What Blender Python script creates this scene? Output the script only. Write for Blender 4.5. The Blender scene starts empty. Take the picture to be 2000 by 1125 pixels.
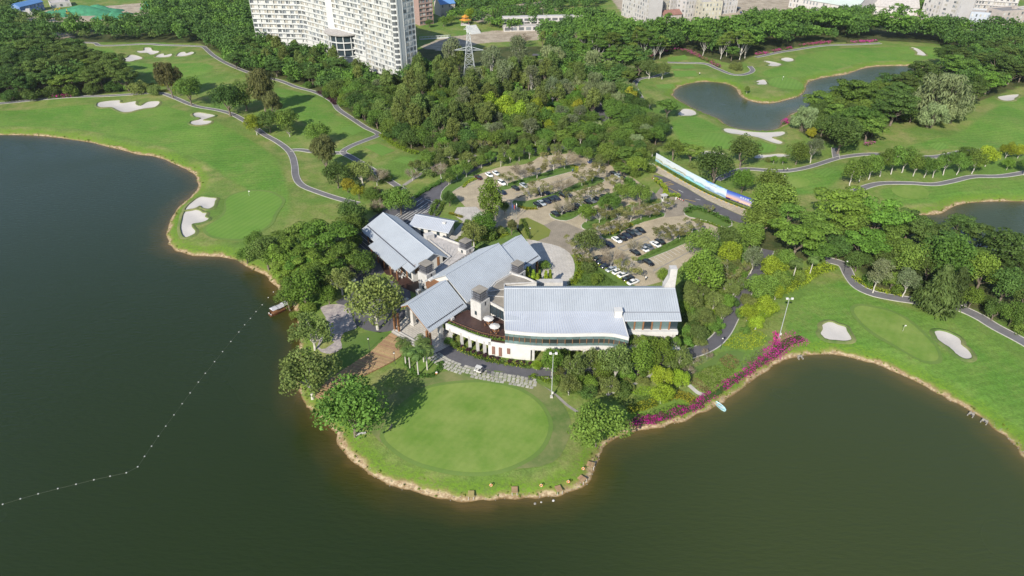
import bpy, bmesh, math, random
import numpy as np
from mathutils import Vector, Matrix, geometry as mgeo

# ------------------------------------------------------------------ camera, sky, sun, exposure
SC = bpy.context.scene
CAMH, PITCH, FPX = 120.0, math.radians(33.0), 1333.0
cam = bpy.data.cameras.new("camera")
cam.sensor_width = 36.0
cam.lens = 36.0 * FPX / 2000.0
cam.clip_start, cam.clip_end = 1.0, 12000.0
camo = bpy.data.objects.new("camera", cam)
SC.collection.objects.link(camo)
camo.location = (0, 0, CAMH)
camo.rotation_euler = (math.pi / 2 - PITCH, 0, 0)
SC.camera = camo

SUN_AZ, SUN_EL = math.radians(26.0), math.radians(34.0)     # shadows run away from the camera and to the right
world = bpy.data.worlds.new("World")
SC.world = world
world.use_nodes = True
wn, wl = world.node_tree.nodes, world.node_tree.links
wn.clear()
sky = wn.new("ShaderNodeTexSky")
sky.sky_type = 'NISHITA'
sky.sun_disc = False
sky.sun_elevation = SUN_EL
sky.sun_rotation = math.pi + SUN_AZ
sky.air_density, sky.dust_density, sky.ozone_density = 1.0, 0.5, 1.8
bg = wn.new("ShaderNodeBackground")
bg.inputs[1].default_value = 0.12
wo = wn.new("ShaderNodeOutputWorld")
wl.new(sky.outputs[0], bg.inputs[0]); wl.new(bg.outputs[0], wo.inputs[0])
sun = bpy.data.lights.new("sun", 'SUN')
sun.energy, sun.angle, sun.color = 5.0, math.radians(0.6), (1.0, 0.93, 0.80)
suno = bpy.data.objects.new("sun", sun)
SC.collection.objects.link(suno)
sd = Vector((math.sin(SUN_AZ) * math.cos(SUN_EL), math.cos(SUN_AZ) * math.cos(SUN_EL), -math.sin(SUN_EL)))
suno.rotation_euler = sd.to_track_quat('-Z', 'Y').to_euler()
suno.location = (-150, -150, 260)
vs = SC.view_settings
vs.view_transform, vs.look, vs.exposure, vs.gamma = 'Standard', 'None', 0.42, 1.0
SC.render.engine = 'CYCLES'
SC.cycles.use_denoising = True
SC.cycles.max_bounces = 5
SC.cycles.diffuse_bounces = 2
SC.cycles.glossy_bounces = 2
SC.cycles.transparent_max_bounces = 6
SC.cycles.caustics_reflective = SC.cycles.caustics_refractive = False

# ------------------------------------------------------------------ helpers
COL = SC.collection
RNG = np.random.default_rng(7)
random.seed(7)
ZG = 1.5                                     # level of the flat land above the lake
CP, SP = math.cos(PITCH), math.sin(PITCH)

def at(x, y, z=ZG):
    """the place on the level z that the photograph shows at (x, y)"""
    dx, u = x - 1000.0, 562.5 - y
    dy, dz = CP * FPX + SP * u, -SP * FPX + CP * u
    t = (z - CAMH) / dz
    return Vector((dx * t, dy * t, z))

def depth(p):
    return p[1] * CP + (CAMH - p[2]) * SP

def poly(pts, s=1.0, ox=0.0, oy=0.0, z=ZG):
    return [at(ox + a / s, oy + b / s, z) for a, b in pts]

def smooth_closed(pts, n=3):
    """Catmull-Rom through a closed list of Vectors"""
    out, m = [], len(pts)
    for i in range(m):
        p0, p1, p2, p3 = pts[i - 1], pts[i], pts[(i + 1) % m], pts[(i + 2) % m]
        for k in range(n):
            t = k / n
            out.append(0.5 * ((2 * p1) + (p2 - p0) * t + (2 * p0 - 5 * p1 + 4 * p2 - p3) * t * t + (3 * p1 - p0 - 3 * p2 + p3) * t ** 3))
    return out

def smooth_open(pts, n=4):
    out, m = [], len(pts)
    for i in range(m - 1):
        p0, p1, p2, p3 = pts[max(i - 1, 0)], pts[i], pts[i + 1], pts[min(i + 2, m - 1)]
        for k in range(n):
            t = k / n
            out.append(0.5 * ((2 * p1) + (p2 - p0) * t + (2 * p0 - 5 * p1 + 4 * p2 - p3) * t * t + (3 * p1 - p0 - 3 * p2 + p3) * t ** 3))
    out.append(pts[-1])
    return out

def sdf(P, poly_):
    """signed distance of points P (n,2) to a closed polygon, positive inside"""
    V = np.array([(p[0], p[1]) for p in poly_], dtype=np.float64)
    W = np.roll(V, -1, 0)
    d2 = np.full(len(P), 1e18)
    ins = np.zeros(len(P), bool)
    for a, b in zip(V, W):
        e = b - a
        q = P - a
        t = np.clip((q @ e) / max(e @ e, 1e-9), 0, 1)
        r = q - t[:, None] * e
        d2 = np.minimum(d2, (r * r).sum(1))
        c = (a[1] > P[:, 1]) != (b[1] > P[:, 1])
        with np.errstate(divide='ignore', invalid='ignore'):
            xs = (b[0] - a[0]) * (P[:, 1] - a[1]) / (b[1] - a[1] if b[1] != a[1] else 1e-9) + a[0]
        ins ^= c & (P[:, 0] < xs)
    d = np.sqrt(d2)
    return np.where(ins, d, -d)

def inside(p, poly_):
    r, n = False, len(poly_)
    for i in range(n):
        a, b = poly_[i], poly_[i - 1]
        if (a[1] > p[1]) != (b[1] > p[1]) and p[0] < (b[0] - a[0]) * (p[1] - a[1]) / (b[1] - a[1]) + a[0]:
            r = not r
    return r

def sstep(a, b, x):
    t = np.clip((x - a) / (b - a), 0, 1)
    return t * t * (3 - 2 * t)

def tag(o, label=None, cat=None, group=None, kind=None):
    if label: o["label"] = label
    if cat: o["category"] = cat
    if group: o["group"] = group
    if kind: o["kind"] = kind
    return o

def empty(name, loc=(0, 0, 0), rz=0.0):
    o = bpy.data.objects.new(name, None)
    o.empty_display_size = 0.5
    COL.objects.link(o)
    o.location, o.rotation_euler = loc, (0, 0, rz)
    return o

def put(name, me, parent=None, loc=None):
    o = bpy.data.objects.new(name, me)
    COL.objects.link(o)
    if parent: o.parent = parent
    if loc is not None: o.location = loc
    return o

def copy_tree(o, parent=None):
    c = o.copy()
    COL.objects.link(c)
    c.parent = parent
    for ch in o.children:
        copy_tree(ch, c)
    return c

def np_mesh(name, V, F, mats, midx=None, smooth=False):
    """mesh from numpy verts (n,3) and faces (m,k)"""
    me = bpy.data.meshes.new(name)
    V = np.asarray(V, np.float32); F = np.asarray(F, np.int32)
    k = F.shape[1]
    me.vertices.add(len(V)); me.vertices.foreach_set("co", V.ravel())
    me.loops.add(F.size); me.loops.foreach_set("vertex_index", F.ravel())
    me.polygons.add(len(F)); me.polygons.foreach_set("loop_start", np.arange(0, F.size, k, dtype=np.int32))
    for m in (mats if isinstance(mats, (list, tuple)) else [mats]): me.materials.append(m)
    if midx is not None: me.polygons.foreach_set("material_index", np.asarray(midx, np.int32))
    if smooth: me.polygons.foreach_set("use_smooth", np.ones(len(F), bool))
    me.update(calc_edges=True)
    return me

def wmat(o):
    m = o.matrix_parent_inverse @ Matrix.LocRotScale(o.location, o.rotation_euler, o.scale)
    return wmat(o.parent) @ m if o.parent else Matrix.LocRotScale(o.location, o.rotation_euler, o.scale)

class MB:
    """collects simple solids; build() links them as one mesh object"""
    def __init__(s): s.v, s.f, s.m = [], [], []
    def add(s, vs_, fs, mi=0):
        b = len(s.v)
        s.v += [tuple(p) for p in vs_]
        s.f += [tuple(b + i for i in f) for f in fs]
        s.m += [mi] * len(fs)
        return s
    def box(s, c, size, rz=0.0, mi=0, M=None):
        x, y, z = size[0] / 2, size[1] / 2, size[2] / 2
        ca, sa = math.cos(rz), math.sin(rz)
        P = [(i * x, j * y, k * z) for k in (-1, 1) for j in (-1, 1) for i in (-1, 1)]
        if M is not None: P = [M @ Vector(p) for p in P]
        else: P = [(c[0] + p[0] * ca - p[1] * sa, c[1] + p[0] * sa + p[1] * ca, c[2] + p[2]) for p in P]
        return s.add(P, [(0, 2, 3, 1), (4, 5, 7, 6), (0, 1, 5, 4), (2, 6, 7, 3), (0, 4, 6, 2), (1, 3, 7, 5)], mi)
    def prism(s, pl, z0, z1, mi=0):
        n = len(pl)
        a = sum(pl[i][0] * pl[(i + 1) % n][1] - pl[(i + 1) % n][0] * pl[i][1] for i in range(n))
        if a < 0: pl = pl[::-1]
        P = [(p[0], p[1], z0) for p in pl] + [(p[0], p[1], z1) for p in pl]
        return s.add(P, [tuple(range(n))[::-1], tuple(range(n, 2 * n))] + [(i, (i + 1) % n, n + (i + 1) % n, n + i) for i in range(n)], mi)
    def hexa(s, P, mi=0):
        """8 corners: bottom ring 0-3, top ring 4-7"""
        return s.add(P, [(3, 2, 1, 0), (4, 5, 6, 7), (0, 1, 5, 4), (1, 2, 6, 5), (2, 3, 7, 6), (3, 0, 4, 7)], mi)
    def slab(s, q, t, mi=0):
        """quad q (4 points, counter-clockwise from above) given thickness t downwards"""
        low = [(p[0], p[1], p[2] - t) for p in q]
        return s.hexa(low + [tuple(p) for p in q], mi)
    def tube(s, p0, p1, r0, r1=None, n=8, mi=0, caps=True):
        r1 = r0 if r1 is None else r1
        p0, p1 = Vector(p0), Vector(p1)
        d = (p1 - p0).normalized()
        a = d.orthogonal().normalized(); b = d.cross(a)
        P = []
        for p, r in ((p0, r0), (p1, r1)):
            for i in range(n):
                t = 2 * math.pi * i / n
                P.append(p + (a * math.cos(t) + b * math.sin(t)) * r)
        F = [(i, (i + 1) % n, n + (i + 1) % n, n + i) for i in range(n)]
        if caps: F += [tuple(range(n))[::-1], tuple(range(n, 2 * n))]
        return s.add(P, F, mi)
    def cone_roof(s, c, r, z0, z1, n=8, mi=0):
        P = [(c[0] + r * math.cos(2 * math.pi * i / n), c[1] + r * math.sin(2 * math.pi * i / n), z0) for i in range(n)] + [(c[0], c[1], z1)]
        return s.add(P, [(i, (i + 1) % n, n) for i in range(n)] + [tuple(range(n))[::-1]], mi)
    def strip(s, rows, mi=0):
        """quads between consecutive rows of points"""
        n = len(rows[0]); P = [p for r in rows for p in r]
        return s.add(P, [(k * n + i, k * n + i + 1, (k + 1) * n + i + 1, (k + 1) * n + i) for k in range(len(rows) - 1) for i in range(n - 1)], mi)
    def mesh(s, name, mats, smooth=False):
        me = bpy.data.meshes.new(name)
        me.from_pydata(s.v, [], s.f)
        for m in (mats if isinstance(mats, (list, tuple)) else [mats]): me.materials.append(m)
        if any(s.m): me.polygons.foreach_set("material_index", s.m)
        if smooth: me.polygons.foreach_set("use_smooth", [True] * len(s.f))
        me.update()
        return me
    def build(s, name, mats, parent=None, smooth=False, local=False):
        o = put(name, s.mesh(name, mats, smooth), parent)
        if parent and not local:
            o.matrix_parent_inverse = wmat(parent).inverted()
        return o

# ------------------------------------------------------------------ materials
def mat(name, col, rough=0.75, var=0.0, scale=1.0, metal=0.0, spec=0.3, bump=0.0, col2=None, coord='Object', bscale=None, trans=0.0, obvar=0.0, islvar=0.0, emit=None):
    m = bpy.data.materials.new(name)
    m.use_nodes = True
    N, L = m.node_tree.nodes, m.node_tree.links
    b = N["Principled BSDF"]
    b.inputs["Roughness"].default_value = rough
    b.inputs["Metallic"].default_value = metal
    b.inputs["Specular IOR Level"].default_value = spec
    b.inputs["Base Color"].default_value = (*col, 1)
    out = None
    if var > 0 or col2:
        tc = N.new("ShaderNodeTexCoord") if coord == 'Object' else N.new("ShaderNodeNewGeometry")
        src = tc.outputs["Object"] if coord == 'Object' else tc.outputs["Position"]
        nz = N.new("ShaderNodeTexNoise")
        nz.inputs["Scale"].default_value = scale
        nz.inputs["Detail"].default_value = 4
        nz.inputs["Roughness"].default_value = 0.65
        L.new(src, nz.inputs["Vector"])
        mr = N.new("ShaderNodeMapRange")
        mr.inputs[1].default_value, mr.inputs[2].default_value = 0.3, 0.7
        L.new(nz.outputs["Fac"], mr.inputs[0])
        mx = N.new("ShaderNodeMix"); mx.data_type = 'RGBA'
        c2 = col2 or tuple(c * (1 - var) for c in col)
        mx.inputs["A"].default_value = (*col, 1)
        mx.inputs["B"].default_value = (*c2, 1)
        L.new(mr.outputs[0], mx.inputs["Factor"])
        out = mx.outputs["Result"]
        if bump > 0:
            nb = N.new("ShaderNodeTexNoise"); nb.inputs["Scale"].default_value = bscale or scale * 4
            nb.inputs["Detail"].default_value = 3
            L.new(src, nb.inputs["Vector"])
            bp = N.new("ShaderNodeBump"); bp.inputs["Strength"].default_value = bump; bp.inputs["Distance"].default_value = 0.1
            L.new(nb.outputs["Fac"], bp.inputs["Height"]); L.new(bp.outputs[0], b.inputs["Normal"])
    if obvar > 0 or islvar > 0:
        h = N.new("ShaderNodeHueSaturation")
        if out: L.new(out, h.inputs["Color"])
        else: h.inputs["Color"].default_value = (*col, 1)
        val = None
        if obvar > 0:
            oi = N.new("ShaderNodeObjectInfo")
            a = N.new("ShaderNodeMapRange"); a.inputs[3].default_value, a.inputs[4].default_value = 1 - obvar, 1 + obvar
            L.new(oi.outputs["Random"], a.inputs[0]); val = a.outputs[0]
            hh = N.new("ShaderNodeMath"); hh.operation = 'MULTIPLY_ADD'
            fr = N.new("ShaderNodeMath"); fr.operation = 'FRACT'
            m7 = N.new("ShaderNodeMath"); m7.operation = 'MULTIPLY'; m7.inputs[1].default_value = 17.3
            L.new(oi.outputs["Random"], m7.inputs[0]); L.new(m7.outputs[0], fr.inputs[0])
            hh.inputs[1].default_value, hh.inputs[2].default_value = 0.040, 0.477
            L.new(fr.outputs[0], hh.inputs[0]); L.new(hh.outputs[0], h.inputs["Hue"])
        if islvar > 0:
            at_ = N.new("ShaderNodeAttribute"); at_.attribute_name = "leafvar"
            c = N.new("ShaderNodeMapRange"); c.inputs[3].default_value, c.inputs[4].default_value = 1 - islvar, 1 + islvar
            L.new(at_.outputs["Fac"], c.inputs[0])
            if val is not None:
                mu = N.new("ShaderNodeMath"); mu.operation = 'MULTIPLY'
                L.new(val, mu.inputs[0]); L.new(c.outputs[0], mu.inputs[1]); val = mu.outputs[0]
            else: val = c.outputs[0]
        L.new(val, h.inputs["Value"])
        out = h.outputs[0]
    if out: L.new(out, b.inputs["Base Color"])
    if emit:
        b.inputs["Emission Color"].default_value = (*col, 1); b.inputs["Emission Strength"].default_value = emit
    if trans > 0:
        tr = N.new("ShaderNodeBsdfTranslucent")
        if out: L.new(out, tr.inputs[0])
        else: tr.inputs[0].default_value = (*col, 1)
        ms = N.new("ShaderNodeMixShader"); ms.inputs[0].default_value = trans
        L.new(b.outputs[0], ms.inputs[1]); L.new(tr.outputs[0], ms.inputs[2])
        L.new(ms.outputs[0], N["Material Output"].inputs[0])
    return m

M = {}
M['asphalt'] = mat('asphalt', (0.115, 0.112, 0.125), 0.9, 0.25, 0.35, coord='W', bump=0.3, bscale=6)
M['path'] = mat('cart_path_asphalt', (0.17, 0.165, 0.175), 0.9, 0.25, 0.3, coord='W', bump=0.2, bscale=5)
M['kerb'] = mat('kerb_concrete', (0.50, 0.48, 0.44), 0.85, 0.3, 0.6, coord='W')
M['kerbg'] = mat('grey_paving_border', (0.30, 0.28, 0.25), 0.85, 0.25, 0.8, coord='W')
M['sand'] = mat('bunker_sand', (0.52, 0.49, 0.46), 0.95, 0.10, 0.12, coord='W', bump=0.3, bscale=2.5)
M['white'] = mat('white_render', (0.60, 0.59, 0.575), 0.7, 0.14, 0.5, coord='W')
M['stonewhite'] = mat('pale_stone', (0.53, 0.515, 0.50), 0.75, 0.22, 0.9, coord='W')
M['roof'] = mat('blue_grey_metal_roof', (0.50, 0.535, 0.575), 0.48, 0.15, 0.16, metal=0.25, spec=0.5, coord='W')
M['seam'] = mat('metal_roof_seam', (0.34, 0.38, 0.44), 0.45, metal=0.25, spec=0.5)
M['roofw'] = mat('pale_metal_roof', (0.50, 0.53, 0.58), 0.48, 0.14, 0.16, metal=0.2, spec=0.5, coord='W')
M['flat'] = mat('weathered_flat_roof', (0.32, 0.29, 0.25), 0.9, 0.45, 0.35, coord='W')
M['flatw'] = mat('pale_flat_roof', (0.50, 0.47, 0.45), 0.9, 0.3, 0.7, coord='W')
M['wood'] = mat('warm_wood', (0.26, 0.13, 0.065), 0.7, 0.3, 1.2)
M['deck'] = mat('sunbleached_deck_board', (0.39, 0.265, 0.145), 0.8, 0.25, 0.6, coord='W', obvar=0.16)
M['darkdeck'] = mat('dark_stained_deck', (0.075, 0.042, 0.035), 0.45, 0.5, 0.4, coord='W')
M['glass'] = mat('dark_window_glass', (0.03, 0.045, 0.055), 0.12, spec=0.7)
M['glassg'] = mat('green_tinted_glass', (0.14, 0.205, 0.205), 0.12, 0.25, 0.25, spec=0.7, coord='W', obvar=0.18)
M['frame'] = mat('dark_metal_frame', (0.05, 0.05, 0.06), 0.5)
M['lattice'] = mat('grey_lattice', (0.16, 0.165, 0.19), 0.55, spec=0.4)
M['black'] = mat('black_rubber', (0.015, 0.015, 0.016), 0.8)
M['steel'] = mat('galvanised_steel', (0.55, 0.58, 0.60), 0.45, metal=0.4)
M['cream'] = mat('cream_wall', (0.58, 0.52, 0.42), 0.8, 0.15, 0.6, coord='W')
M['brickred'] = mat('red_brown_brick', (0.24, 0.13, 0.10), 0.85, 0.3, 3.0)
M['bark'] = mat('grey_brown_bark', (0.20, 0.165, 0.13), 0.9, 0.35, 2.0)
M['barkw'] = mat('pale_painted_bark', (0.55, 0.52, 0.47), 0.85, 0.35, 1.5)
M['twig'] = mat('brown_grey_twigs', (0.25, 0.215, 0.14), 0.9, 0.3, 1.0, obvar=0.12)
def leaf(name, c, c2=None, tr=0.33, iv=0.34):
    M[name] = mat(name, c, 0.65, col2=c2 or tuple(k * 0.72 for k in c), scale=0.35, spec=0.18, trans=tr, obvar=0.26, islvar=iv)
leaf('leaf_dark', (0.105, 0.178, 0.040), (0.074, 0.130, 0.031))
leaf('leaf_mid', (0.150, 0.245, 0.042), (0.108, 0.188, 0.035))
leaf('leaf_fresh', (0.1658, 0.2805, 0.0405), (0.1231, 0.2193, 0.0334))
leaf('leaf_lime', (0.275, 0.375, 0.032), (0.205, 0.300, 0.028))
leaf('leaf_casuarina', (0.1445, 0.1479, 0.0484), (0.1049, 0.1142, 0.0396))
leaf('leaf_yellow', (0.3852, 0.3774, 0.0352), (0.2996, 0.3060, 0.0299))
leaf('leaf_olive', (0.185, 0.240, 0.066), (0.140, 0.190, 0.052))
leaf('leaf_semi', (0.2301, 0.2346, 0.0792), (0.1766, 0.1836, 0.0634))
leaf('leaf_tall', (0.160, 0.220, 0.055), (0.118, 0.170, 0.044))
leaf('leaf_grey', (0.200, 0.240, 0.120), (0.150, 0.190, 0.092))
leaf('leaf_pale', (0.270, 0.335, 0.150), (0.195, 0.255, 0.110))
leaf('leaf_brown', (0.2240, 0.1661, 0.0655), (0.1523, 0.1344, 0.0546))
leaf('leaf_pine', (0.100, 0.155, 0.042), (0.072, 0.118, 0.034))
leaf('leaf_hedge', (0.0985, 0.1819, 0.0273), (0.0717, 0.1344, 0.0246), 0.15)
leaf('flower_magenta', (0.64, 0.035, 0.37), (0.46, 0.025, 0.26), 0.35, 0.35)
leaf('leaf_shore', (0.1605, 0.1887, 0.0308), (0.1177, 0.1530, 0.0246), .2, .5)
leaf('leaf_purple', (0.0648, 0.0280, 0.0380), (0.0432, 0.0200, 0.0280), 0.15)
leaf('palm_leaf', (0.1343, 0.2135, 0.0546), (0.0985, 0.1581, 0.0409), 0.2, 0.4)
# ------------------------------------------------------------------ water and terrain
Z5 = dict(s=2.5, ox=1200, oy=0)
lake_px = [(0,264),(60,265),(120,270),(180,280),(230,292),(270,302),(310,308),(345,322),(370,335),(384,348),(386,365),(372,385),(355,398),(340,415),(328,440),(325,465),(333,482),(352,495),(390,501),(430,503),(462,510),(480,521),(500,530),(520,542),(540,562),(556,580),(572,600),(578,622),(582,650),(584,680),(577,710),(574,745),(590,782),(604,800),(632,820),(652,850),(664,878),(690,905),(722,927),(760,948),(800,960),(850,973),(920,979),(980,975),(1050,974),(1092,970),(1132,957),(1156,935),(1166,908),(1176,880),(1196,862),(1222,848),(1260,840),(1300,833),(1340,822),(1380,803),(1412,786),(1442,766),(1472,742),(1502,722),(1532,705),(1562,697),(1600,693),(1640,696),(1690,706),(1740,725),(1790,748),(1840,775),(1882,797),(1926,826),(1962,852),(1986,876),(2006,900),(2060,960)]
LAKE = smooth_open([at(x, y, 0) for x, y in lake_px], 3)
for i in range(2, len(LAKE) - 1):      # an eroded, uneven waterline
    t_ = (LAKE[i + 1] - LAKE[i - 1]).normalized()
    LAKE[i] = LAKE[i] + Vector((-t_.y, t_.x, 0)) * float(RNG.normal() * .28)
LAKE += [Vector((130, 60, 0)), Vector((150, -40, 0)), Vector((120, -160, 0)), Vector((-200, -220, 0)), Vector((-520, -60, 0)), Vector((-640, 200, 0)), Vector((-480, 300, 0)), Vector((-360, 318, 0))]
pond2 = [(288,465),(322,422),(400,403),(460,400),(540,408),(590,430),(605,460),(640,485),(700,502),(770,505),(840,490),(905,470),(935,440),(950,400),(1050,375),(1130,365),(1200,340),(1280,325),(1430,322),(1500,330),(1520,360),(1480,410),(1350,450),(1150,480),(1000,510),(900,540),(840,570),(820,610),(770,635),(690,638),(600,628),(540,605),(510,580),(420,545),(350,510)]
POND2 = smooth_closed(poly(pond2, z=0, **Z5), 2)
pond3 = [(1790,424),(1836,419),(1856,408),(1880,399),(1920,395),(2000,394),(2200,398),(2300,470),(2000,492),(1900,478),(1840,455)]
POND3 = smooth_closed([at(x, y, 0) for x, y in pond3], 3)
WATERS = [LAKE, POND2, POND3]

def shore_d(P):
    """distance to the nearest water, positive on land"""
    d = np.full(len(P), 1e9)
    for w in WATERS:
        d = np.minimum(d, -sdf(P, w))
    return d

def base_z(P, d):
    z = np.where(d < 0, np.maximum(d * 0.45, -2.6), 0.0)
    z = z + np.where(d > 0, 0.75 * sstep(0, 2.6, d) + (ZG - 0.75) * sstep(1.8, 8, d), 0)
    x, y = P[:, 0], P[:, 1]
    roll = 0.55 * np.sin(x * 0.071 + 0.9) * np.sin(y * 0.063 + 0.4) + 0.45 * np.sin(x * 0.031 - y * 0.044 + 2.0) + 0.30 * np.sin(x * 0.11 + y * 0.093)
    flat = np.maximum.reduce([1 - sstep(0, 45, np.maximum(np.abs(x - 12) - 75, np.abs(y - 205) - 55)), sstep(470, 520, y)])
    return z + roll * sstep(7, 35, d) * (1 - flat)

BUNK = []     # sand bunker outlines
for s, ox, oy, L_ in ((1/0.28, 0, 0, [
    [(843,405),(880,395),(905,375),(945,375),(985,390),(985,405),(945,415),(915,427),(870,424)],
    [(950,350),(1000,345),(1005,330),(1050,330),(1062,345),(1105,350),(1100,362),(1050,372),(1020,360),(975,362)],
    [(1080,385),(1110,370),(1140,368),(1145,380),(1190,373),(1200,380),(1185,395),(1130,398),(1090,392)],
    [(1232,390),(1255,368),(1290,366),(1300,378),(1330,368),(1355,372),(1345,388),(1290,400),(1240,398)],
    [(675,735),(700,712),(830,698),(835,715),(860,718),(945,705),(945,725),(980,735),(1030,710),(1105,706),(1110,722),(1080,745),(1000,755),(920,775),(860,782),(810,765),(780,750),(700,752)],
    [(1345,800),(1375,787),(1420,792),(1505,812),(1460,835),(1420,852),(1475,855),(1470,872),(1430,885),(1370,888),(1330,875),(1340,858),(1390,845),(1400,832),(1365,825)]]),
    (5, 300, 350, [
    [(305,285),(360,225),(410,190),(460,170),(540,180),(615,190),(600,225),(590,265),(540,295),(480,285),(455,265),(400,290),(330,297)],
    [(300,315),(390,300),(450,308),(480,330),(520,335),(505,370),(540,385),(520,410),(450,430),(385,440),(375,465),(410,510),(390,545),(320,567),(285,550),(262,480),(270,420)]]),
    (2.5, 1200, 0, [
    [(727,297),(760,295),(810,308),(812,318),(785,328),(745,322),(760,312)],
    [(812,285),(840,278),(872,285),(872,297),(840,299)],
    [(690,400),(710,390),(735,390),(745,412),(715,416),(690,412),(705,405)],
    [(1445,235),(1480,240),(1520,262),(1515,270),(1475,265),(1480,255)],
    [(1870,475),(1900,465),(1972,458),(1970,470),(1955,480),(1950,490),(1900,493)],
    [(320,545),(340,532),(385,535),(400,552),(390,565),(330,568),(310,560)],
    [(533,630),(590,628),(650,640),(740,645),(820,642),(832,655),(800,668),(770,672),(820,690),(810,700),(770,695),(700,672),(620,660),(550,650)],
    [(395,745),(430,735),(500,740),(540,752),(520,765),(450,760),(400,768)],
    [(680,755),(740,755),(800,748),(850,752),(840,765),(760,768),(690,775)]]),
    (4.536, 1560, 500, [
    [(190,685),(210,650),(205,615),(250,588),(300,588),(350,610),(415,630),(430,665),(470,735),(430,752),(330,745),(250,735),(205,710)],
    [(1205,665),(1250,655),(1330,675),(1410,715),(1440,750),(1445,785),(1500,830),(1533,880),(1525,912),(1470,915),(1400,880),(1360,840),(1310,800),(1240,750),(1210,700)]])):
    for L1 in L_: BUNK.append(smooth_closed(poly(L1, s, ox, oy), 3))

FAIR = [smooth_closed([at(x, y) for x, y in L1], 2) for L1 in (
    [(-300,232),(0,216),(150,205),(330,208),(440,248),(500,278),(540,310),(556,350),(565,385),(555,430),(480,368),(440,345),(400,318),(340,292),(250,270),(150,252),(0,246),(-300,246)],
    [(130,98),(215,95),(235,115),(300,125),(400,125),(415,140),(350,150),(250,140),(170,118)],
    [(540,170),(600,185),(640,205),(655,225),(715,255),(660,262),(580,235),(545,200)],
    [(1560,108),(1640,96),(1760,92),(1860,95),(1840,112),(1750,118),(1680,122),(1620,140),(1560,150),(1500,150),(1490,140),(1540,125)],
    [(1310,240),(1350,225),(1400,245),(1430,265),(1420,285),(1340,285),(1320,265)],
    [(1760,290),(1850,268),(1910,235),(1960,200),(2050,182),(2300,176),(2300,270),(2000,285),(1900,293)],
    [(1480,345),(1560,338),(1640,325),(1700,315),(1650,345),(1600,378),(1500,376)],
    [(1720,372),(1800,362),(1900,352),(2000,352),(2200,350),(2200,380),(2000,380),(1880,384),(1820,396),(1740,395)],
    [(1540,600),(1640,545),(1700,578),(1850,622),(2000,702),(2200,870),(2040,880),(1850,760),(1700,696),(1560,676)])]
WOODF = [[at(x, y) for x, y in L1] for L1 in (
    [(460,138),(555,152),(620,176),(660,205),(745,258),(800,290),(870,300),(1000,283),(1130,285),(1230,295),(1300,285),(1300,262),(1250,225),(1235,170),(1262,140),(1200,100),(1050,90),(830,95),(640,95),(420,88)],
    [(-260,203),(0,197),(120,189),(255,178),(225,158),(160,125),(100,95),(-260,95)],
    [(-260,80),(390,84),(470,128),(520,100),(505,60),(500,10),(300,10),(290,45),(150,50),(-260,40)],
    [(1150,160),(1262,122),(1310,105),(1380,112),(1440,128),(1475,105),(1600,84),(1720,80),(1820,85),(2000,100),(2200,110),(2200,50),(1150,40)],
    [(1560,260),(1640,285),(1700,270),(1740,240),(1800,235),(1850,225),(1900,200),(1990,170),(2200,160),(2200,105),(1880,108),(1810,140),(1700,190),(1600,218)],
    [(1480,505),(1540,515),(1620,500),(1665,515),(1690,550),(1760,570),(1880,592),(1920,612),(1990,652),(2150,700),(2150,520),(1900,485),(1830,458),(1760,430),(1620,430),(1460,440)])]
DIRT = [[at(x, y) for x, y in L1] for L1 in (
    [(40,38),(60,22),(130,18),(300,4),(330,8),(290,28),(180,42),(90,44)],
    [(900,22),(1060,2),(1090,20),(1040,42),(930,44)],
    [(820,92),(860,75),(960,60),(1180,52),(1160,72),(940,84),(860,100)],
    [(1190,-10),(1900,-10),(2100,40),(2000,56),(1600,40),(1440,50),(1230,48)],
    [(30,66),(60,60),(130,64),(150,74),(60,76)])]

def spaced(stops):
    """coordinates with the spacing given between stops: [(x0, step), (x1, step) ... (xn, None)]"""
    out = []
    for (a, st), (b, _) in zip(stops[:-1], stops[1:]):
        n = max(1, int(round((b - a) / st)))
        out += list(np.linspace(a, b, n, endpoint=False))
    return np.array(out + [stops[-1][0]])

GX = spaced([(-5000, 600), (-700, 12), (-560, 3.0), (-330, 1.9), (-150, 1.15), (150, 1.9), (330, 3.0), (560, 12), (700, 600), (5000, None)])
GY = spaced([(-1500, 260), (-200, 20), (60, 2.2), (85, 1.0), (235, 1.5), (360, 2.4), (560, 4.0), (800, 30), (1000, 600), (7000, None)])
XX, YY = np.meshgrid(GX, GY)
GP = np.stack([XX.ravel(), YY.ravel()], 1)
SHD = shore_d(GP)
GZ = base_z(GP, SHD)
def union_sdf(P, polys, lim=12.0):
    d = np.full(len(P), -lim)
    for pl in polys:
        xs = [p[0] for p in pl]; ys = [p[1] for p in pl]
        k = (P[:, 0] > min(xs) - lim) & (P[:, 0] < max(xs) + lim) & (P[:, 1] > min(ys) - lim) & (P[:, 1] < max(ys) + lim)
        if k.any(): d[k] = np.maximum(d[k], sdf(P[k], pl))
    return d
BD = union_sdf(GP, BUNK, 4.0)
GZ = GZ - 0.55 * sstep(0.0, 2.2, BD)
FD, WD, DD = union_sdf(GP, FAIR), union_sdf(GP, WOODF), union_sdf(GP, DIRT)

def ground_z(x, y):
    P = np.array([[x, y]])
    return float(base_z(P, shore_d(P))[0])

nx, ny = len(GX), len(GY)
idx = np.arange(nx * ny).reshape(ny, nx)
quads = np.stack([idx[:-1, :-1].ravel(), idx[:-1, 1:].ravel(), idx[1:, 1:].ravel(), idx[1:, :-1].ravel()], 1)

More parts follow.
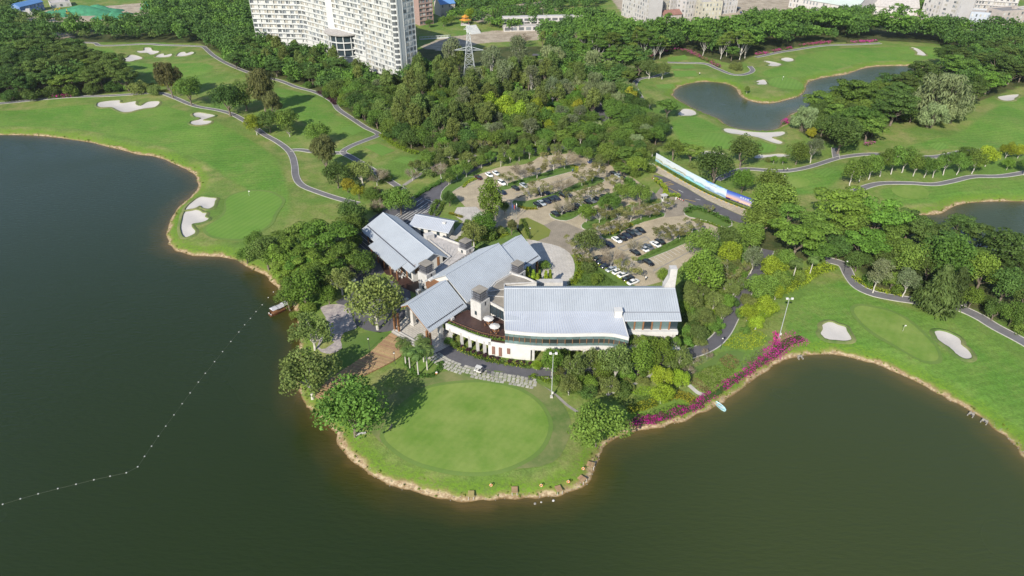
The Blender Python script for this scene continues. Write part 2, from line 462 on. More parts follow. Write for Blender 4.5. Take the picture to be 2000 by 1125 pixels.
def grass_material():
    m = bpy.data.materials.new('grass_ground'); m.use_nodes = True
    N, L = m.node_tree.nodes, m.node_tree.links
    b = N["Principled BSDF"]; b.inputs["Roughness"].default_value = 0.85; b.inputs["Specular IOR Level"].default_value = 0.12
    g = N.new("ShaderNodeNewGeometry")
    def noise(scale, detail=4, rough=0.6):
        n = N.new("ShaderNodeTexNoise"); n.inputs["Scale"].default_value = scale; n.inputs["Detail"].default_value = detail; n.inputs["Roughness"].default_value = rough
        L.new(g.outputs["Position"], n.inputs["Vector"]); return n.outputs["Fac"]
    def rng(src, a, b_, c=0.0, d=1.0):
        r = N.new("ShaderNodeMapRange"); r.interpolation_type = 'SMOOTHSTEP'
        for i, v in enumerate((a, b_, c, d)): r.inputs[i + 1].default_value = v
        L.new(src, r.inputs[0]); return r.outputs[0]
    def mixc(f, A, B):
        x = N.new("ShaderNodeMix"); x.data_type = 'RGBA'
        L.new(f, x.inputs["Factor"])
        for k, v in (("A", A), ("B", B)):
            if isinstance(v, tuple): x.inputs[k].default_value = (*v, 1)
            else: L.new(v, x.inputs[k])
        return x.outputs["Result"]
    def attr(n):
        a = N.new("ShaderNodeAttribute"); a.attribute_name = n; return a.outputs["Fac"]
    def mth(op, a, b_=None, c=None):
        x = N.new("ShaderNodeMath"); x.operation = op
        for i, v in enumerate((a, b_, c)):
            if v is None: continue
            if isinstance(v, (int, float)): x.inputs[i].default_value = v
            else: L.new(v, x.inputs[i])
        return x.outputs[0]
    big, midn, fine = noise(0.035, 3), noise(0.16, 5, 0.65), noise(1.1, 4, 0.7)
    rough = mixc(rng(midn, 0.36, 0.66), (0.138, 0.200, 0.042), (0.225, 0.230, 0.082))
    rough = mixc(rng(big, 0.40, 0.66), rough, (0.108, 0.192, 0.036))
    fairw = mixc(rng(big, 0.32, 0.68), (0.092, 0.200, 0.030), (0.135, 0.232, 0.042))
    fairw = mixc(rng(midn, 0.45, 0.75, 0, 0.5), fairw, (0.165, 0.220, 0.055))
    mpf = N.new("ShaderNodeMapping"); mpf.inputs["Rotation"].default_value = (0, 0, 1.35); L.new(g.outputs["Position"], mpf.inputs["Vector"])
    wvf = N.new("ShaderNodeTexWave"); wvf.wave_type = 'BANDS'; wvf.inputs["Scale"].default_value = 0.11; wvf.inputs["Distortion"].default_value = 2.5; wvf.inputs["Detail"].default_value = 2
    L.new(mpf.outputs[0], wvf.inputs["Vector"])
    hsf = N.new("ShaderNodeHueSaturation"); L.new(fairw, hsf.inputs["Color"]); L.new(rng(wvf.outputs["Fac"], 0.2, 0.8, 0.955, 1.045), hsf.inputs["Value"])
    fairw = mixc(rng(noise(0.075, 6, 0.72), 0.52, 0.70, 0.0, 0.55), hsf.outputs[0], (0.175, 0.215, 0.060))
    fairw = mixc(rng(noise(0.05, 6, 0.7), 0.54, 0.72, 0.0, 0.6), fairw, (0.075, 0.165, 0.024))
    rough = mixc(rng(noise(0.06, 6, 0.72), 0.50, 0.68, 0.0, 0.7), rough, (0.088, 0.150, 0.030))
    wob = mth('MULTIPLY_ADD', mth('SUBTRACT', midn, 0.5), 6.0, attr('fair'))
    col = mixc(rng(wob, -1.5, 1.5), rough, fairw)
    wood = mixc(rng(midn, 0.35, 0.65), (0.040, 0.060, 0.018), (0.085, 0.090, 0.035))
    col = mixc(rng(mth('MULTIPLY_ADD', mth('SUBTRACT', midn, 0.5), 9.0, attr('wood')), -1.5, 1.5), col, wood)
    dirt = mixc(rng(midn, 0.35, 0.65), (0.42, 0.36, 0.28), (0.30, 0.25, 0.19))
    col = mixc(rng(mth('MULTIPLY_ADD', mth('SUBTRACT', midn, 0.5), 9.0, attr('dirt')), -1.0, 1.0), col, dirt)
    # the bank: lush rim, then dry grass, then bare earth and wet mud at the water's edge
    sh = mth('MULTIPLY_ADD', mth('SUBTRACT', midn, 0.5), 4.2, mth('MULTIPLY_ADD', mth('SUBTRACT', noise(0.045, 3), 0.5), 5.0, attr('shore')))
    col = mixc(mth('MULTIPLY', rng(sh, 3.4, 6.5, 1.0, 0.0), rng(fine, 0.30, 0.62)), col, (0.118, 0.205, 0.022))
    sh2 = mth('MULTIPLY_ADD', mth('SUBTRACT', fine, 0.5), 1.6, sh)
    col = mixc(rng(sh2, 1.2, 2.4, 1.0, 0.0), col, (0.185, 0.195, 0.052))
    earth = mixc(rng(fine, 0.38, 0.66), (0.29, 0.205, 0.115), (0.43, 0.345, 0.225))
    col = mixc(rng(sh2, 0.7, 1.5, 1.0, 0.0), col, earth)
    col = mixc(rng(attr('shore'), 0.1, 0.7, 1.0, 0.0), col, (0.16, 0.105, 0.045))
    v = rng(fine, 0.25, 0.75, 0.80, 1.20)
    h = N.new("ShaderNodeHueSaturation"); L.new(col, h.inputs["Color"]); L.new(v, h.inputs["Value"])
    L.new(h.outputs[0], b.inputs["Base Color"])
    bp = N.new("ShaderNodeBump"); bp.inputs["Strength"].default_value = 0.5; bp.inputs["Distance"].default_value = 0.25
    L.new(noise(2.2, 3), bp.inputs["Height"]); L.new(bp.outputs[0], b.inputs["Normal"])
    return m
M['grass'] = grass_material()
gme = np_mesh("ground", np.column_stack([GP, GZ]), quads, M['grass'], smooth=True)
for n_, arr in (("shore", SHD), ("fair", FD), ("wood", WD), ("dirt", DD)):
    a_ = gme.attributes.new(n_, 'FLOAT', 'POINT'); a_.data.foreach_set("value", np.clip(arr, -12, 40).astype(np.float32))
tag(put("ground", gme), kind="structure")

def water_material():
    m = bpy.data.materials.new('lake_water'); m.use_nodes = True
    N, L = m.node_tree.nodes, m.node_tree.links
    b = N["Principled BSDF"]; b.inputs["Roughness"].default_value = 0.10; b.inputs["IOR"].default_value = 1.33; b.inputs["Specular IOR Level"].default_value = 0.5
    g = N.new("ShaderNodeNewGeometry")
    a = N.new("ShaderNodeAttribute"); a.attribute_name = "shore"
    n = N.new("ShaderNodeTexNoise"); n.inputs["Scale"].default_value = 0.07; n.inputs["Detail"].default_value = 4
    L.new(g.outputs["Position"], n.inputs["Vector"])
    mm = N.new("ShaderNodeMath"); mm.operation = 'MULTIPLY_ADD'; mm.inputs[1].default_value = 7.0
    sb = N.new("ShaderNodeMath"); sb.operation = 'SUBTRACT'; sb.inputs[1].default_value = 0.5
    L.new(n.outputs["Fac"], sb.inputs[0]); L.new(sb.outputs[0], mm.inputs[0]); L.new(a.outputs["Fac"], mm.inputs[2])
    cr = N.new("ShaderNodeValToRGB")
    mr = N.new("ShaderNodeMapRange"); mr.inputs[1].default_value, mr.inputs[2].default_value = -15.0, 0.0
    L.new(mm.outputs[0], mr.inputs[0]); L.new(mr.outputs[0], cr.inputs[0])
    e = cr.color_ramp.elements
    e[0].position, e[0].color = 0.0, (0.0180, 0.0300, 0.0085, 1)
    e[1].position, e[1].color = 1.0, (0.090, 0.064, 0.020, 1)
    for p_, c_ in ((0.52, (0.0215, 0.0325, 0.0085, 1)), (0.86, (0.046, 0.043, 0.010, 1))):
        q = cr.color_ramp.elements.new(p_); q.color = c_
    sp_ = N.new("ShaderNodeSeparateXYZ"); L.new(g.outputs["Position"], sp_.inputs[0])
    tu = N.new("ShaderNodeMapRange"); tu.interpolation_type = 'SMOOTHSTEP'; tu.inputs[1].default_value, tu.inputs[2].default_value = -15.0, 60.0
    L.new(sp_.outputs["X"], tu.inputs[0])          # the right-hand bay is shallower and siltier
    mxw = N.new("ShaderNodeMix"); mxw.data_type = 'RGBA'; mxw.blend_type = 'ADD'; mxw.inputs["B"].default_value = (0.020, 0.022, 0.008, 1)
    L.new(tu.outputs[0], mxw.inputs["Factor"]); L.new(cr.outputs[0], mxw.inputs["A"]); L.new(mxw.outputs["Result"], b.inputs["Base Color"])
    rr_ = N.new("ShaderNodeMapRange"); rr_.inputs[1].default_value, rr_.inputs[2].default_value, rr_.inputs[3].default_value, rr_.inputs[4].default_value = 0.35, 0.65, 0.05, 0.30
    nw = N.new("ShaderNodeTexNoise"); nw.inputs["Scale"].default_value = 0.018; nw.inputs["Detail"].default_value = 3
    L.new(g.outputs["Position"], nw.inputs["Vector"]); L.new(nw.outputs["Fac"], rr_.inputs[0]); L.new(rr_.outputs[0], b.inputs["Roughness"])
    mp = N.new("ShaderNodeMapping"); mp.inputs["Scale"].default_value = (0.30, 0.95, 1.0); mp.inputs["Rotation"].default_value = (0, 0, 0.35)
    L.new(g.outputs["Position"], mp.inputs["Vector"])
    n2 = N.new("ShaderNodeTexNoise"); n2.inputs["Scale"].default_value = 1.3; n2.inputs["Detail"].default_value = 3; n2.inputs["Roughness"].default_value = 0.6
    L.new(mp.outputs[0], n2.inputs["Vector"])
    bp = N.new("ShaderNodeBump"); bp.inputs["Strength"].default_value = 0.55; bp.inputs["Distance"].default_value = 0.22
    L.new(n2.outputs["Fac"], bp.inputs["Height"]); L.new(bp.outputs[0], b.inputs["Normal"])
    return m
M['water'] = water_material()
def water_sheet(name, pl, step, pad=10):
    xs = [p[0] for p in pl]; ys = [p[1] for p in pl]
    gx = np.arange(min(xs) - pad, max(xs) + pad + step, step); gy = np.arange(min(ys) - pad, max(ys) + pad + step, step)
    X, Y = np.meshgrid(gx, gy)
    P = np.stack([X.ravel(), Y.ravel()], 1)
    d = -sdf(P, pl)
    k = np.arange(len(gx) * len(gy)).reshape(len(gy), len(gx))
    F = np.stack([k[:-1, :-1].ravel(), k[:-1, 1:].ravel(), k[1:, 1:].ravel(), k[1:, :-1].ravel()], 1)
    F = F[(d[F] < 4.0 + step).any(1)]
    used = np.unique(F); re = np.full(len(P), -1); re[used] = np.arange(len(used))
    me = np_mesh(name, np.column_stack([P[used], np.zeros(len(used))]), re[F], M['water'])
    a_ = me.attributes.new("shore", 'FLOAT', 'POINT'); a_.data.foreach_set("value", np.clip(d[used], -40, 10).astype(np.float32))
    tag(put(name, me), kind="structure")
water_sheet("lake", LAKE, 2.6)
water_sheet("pond", POND2, 2.5)
water_sheet("pond", POND3, 2.5)

# ------------------------------------------------------------------ sheets draped on the ground
def cdt(pl, step):
    """triangles of a polygon with inner points every step metres -> verts (n,2), tris"""
    pts = [Vector((p[0], p[1])) for p in pl]
    n = len(pts)
    xs = [p[0] for p in pl]; ys = [p[1] for p in pl]
    gx = np.arange(min(xs), max(xs), step); gy = np.arange(min(ys), max(ys), step)
    if len(gx) and len(gy):
        X, Y = np.meshgrid(gx + step / 2, gy + step / 2)
        P = np.stack([X.ravel(), Y.ravel()], 1)
        P = P[sdf(P, pl) > step * 0.35]
        pts += [Vector(p) for p in P]
    r = mgeo.delaunay_2d_cdt(pts, [(i, (i + 1) % n) for i in range(n)], [], 1, 1e-4)
    return np.array([(v.x, v.y) for v in r[0]]), [tuple(f) for f in r[2]]

def sheet(name, pl, m, off=0.03, step=2.5, kind="structure", parent=None, bowl=0.0, z=None, densify=None):
    if densify:
        q = []
        for i in range(len(pl)):
            a, b = pl[i], pl[(i + 1) % len(pl)]
            k = max(1, int((b - a).length / densify))
            q += [a.lerp(b, j / k) for j in range(k)]
        pl = q
    V, F = cdt(pl, step)
    if z is None:
        Z = base_z(V, shore_d(V)) + off
        if bowl: Z = Z - bowl * sstep(0, 3.0, sdf(V, pl))
    else: Z = np.full(len(V), z)
    me = bpy.data.meshes.new(name)
    me.from_pydata([(a[0], a[1], c) for a, c in zip(V, Z)], [], F)
    me.materials.append(m); me.polygons.foreach_set("use_smooth", [True] * len(F)); me.update()
    o = put(name, me, parent)
    if kind: tag(o, kind=kind)
    return o

BUNKO = []
for i, pl in enumerate(BUNK):
    BUNKO.append(sheet("sand_bunker", pl, M['sand'], 0.05, 1.6 if i in (6, 7, 17, 18) else 2.2, bowl=0.38))

def turf(name, c1, c2, stripe=0.0, ang=0.0, width=3.0):
    m = bpy.data.materials.new(name); m.use_nodes = True
    N, L = m.node_tree.nodes, m.node_tree.links
    b = N["Principled BSDF"]; b.inputs["Roughness"].default_value = 0.8; b.inputs["Specular IOR Level"].default_value = 0.12
    g = N.new("ShaderNodeNewGeometry")
    n = N.new("ShaderNodeTexNoise"); n.inputs["Scale"].default_value = 0.10; n.inputs["Detail"].default_value = 8; n.inputs["Roughness"].default_value = 0.70
    L.new(g.outputs["Position"], n.inputs["Vector"])
    mr = N.new("ShaderNodeMapRange"); mr.inputs[1].default_value, mr.inputs[2].default_value = 0.36, 0.64
    L.new(n.outputs["Fac"], mr.inputs[0])
    mx = N.new("ShaderNodeMix"); mx.data_type = 'RGBA'
    mx.inputs["A"].default_value, mx.inputs["B"].default_value = (*c1, 1), (*c2, 1)
    L.new(mr.outputs[0], mx.inputs["Factor"])
    out = mx.outputs["Result"]
    if stripe:
        mp = N.new("ShaderNodeMapping"); mp.inputs["Rotation"].default_value = (0, 0, ang)
        L.new(g.outputs["Position"], mp.inputs["Vector"])
        wv = N.new("ShaderNodeTexWave"); wv.wave_type = 'BANDS'; wv.inputs["Scale"].default_value = 1.0 / width; wv.inputs["Distortion"].default_value = 0.15
        L.new(mp.outputs[0], wv.inputs["Vector"])
        r2 = N.new("ShaderNodeMapRange"); r2.inputs[3].default_value, r2.inputs[4].default_value = 1 - stripe, 1 + stripe
        L.new(wv.outputs["Fac"], r2.inputs[0])
        h = N.new("ShaderNodeHueSaturation"); L.new(out, h.inputs["Color"]); L.new(r2.outputs[0], h.inputs["Value"])
        out = h.outputs[0]
    L.new(out, b.inputs["Base Color"])
    return m
M['green'] = turf('putting_green_turf', (0.120, 0.215, 0.034), (0.200, 0.268, 0.066), 0.02, 0.6, 6.0)
M['greenb'] = turf('striped_green_turf', (0.112, 0.222, 0.036), (0.138, 0.238, 0.046), 0.06, 0.45, 7.0)
M['collar'] = turf('green_collar_turf', (0.108, 0.185, 0.040), (0.140, 0.205, 0.052))
M['apron'] = turf('green_apron_turf', (0.082, 0.145, 0.034), (0.210, 0.212, 0.090))
M['tee'] = turf('tee_turf', (0.115, 0.225, 0.040), (0.135, 0.235, 0.048), 0.10, 0.75, 5.0)
M['lawn'] = turf('lawn_turf', (0.085, 0.155, 0.034), (0.115, 0.172, 0.044))
M['lawny'] = turf('dry_lawn_turf', (0.190, 0.205, 0.050), (0.150, 0.185, 0.042))
main_green = smooth_closed(poly([(640,590),(700,660),(800,720),(950,765),(1100,785),(1250,775),(1380,730),(1480,660),(1530,560),(1520,480),(1460,400),(1350,335),(1200,303),(1050,303),(900,325),(830,360),(740,430),(680,500)], 2.778, 520, 640), 3)
right_green = smooth_closed(poly([(490,480),(510,450),(570,438),(650,450),(760,470),(850,500),(950,555),(1050,640),(1130,720),(1200,800),(1235,880),(1220,925),(1150,935),(1070,915),(950,850),(800,760),(680,690),(580,610),(510,530)], 4.536, 1560, 500), 3)
left_green = smooth_closed(poly([(510,490),(560,440),(650,390),(710,310),(705,220),(760,165),(860,130),(980,118),(1120,130),(1210,170),(1260,230),(1180,350),(1140,440),(1000,530),(880,580),(760,585),(640,570),(560,545)], 5, 300, 350), 3)
for o_, pl in zip(BUNKO, BUNK):          # turf lip standing proud of the sand
    n_ = len(pl); a_ = sum(pl[i].x * pl[(i + 1) % n_].y - pl[(i + 1) % n_].x * pl[i].y for i in range(n_))
    P0 = np.array([(p.x, p.y) for p in pl]); NR = []
    for i in range(n_):
        d_ = (pl[(i + 1) % n_] - pl[i - 1]).normalized(); NR.append((d_.y, -d_.x) if a_ > 0 else (-d_.y, d_.x))
    NR = np.array(NR); Z0 = base_z(P0, shore_d(P0))
    rr_ = np.random.default_rng(n_); hh_ = .26 + .16 * rr_.random(n_)
    prof = ((-.10, lambda z: z - .1), (-.04, lambda z: z + hh_), (.35, lambda z: z + hh_ * 1.05), (1.3, lambda z: z + .02))
    rows_ = []
    for i in list(range(n_)) + [0]:
        rows_.append([(P0[i, 0] + NR[i, 0] * q, P0[i, 1] + NR[i, 1] * q, float(f(Z0)[i])) for q, f in prof])
    MB().strip(rows_ if a_ < 0 else [r for r in rows_[::-1]]).build("turf_lip", M['apron'], o_, True)

def grow(pl, d):
    c = sum(pl, Vector()) / len(pl)
    return [p + (p - c).normalized() * d for p in pl]
def shore_cap(pl, lim=9.0):
    """keep an outline at least lim metres from the water"""
    P = np.array([(p[0], p[1]) for p in pl]); d = shore_d(P)
    c = sum(pl, Vector()) / len(pl)
    return [p - (p - c).normalized() * max(0.0, lim - k) for p, k in zip(pl, d)]
sheet("green_apron", shore_cap(grow(main_green, 5.5), 8.2), M['apron'], 0.07, 1.6)
sheet("green_collar", grow(main_green, 1.1), M['collar'], 0.11, 1.6)
sheet("putting_green", main_green, M['green'], 0.15, 1.6)
for g_ in (right_green, left_green):
    sheet("green_collar", grow(g_, 1.3), M['collar'], 0.09, 1.6)
    sheet("putting_green", g_, M['greenb'] if g_ is left_green else M['green'], 0.13, 1.6)
for L1 in ([(750,395),(790,380),(860,382),(920,405),(925,425),(880,435),(800,430),(755,412)], [(430,665),(480,652),(540,660),(560,690),(640,700),(780,700),(785,730),(740,745),(600,735),(480,720),(430,695)]):
    sheet("putting_green", smooth_closed(poly(L1, **Z5), 3), M['greenb'], 0.10, 1.8)
for L1 in ([(1495,352),(1520,345),(1560,347),(1580,355),(1575,365),(1540,368),(1500,366)], [(1740,370),(1770,362),(1800,365),(1815,378),(1800,388),(1760,386)]):
    sheet("putting_green", smooth_closed([at(*p) for p in L1], 3), M['green'], 0.10, 1.8)
for s, ox, oy, L_ in ((4.536, 400, 130, [[(1200,560),(1290,525),(1420,560),(1310,615)], [(1410,715),(1540,680),(1690,745),(1570,795)], [(1660,840),(1760,800),(1900,830),(1790,870)]]),
                      (5, 1200, 0, [[(545,640),(760,625),(800,665),(560,675)], [(570,695),(790,690),(815,745),(590,755)], [(520,550),(690,530),(725,570),(530,590)], [(400,830),(570,815),(600,850),(430,865)]]),
                      (3.846, 1480, 280, [[(410,225),(520,190),(590,230),(500,270)], [(1270,15),(1380,5),(1440,40),(1350,60)]])):
    for L1 in L_: sheet("tee_box", poly(L1, s, ox, oy), M['tee'], 0.06, 2.0, densify=2.0)

# ------------------------------------------------------------------ paths and roads
def ribbon(pts, half, off, sub=2):
    rows = []
    for i, p in enumerate(pts):
        d = (pts[min(i + 1, len(pts) - 1)] - pts[max(i - 1, 0)]); d.z = 0; d.normalize()
        nrm = Vector((-d.y, d.x, 0))
        rows.append([p + nrm * half * (2 * k / sub - 1) for k in range(sub + 1)])
    P = np.array([(q[0], q[1]) for r in rows for q in r])
    Z = base_z(P, shore_d(P)) + off
    return [[(rows[i][k][0], rows[i][k][1], float(Z[i * (sub + 1) + k])) for k in range(sub + 1)] for i in range(len(rows))]

def path(px, width=2.6, m='path', name="cart_path", kerb=True, n=5, sides=(1, -1), kw=0.28, off=0.05):
    pts = smooth_open([at(x, y) for x, y in px], n)
    a = MB().strip([r[::-1] for r in ribbon(pts, width / 2, off, 4)])
    o = a.build(name, M[m], smooth=True)
    tag(o, kind="structure")
    if kerb:
        for sgn in sides:
            off_pts = []
            for i, p in enumerate(pts):
                d = (pts[min(i + 1, len(pts) - 1)] - pts[max(i - 1, 0)]); d.normalize()
                off_pts.append(p + Vector((-d.y, d.x, 0)) * sgn * (width / 2 + kw / 2))
            r0 = ribbon(off_pts, kw / 2, 0.0, 1)
            k = MB()
            rows = [[(A[0], A[1], A[2] - 0.1), (A[0], A[1], A[2] + 0.13), (B[0], B[1], B[2] + 0.13), (B[0], B[1], B[2] - 0.1)] for A, B in r0]
            k.strip([r[::-1] for r in rows])
            k.build("kerb", M['kerb'], o)
    return o
P2 = [(-60,212),(0,203),(60,195),(130,190),(200,187),(260,184),(310,182),(340,190),(380,205),(420,213),(450,222),(475,235),(500,250),(515,260),(540,273),(560,288),(570,302),(575,320),(578,345),(590,362),(620,375),(660,388),(700,398)]
path(P2)
path([(100,83),(180,84),(200,90),(280,86),(320,88),(390,90),(400,93),(418,111),(457,132),(496,146),(547,155),(580,168),(616,180),(649,198),(661,213),(688,231),(715,249),(739,261),(718,273),(682,288),(670,297),(685,306),(712,322),(755,350),(790,372)])
path([(566,291),(585,290),(610,294),(640,297),(670,298)], off=0.058)
path([(1304,120),(1372,122),(1400,132),(1424,143),(1440,146),(1456,144),(1470,138),(1464,130)])
path([(1304,141),(1280,149),(1256,152),(1243,158),(1240,170),(1252,192),(1256,212),(1280,232),(1308,254)])
path([(1476,110),(1540,98),(1600,90),(1660,87),(1720,85)])
path([(1400,352),(1440,332),(1464,329),(1512,333),(1544,334),(1580,328),(1624,312),(1652,306),(1700,303),(1760,306),(1824,307),(1880,298),(1930,296)])
path([(1634,310),(1632,300),(1631,288)], off=0.058)
path([(1660,380),(1704,364),(1736,359),(1780,358),(1824,360),(1860,354),(1900,345),(1952,344),(2000,338),(2060,330)])
path([(1612,508),(1630,511),(1648,518),(1659,537),(1675,557),(1703,570),(1743,578),(1794,586),(1846,597),(1873,601),(1912,619),(1945,639),(1998,667),(2080,715)], 3.4)
path([(1873,603),(1878,592),(1886,584)], 3.0, kerb=False, off=0.06)
path([(1500,488),(1490,512),(1472,545),(1455,572),(1440,598),(1428,622),(1414,648),(1396,668),(1372,682),(1330,696),(1260,716),(1200,727),(1120,731),(1040,728)], 3.8, 'asphalt', 'service_road', off=0.05)
path([(858,676),(872,686),(905,700),(945,711),(990,720),(1045,729)], 6.4, 'asphalt', 'service_road', kerb=False, off=0.07)
path([(1155,195),(1168,215),(1180,238)], 6.0, 'asphalt', 'forest_road', sides=(1,))
path([(1040,107),(1100,108),(1160,108)], 5.0, 'asphalt', 'forest_road', kerb=False)
path([(905,340),(940,322),(1000,304),(1060,293),(1110,290),(1160,298)], 4.2, 'asphalt', 'service_road', kerb=False)
path([(780,368),(815,345),(850,325),(890,312),(930,305)], 1.8, 'kerbg', 'footpath', kerb=False)
path([(1185,772),(1205,763),(1232,753),(1260,740),(1276,730)], 0.9, 'kerb', 'footpath', kerb=False)
path([(1345,752),(1362,765),(1376,768)], 1.2, 'kerb', 'footpath', kerb=False)
path([(1040,750),(1060,757),(1085,772),(1108,792),(1128,805)], 0.8, 'kerbg', 'footpath', kerb=False)
# ------------------------------------------------------------------ paved surfaces round the clubhouse
def brick_paving(name, c1, c2, scale, mortar):
    m = bpy.data.materials.new(name); m.use_nodes = True
    N, L = m.node_tree.nodes, m.node_tree.links
    b = N["Principled BSDF"]; b.inputs["Roughness"].default_value = 0.88
    g = N.new("ShaderNodeNewGeometry")
    mp = N.new("ShaderNodeMapping"); mp.inputs["Rotation"].default_value = (0, 0, 0.72)
    L.new(g.outputs["Position"], mp.inputs["Vector"])
    br = N.new("ShaderNodeTexBrick"); br.inputs["Scale"].default_value = scale
    br.inputs["Color1"].default_value, br.inputs["Color2"].default_value, br.inputs["Mortar"].default_value = (*c1, 1), (*c2, 1), (*mortar, 1)
    br.inputs["Mortar Size"].default_value = 0.03
    L.new(mp.outputs[0], br.inputs["Vector"])
    n = N.new("ShaderNodeTexNoise"); n.inputs["Scale"].default_value = 0.22; n.inputs["Detail"].default_value = 6; n.inputs["Roughness"].default_value = 0.7
    L.new(g.outputs["Position"], n.inputs["Vector"])
    r = N.new("ShaderNodeMapRange"); r.inputs[1].default_value, r.inputs[2].default_value, r.inputs[3].default_value, r.inputs[4].default_value = 0.3, 0.7, 0.78, 1.18
    L.new(n.outputs["Fac"], r.inputs[0])
    h = N.new("ShaderNodeHueSaturation"); L.new(br.outputs[0], h.inputs["Color"]); L.new(r.outputs[0], h.inputs["Value"])
    L.new(h.outputs[0], b.inputs["Base Color"])
    return m
M['paving'] = brick_paving('tan_brick_paving', (0.42, 0.355, 0.25), (0.375, 0.315, 0.22), 0.5, (0.31, 0.26, 0.18))
M['pavingb'] = brick_paving('brown_brick_paving', (0.29, 0.25, 0.195), (0.26, 0.225, 0.175), 0.5, (0.21, 0.18, 0.14))
M['plaza'] = brick_paving('pale_stone_paving', (0.50, 0.47, 0.43), (0.45, 0.42, 0.39), 0.35, (0.36, 0.34, 0.31))
M['mottled'] = mat('mottled_grey_cobbles', (0.45, 0.40, 0.37), 0.9, col2=(0.20, 0.175, 0.19), scale=0.9, coord='W')
M['beige'] = brick_paving('beige_slab_paving', (0.44, 0.38, 0.28), (0.40, 0.34, 0.25), 0.22, (0.32, 0.27, 0.20))
def zsheet(name, px, m, off, sm=0, densify=None):
    pl = [at(x, y) for x, y in px]
    if sm: pl = smooth_closed(pl, sm)
    return sheet(name, pl, M[m], off, 6.0, densify=densify)
zsheet("asphalt_yard", [(690,480),(705,440),(745,412),(790,392),(835,370),(868,350),(884,352),(866,370),(858,392),(862,415),(850,440),(830,470),(790,500),(740,540),(700,560),(680,530)], 'asphalt', 0.045)
zsheet("asphalt_yard", [(655,590),(690,570),(740,540),(800,560),(805,600),(770,645),(742,650),(715,645),(697,636),(688,612)], 'asphalt', 0.05)
zsheet("car_park", [(880,372),(925,345),(965,330),(1060,306),(1110,300),(1150,306),(1190,322),(1215,335),(1240,350),(1290,385),(1330,403),(1400,440),(1408,465),(1345,508),(1300,548),(1250,562),(1215,556),(1160,515),(1128,492),(1100,500),(1060,480),(1030,470),(1000,440),(985,445),(955,448),(930,430),(905,400)], 'paving', 0.05)
zsheet("drive", [(1062,440),(1085,430),(1110,437),(1140,450),(1160,470),(1140,490),(1120,500),(1095,482),(1060,473),(1040,470),(1070,462),(1077,450)], 'pavingb', 0.062)
zsheet("turning_circle", [(1030,470),(1060,474),(1090,481),(1112,494),(1122,515),(1121,535),(1112,556),(1075,562),(1050,540),(1030,505)], 'plaza', 0.075, 2)
zsheet("plaza", [(885,420),(893,405),(930,404),(942,415),(940,428),(905,433)], 'plaza', 0.075)
zsheet("footpath", [(905,432),(922,430),(878,490),(858,482)], 'plaza', 0.06)
zsheet("lawn", [(1015,428),(1030,425),(1062,440),(1076,450),(1072,462),(1050,471),(1025,466),(1012,445)], 'lawny', 0.09)
zsheet("plaza", [(625,600),(660,594),(682,602),(690,625),(697,641),(672,650),(665,665),(668,680),(642,692),(618,678),(632,650),(636,620)], 'mottled', 0.075, 2)
zsheet("entrance_floor", [(764,648),(806,606),(872,644),(890,668),(862,684),(838,694),(800,668)], 'plaza', 0.085)
zsheet("entrance_road", [(1276,342),(1300,346),(1340,367),(1380,391),(1420,409),(1470,431),(1466,443),(1420,427),(1370,408),(1330,388),(1290,366)], 'asphalt', 0.05)
zsheet("pavement", [(1268,320),(1285,325),(1330,352),(1380,378),(1440,403),(1470,417),(1470,430.6),(1420,408.6),(1380,390.6),(1340,366.6),(1290,341.6),(1272,334)], 'beige', 0.10)
zsheet("forecourt", [(1290,366.5),(1330,388.5),(1345,396),(1342,420),(1300,425),(1268,405),(1280,380)], 'pavingb', 0.058)
zsheet("lawn", [(990,470),(1012,445),(1025,466),(1000,480),(960,485),(925,480),(940,462),(972,455)], 'lawn', 0.05)
zsheet("lawn", [(1122,500),(1160,516),(1250,563),(1200,562),(1112,562),(1121,535)], 'lawn', 0.06)
zsheet("lawn", [(690,655),(720,648),(762,652),(742,672),(722,690),(690,712),(660,718),(645,700),(668,680),(666,664)], 'lawn', 0.05, 2)

# painted lines
M['paint'] = mat('white_road_paint', (0.72, 0.72, 0.70), 0.8, 0.15, 2.0, coord='W')
M['painty'] = mat('yellow_road_paint', (0.62, 0.42, 0.06), 0.8, 0.15, 2.0, coord='W')
def line(px0, px1, w=0.14, m='paint', off=0.075, name="painted_line"):
    a, b = at(*px0), at(*px1)
    d = (b - a).normalized(); n = Vector((-d.y, d.x, 0)) * w / 2
    q = MB().slab([a + n + Vector((0, 0, off)), a - n + Vector((0, 0, off)), b - n + Vector((0, 0, off)), b + n + Vector((0, 0, off))][::-1], 0.004)
    tag(q.build(name, M[m]), kind="structure")
Z6 = lambda p: (660 + p[0] / 8.333, 330 + p[1] / 8.333)
for p, q in (((900,790),(1000,720)),((950,790),(1100,690)),((1000,800),(1180,690)),((1050,815),(1400,590)),((1100,820),(1440,600)),((1150,830),(1500,600)),((1190,850),(1540,610)),((1100,880),(1200,820)),((1130,910),(1230,850)),((1280,610),(1400,520)),((1270,690),(1470,540)),((1420,490),(1660,590)),((1500,740),(1600,715)),((1400,720),(1560,650)),((1250,560),(1370,480))):
    line(Z6(p), Z6(q), 0.2)
for i in range(6): line((692 + i * 6, 468 - i * 4.2), (716 + i * 5, 488 - i * 5), 0.12)
Z7 = lambda p: (1260 + p[0] / 8.333, 280 + p[1] / 8.333)
for p, q in (((265,650),(420,625)),((275,680),(440,650)),((300,700),(470,665)),((340,705),(560,820)),((560,820),(470,830)),((640,910),(820,950))):
    line(Z7(p), Z7(q), 0.22, 'painty', 0.075)
for p, q in (((540,760),(620,800)),((820,905),(900,925)),((1180,1000),(1260,1040))): line(Z7(p), Z7(q), 0.2)
Z3 = lambda p: (1080 + p[0] / 6.25, 380 + p[1] / 6.25)
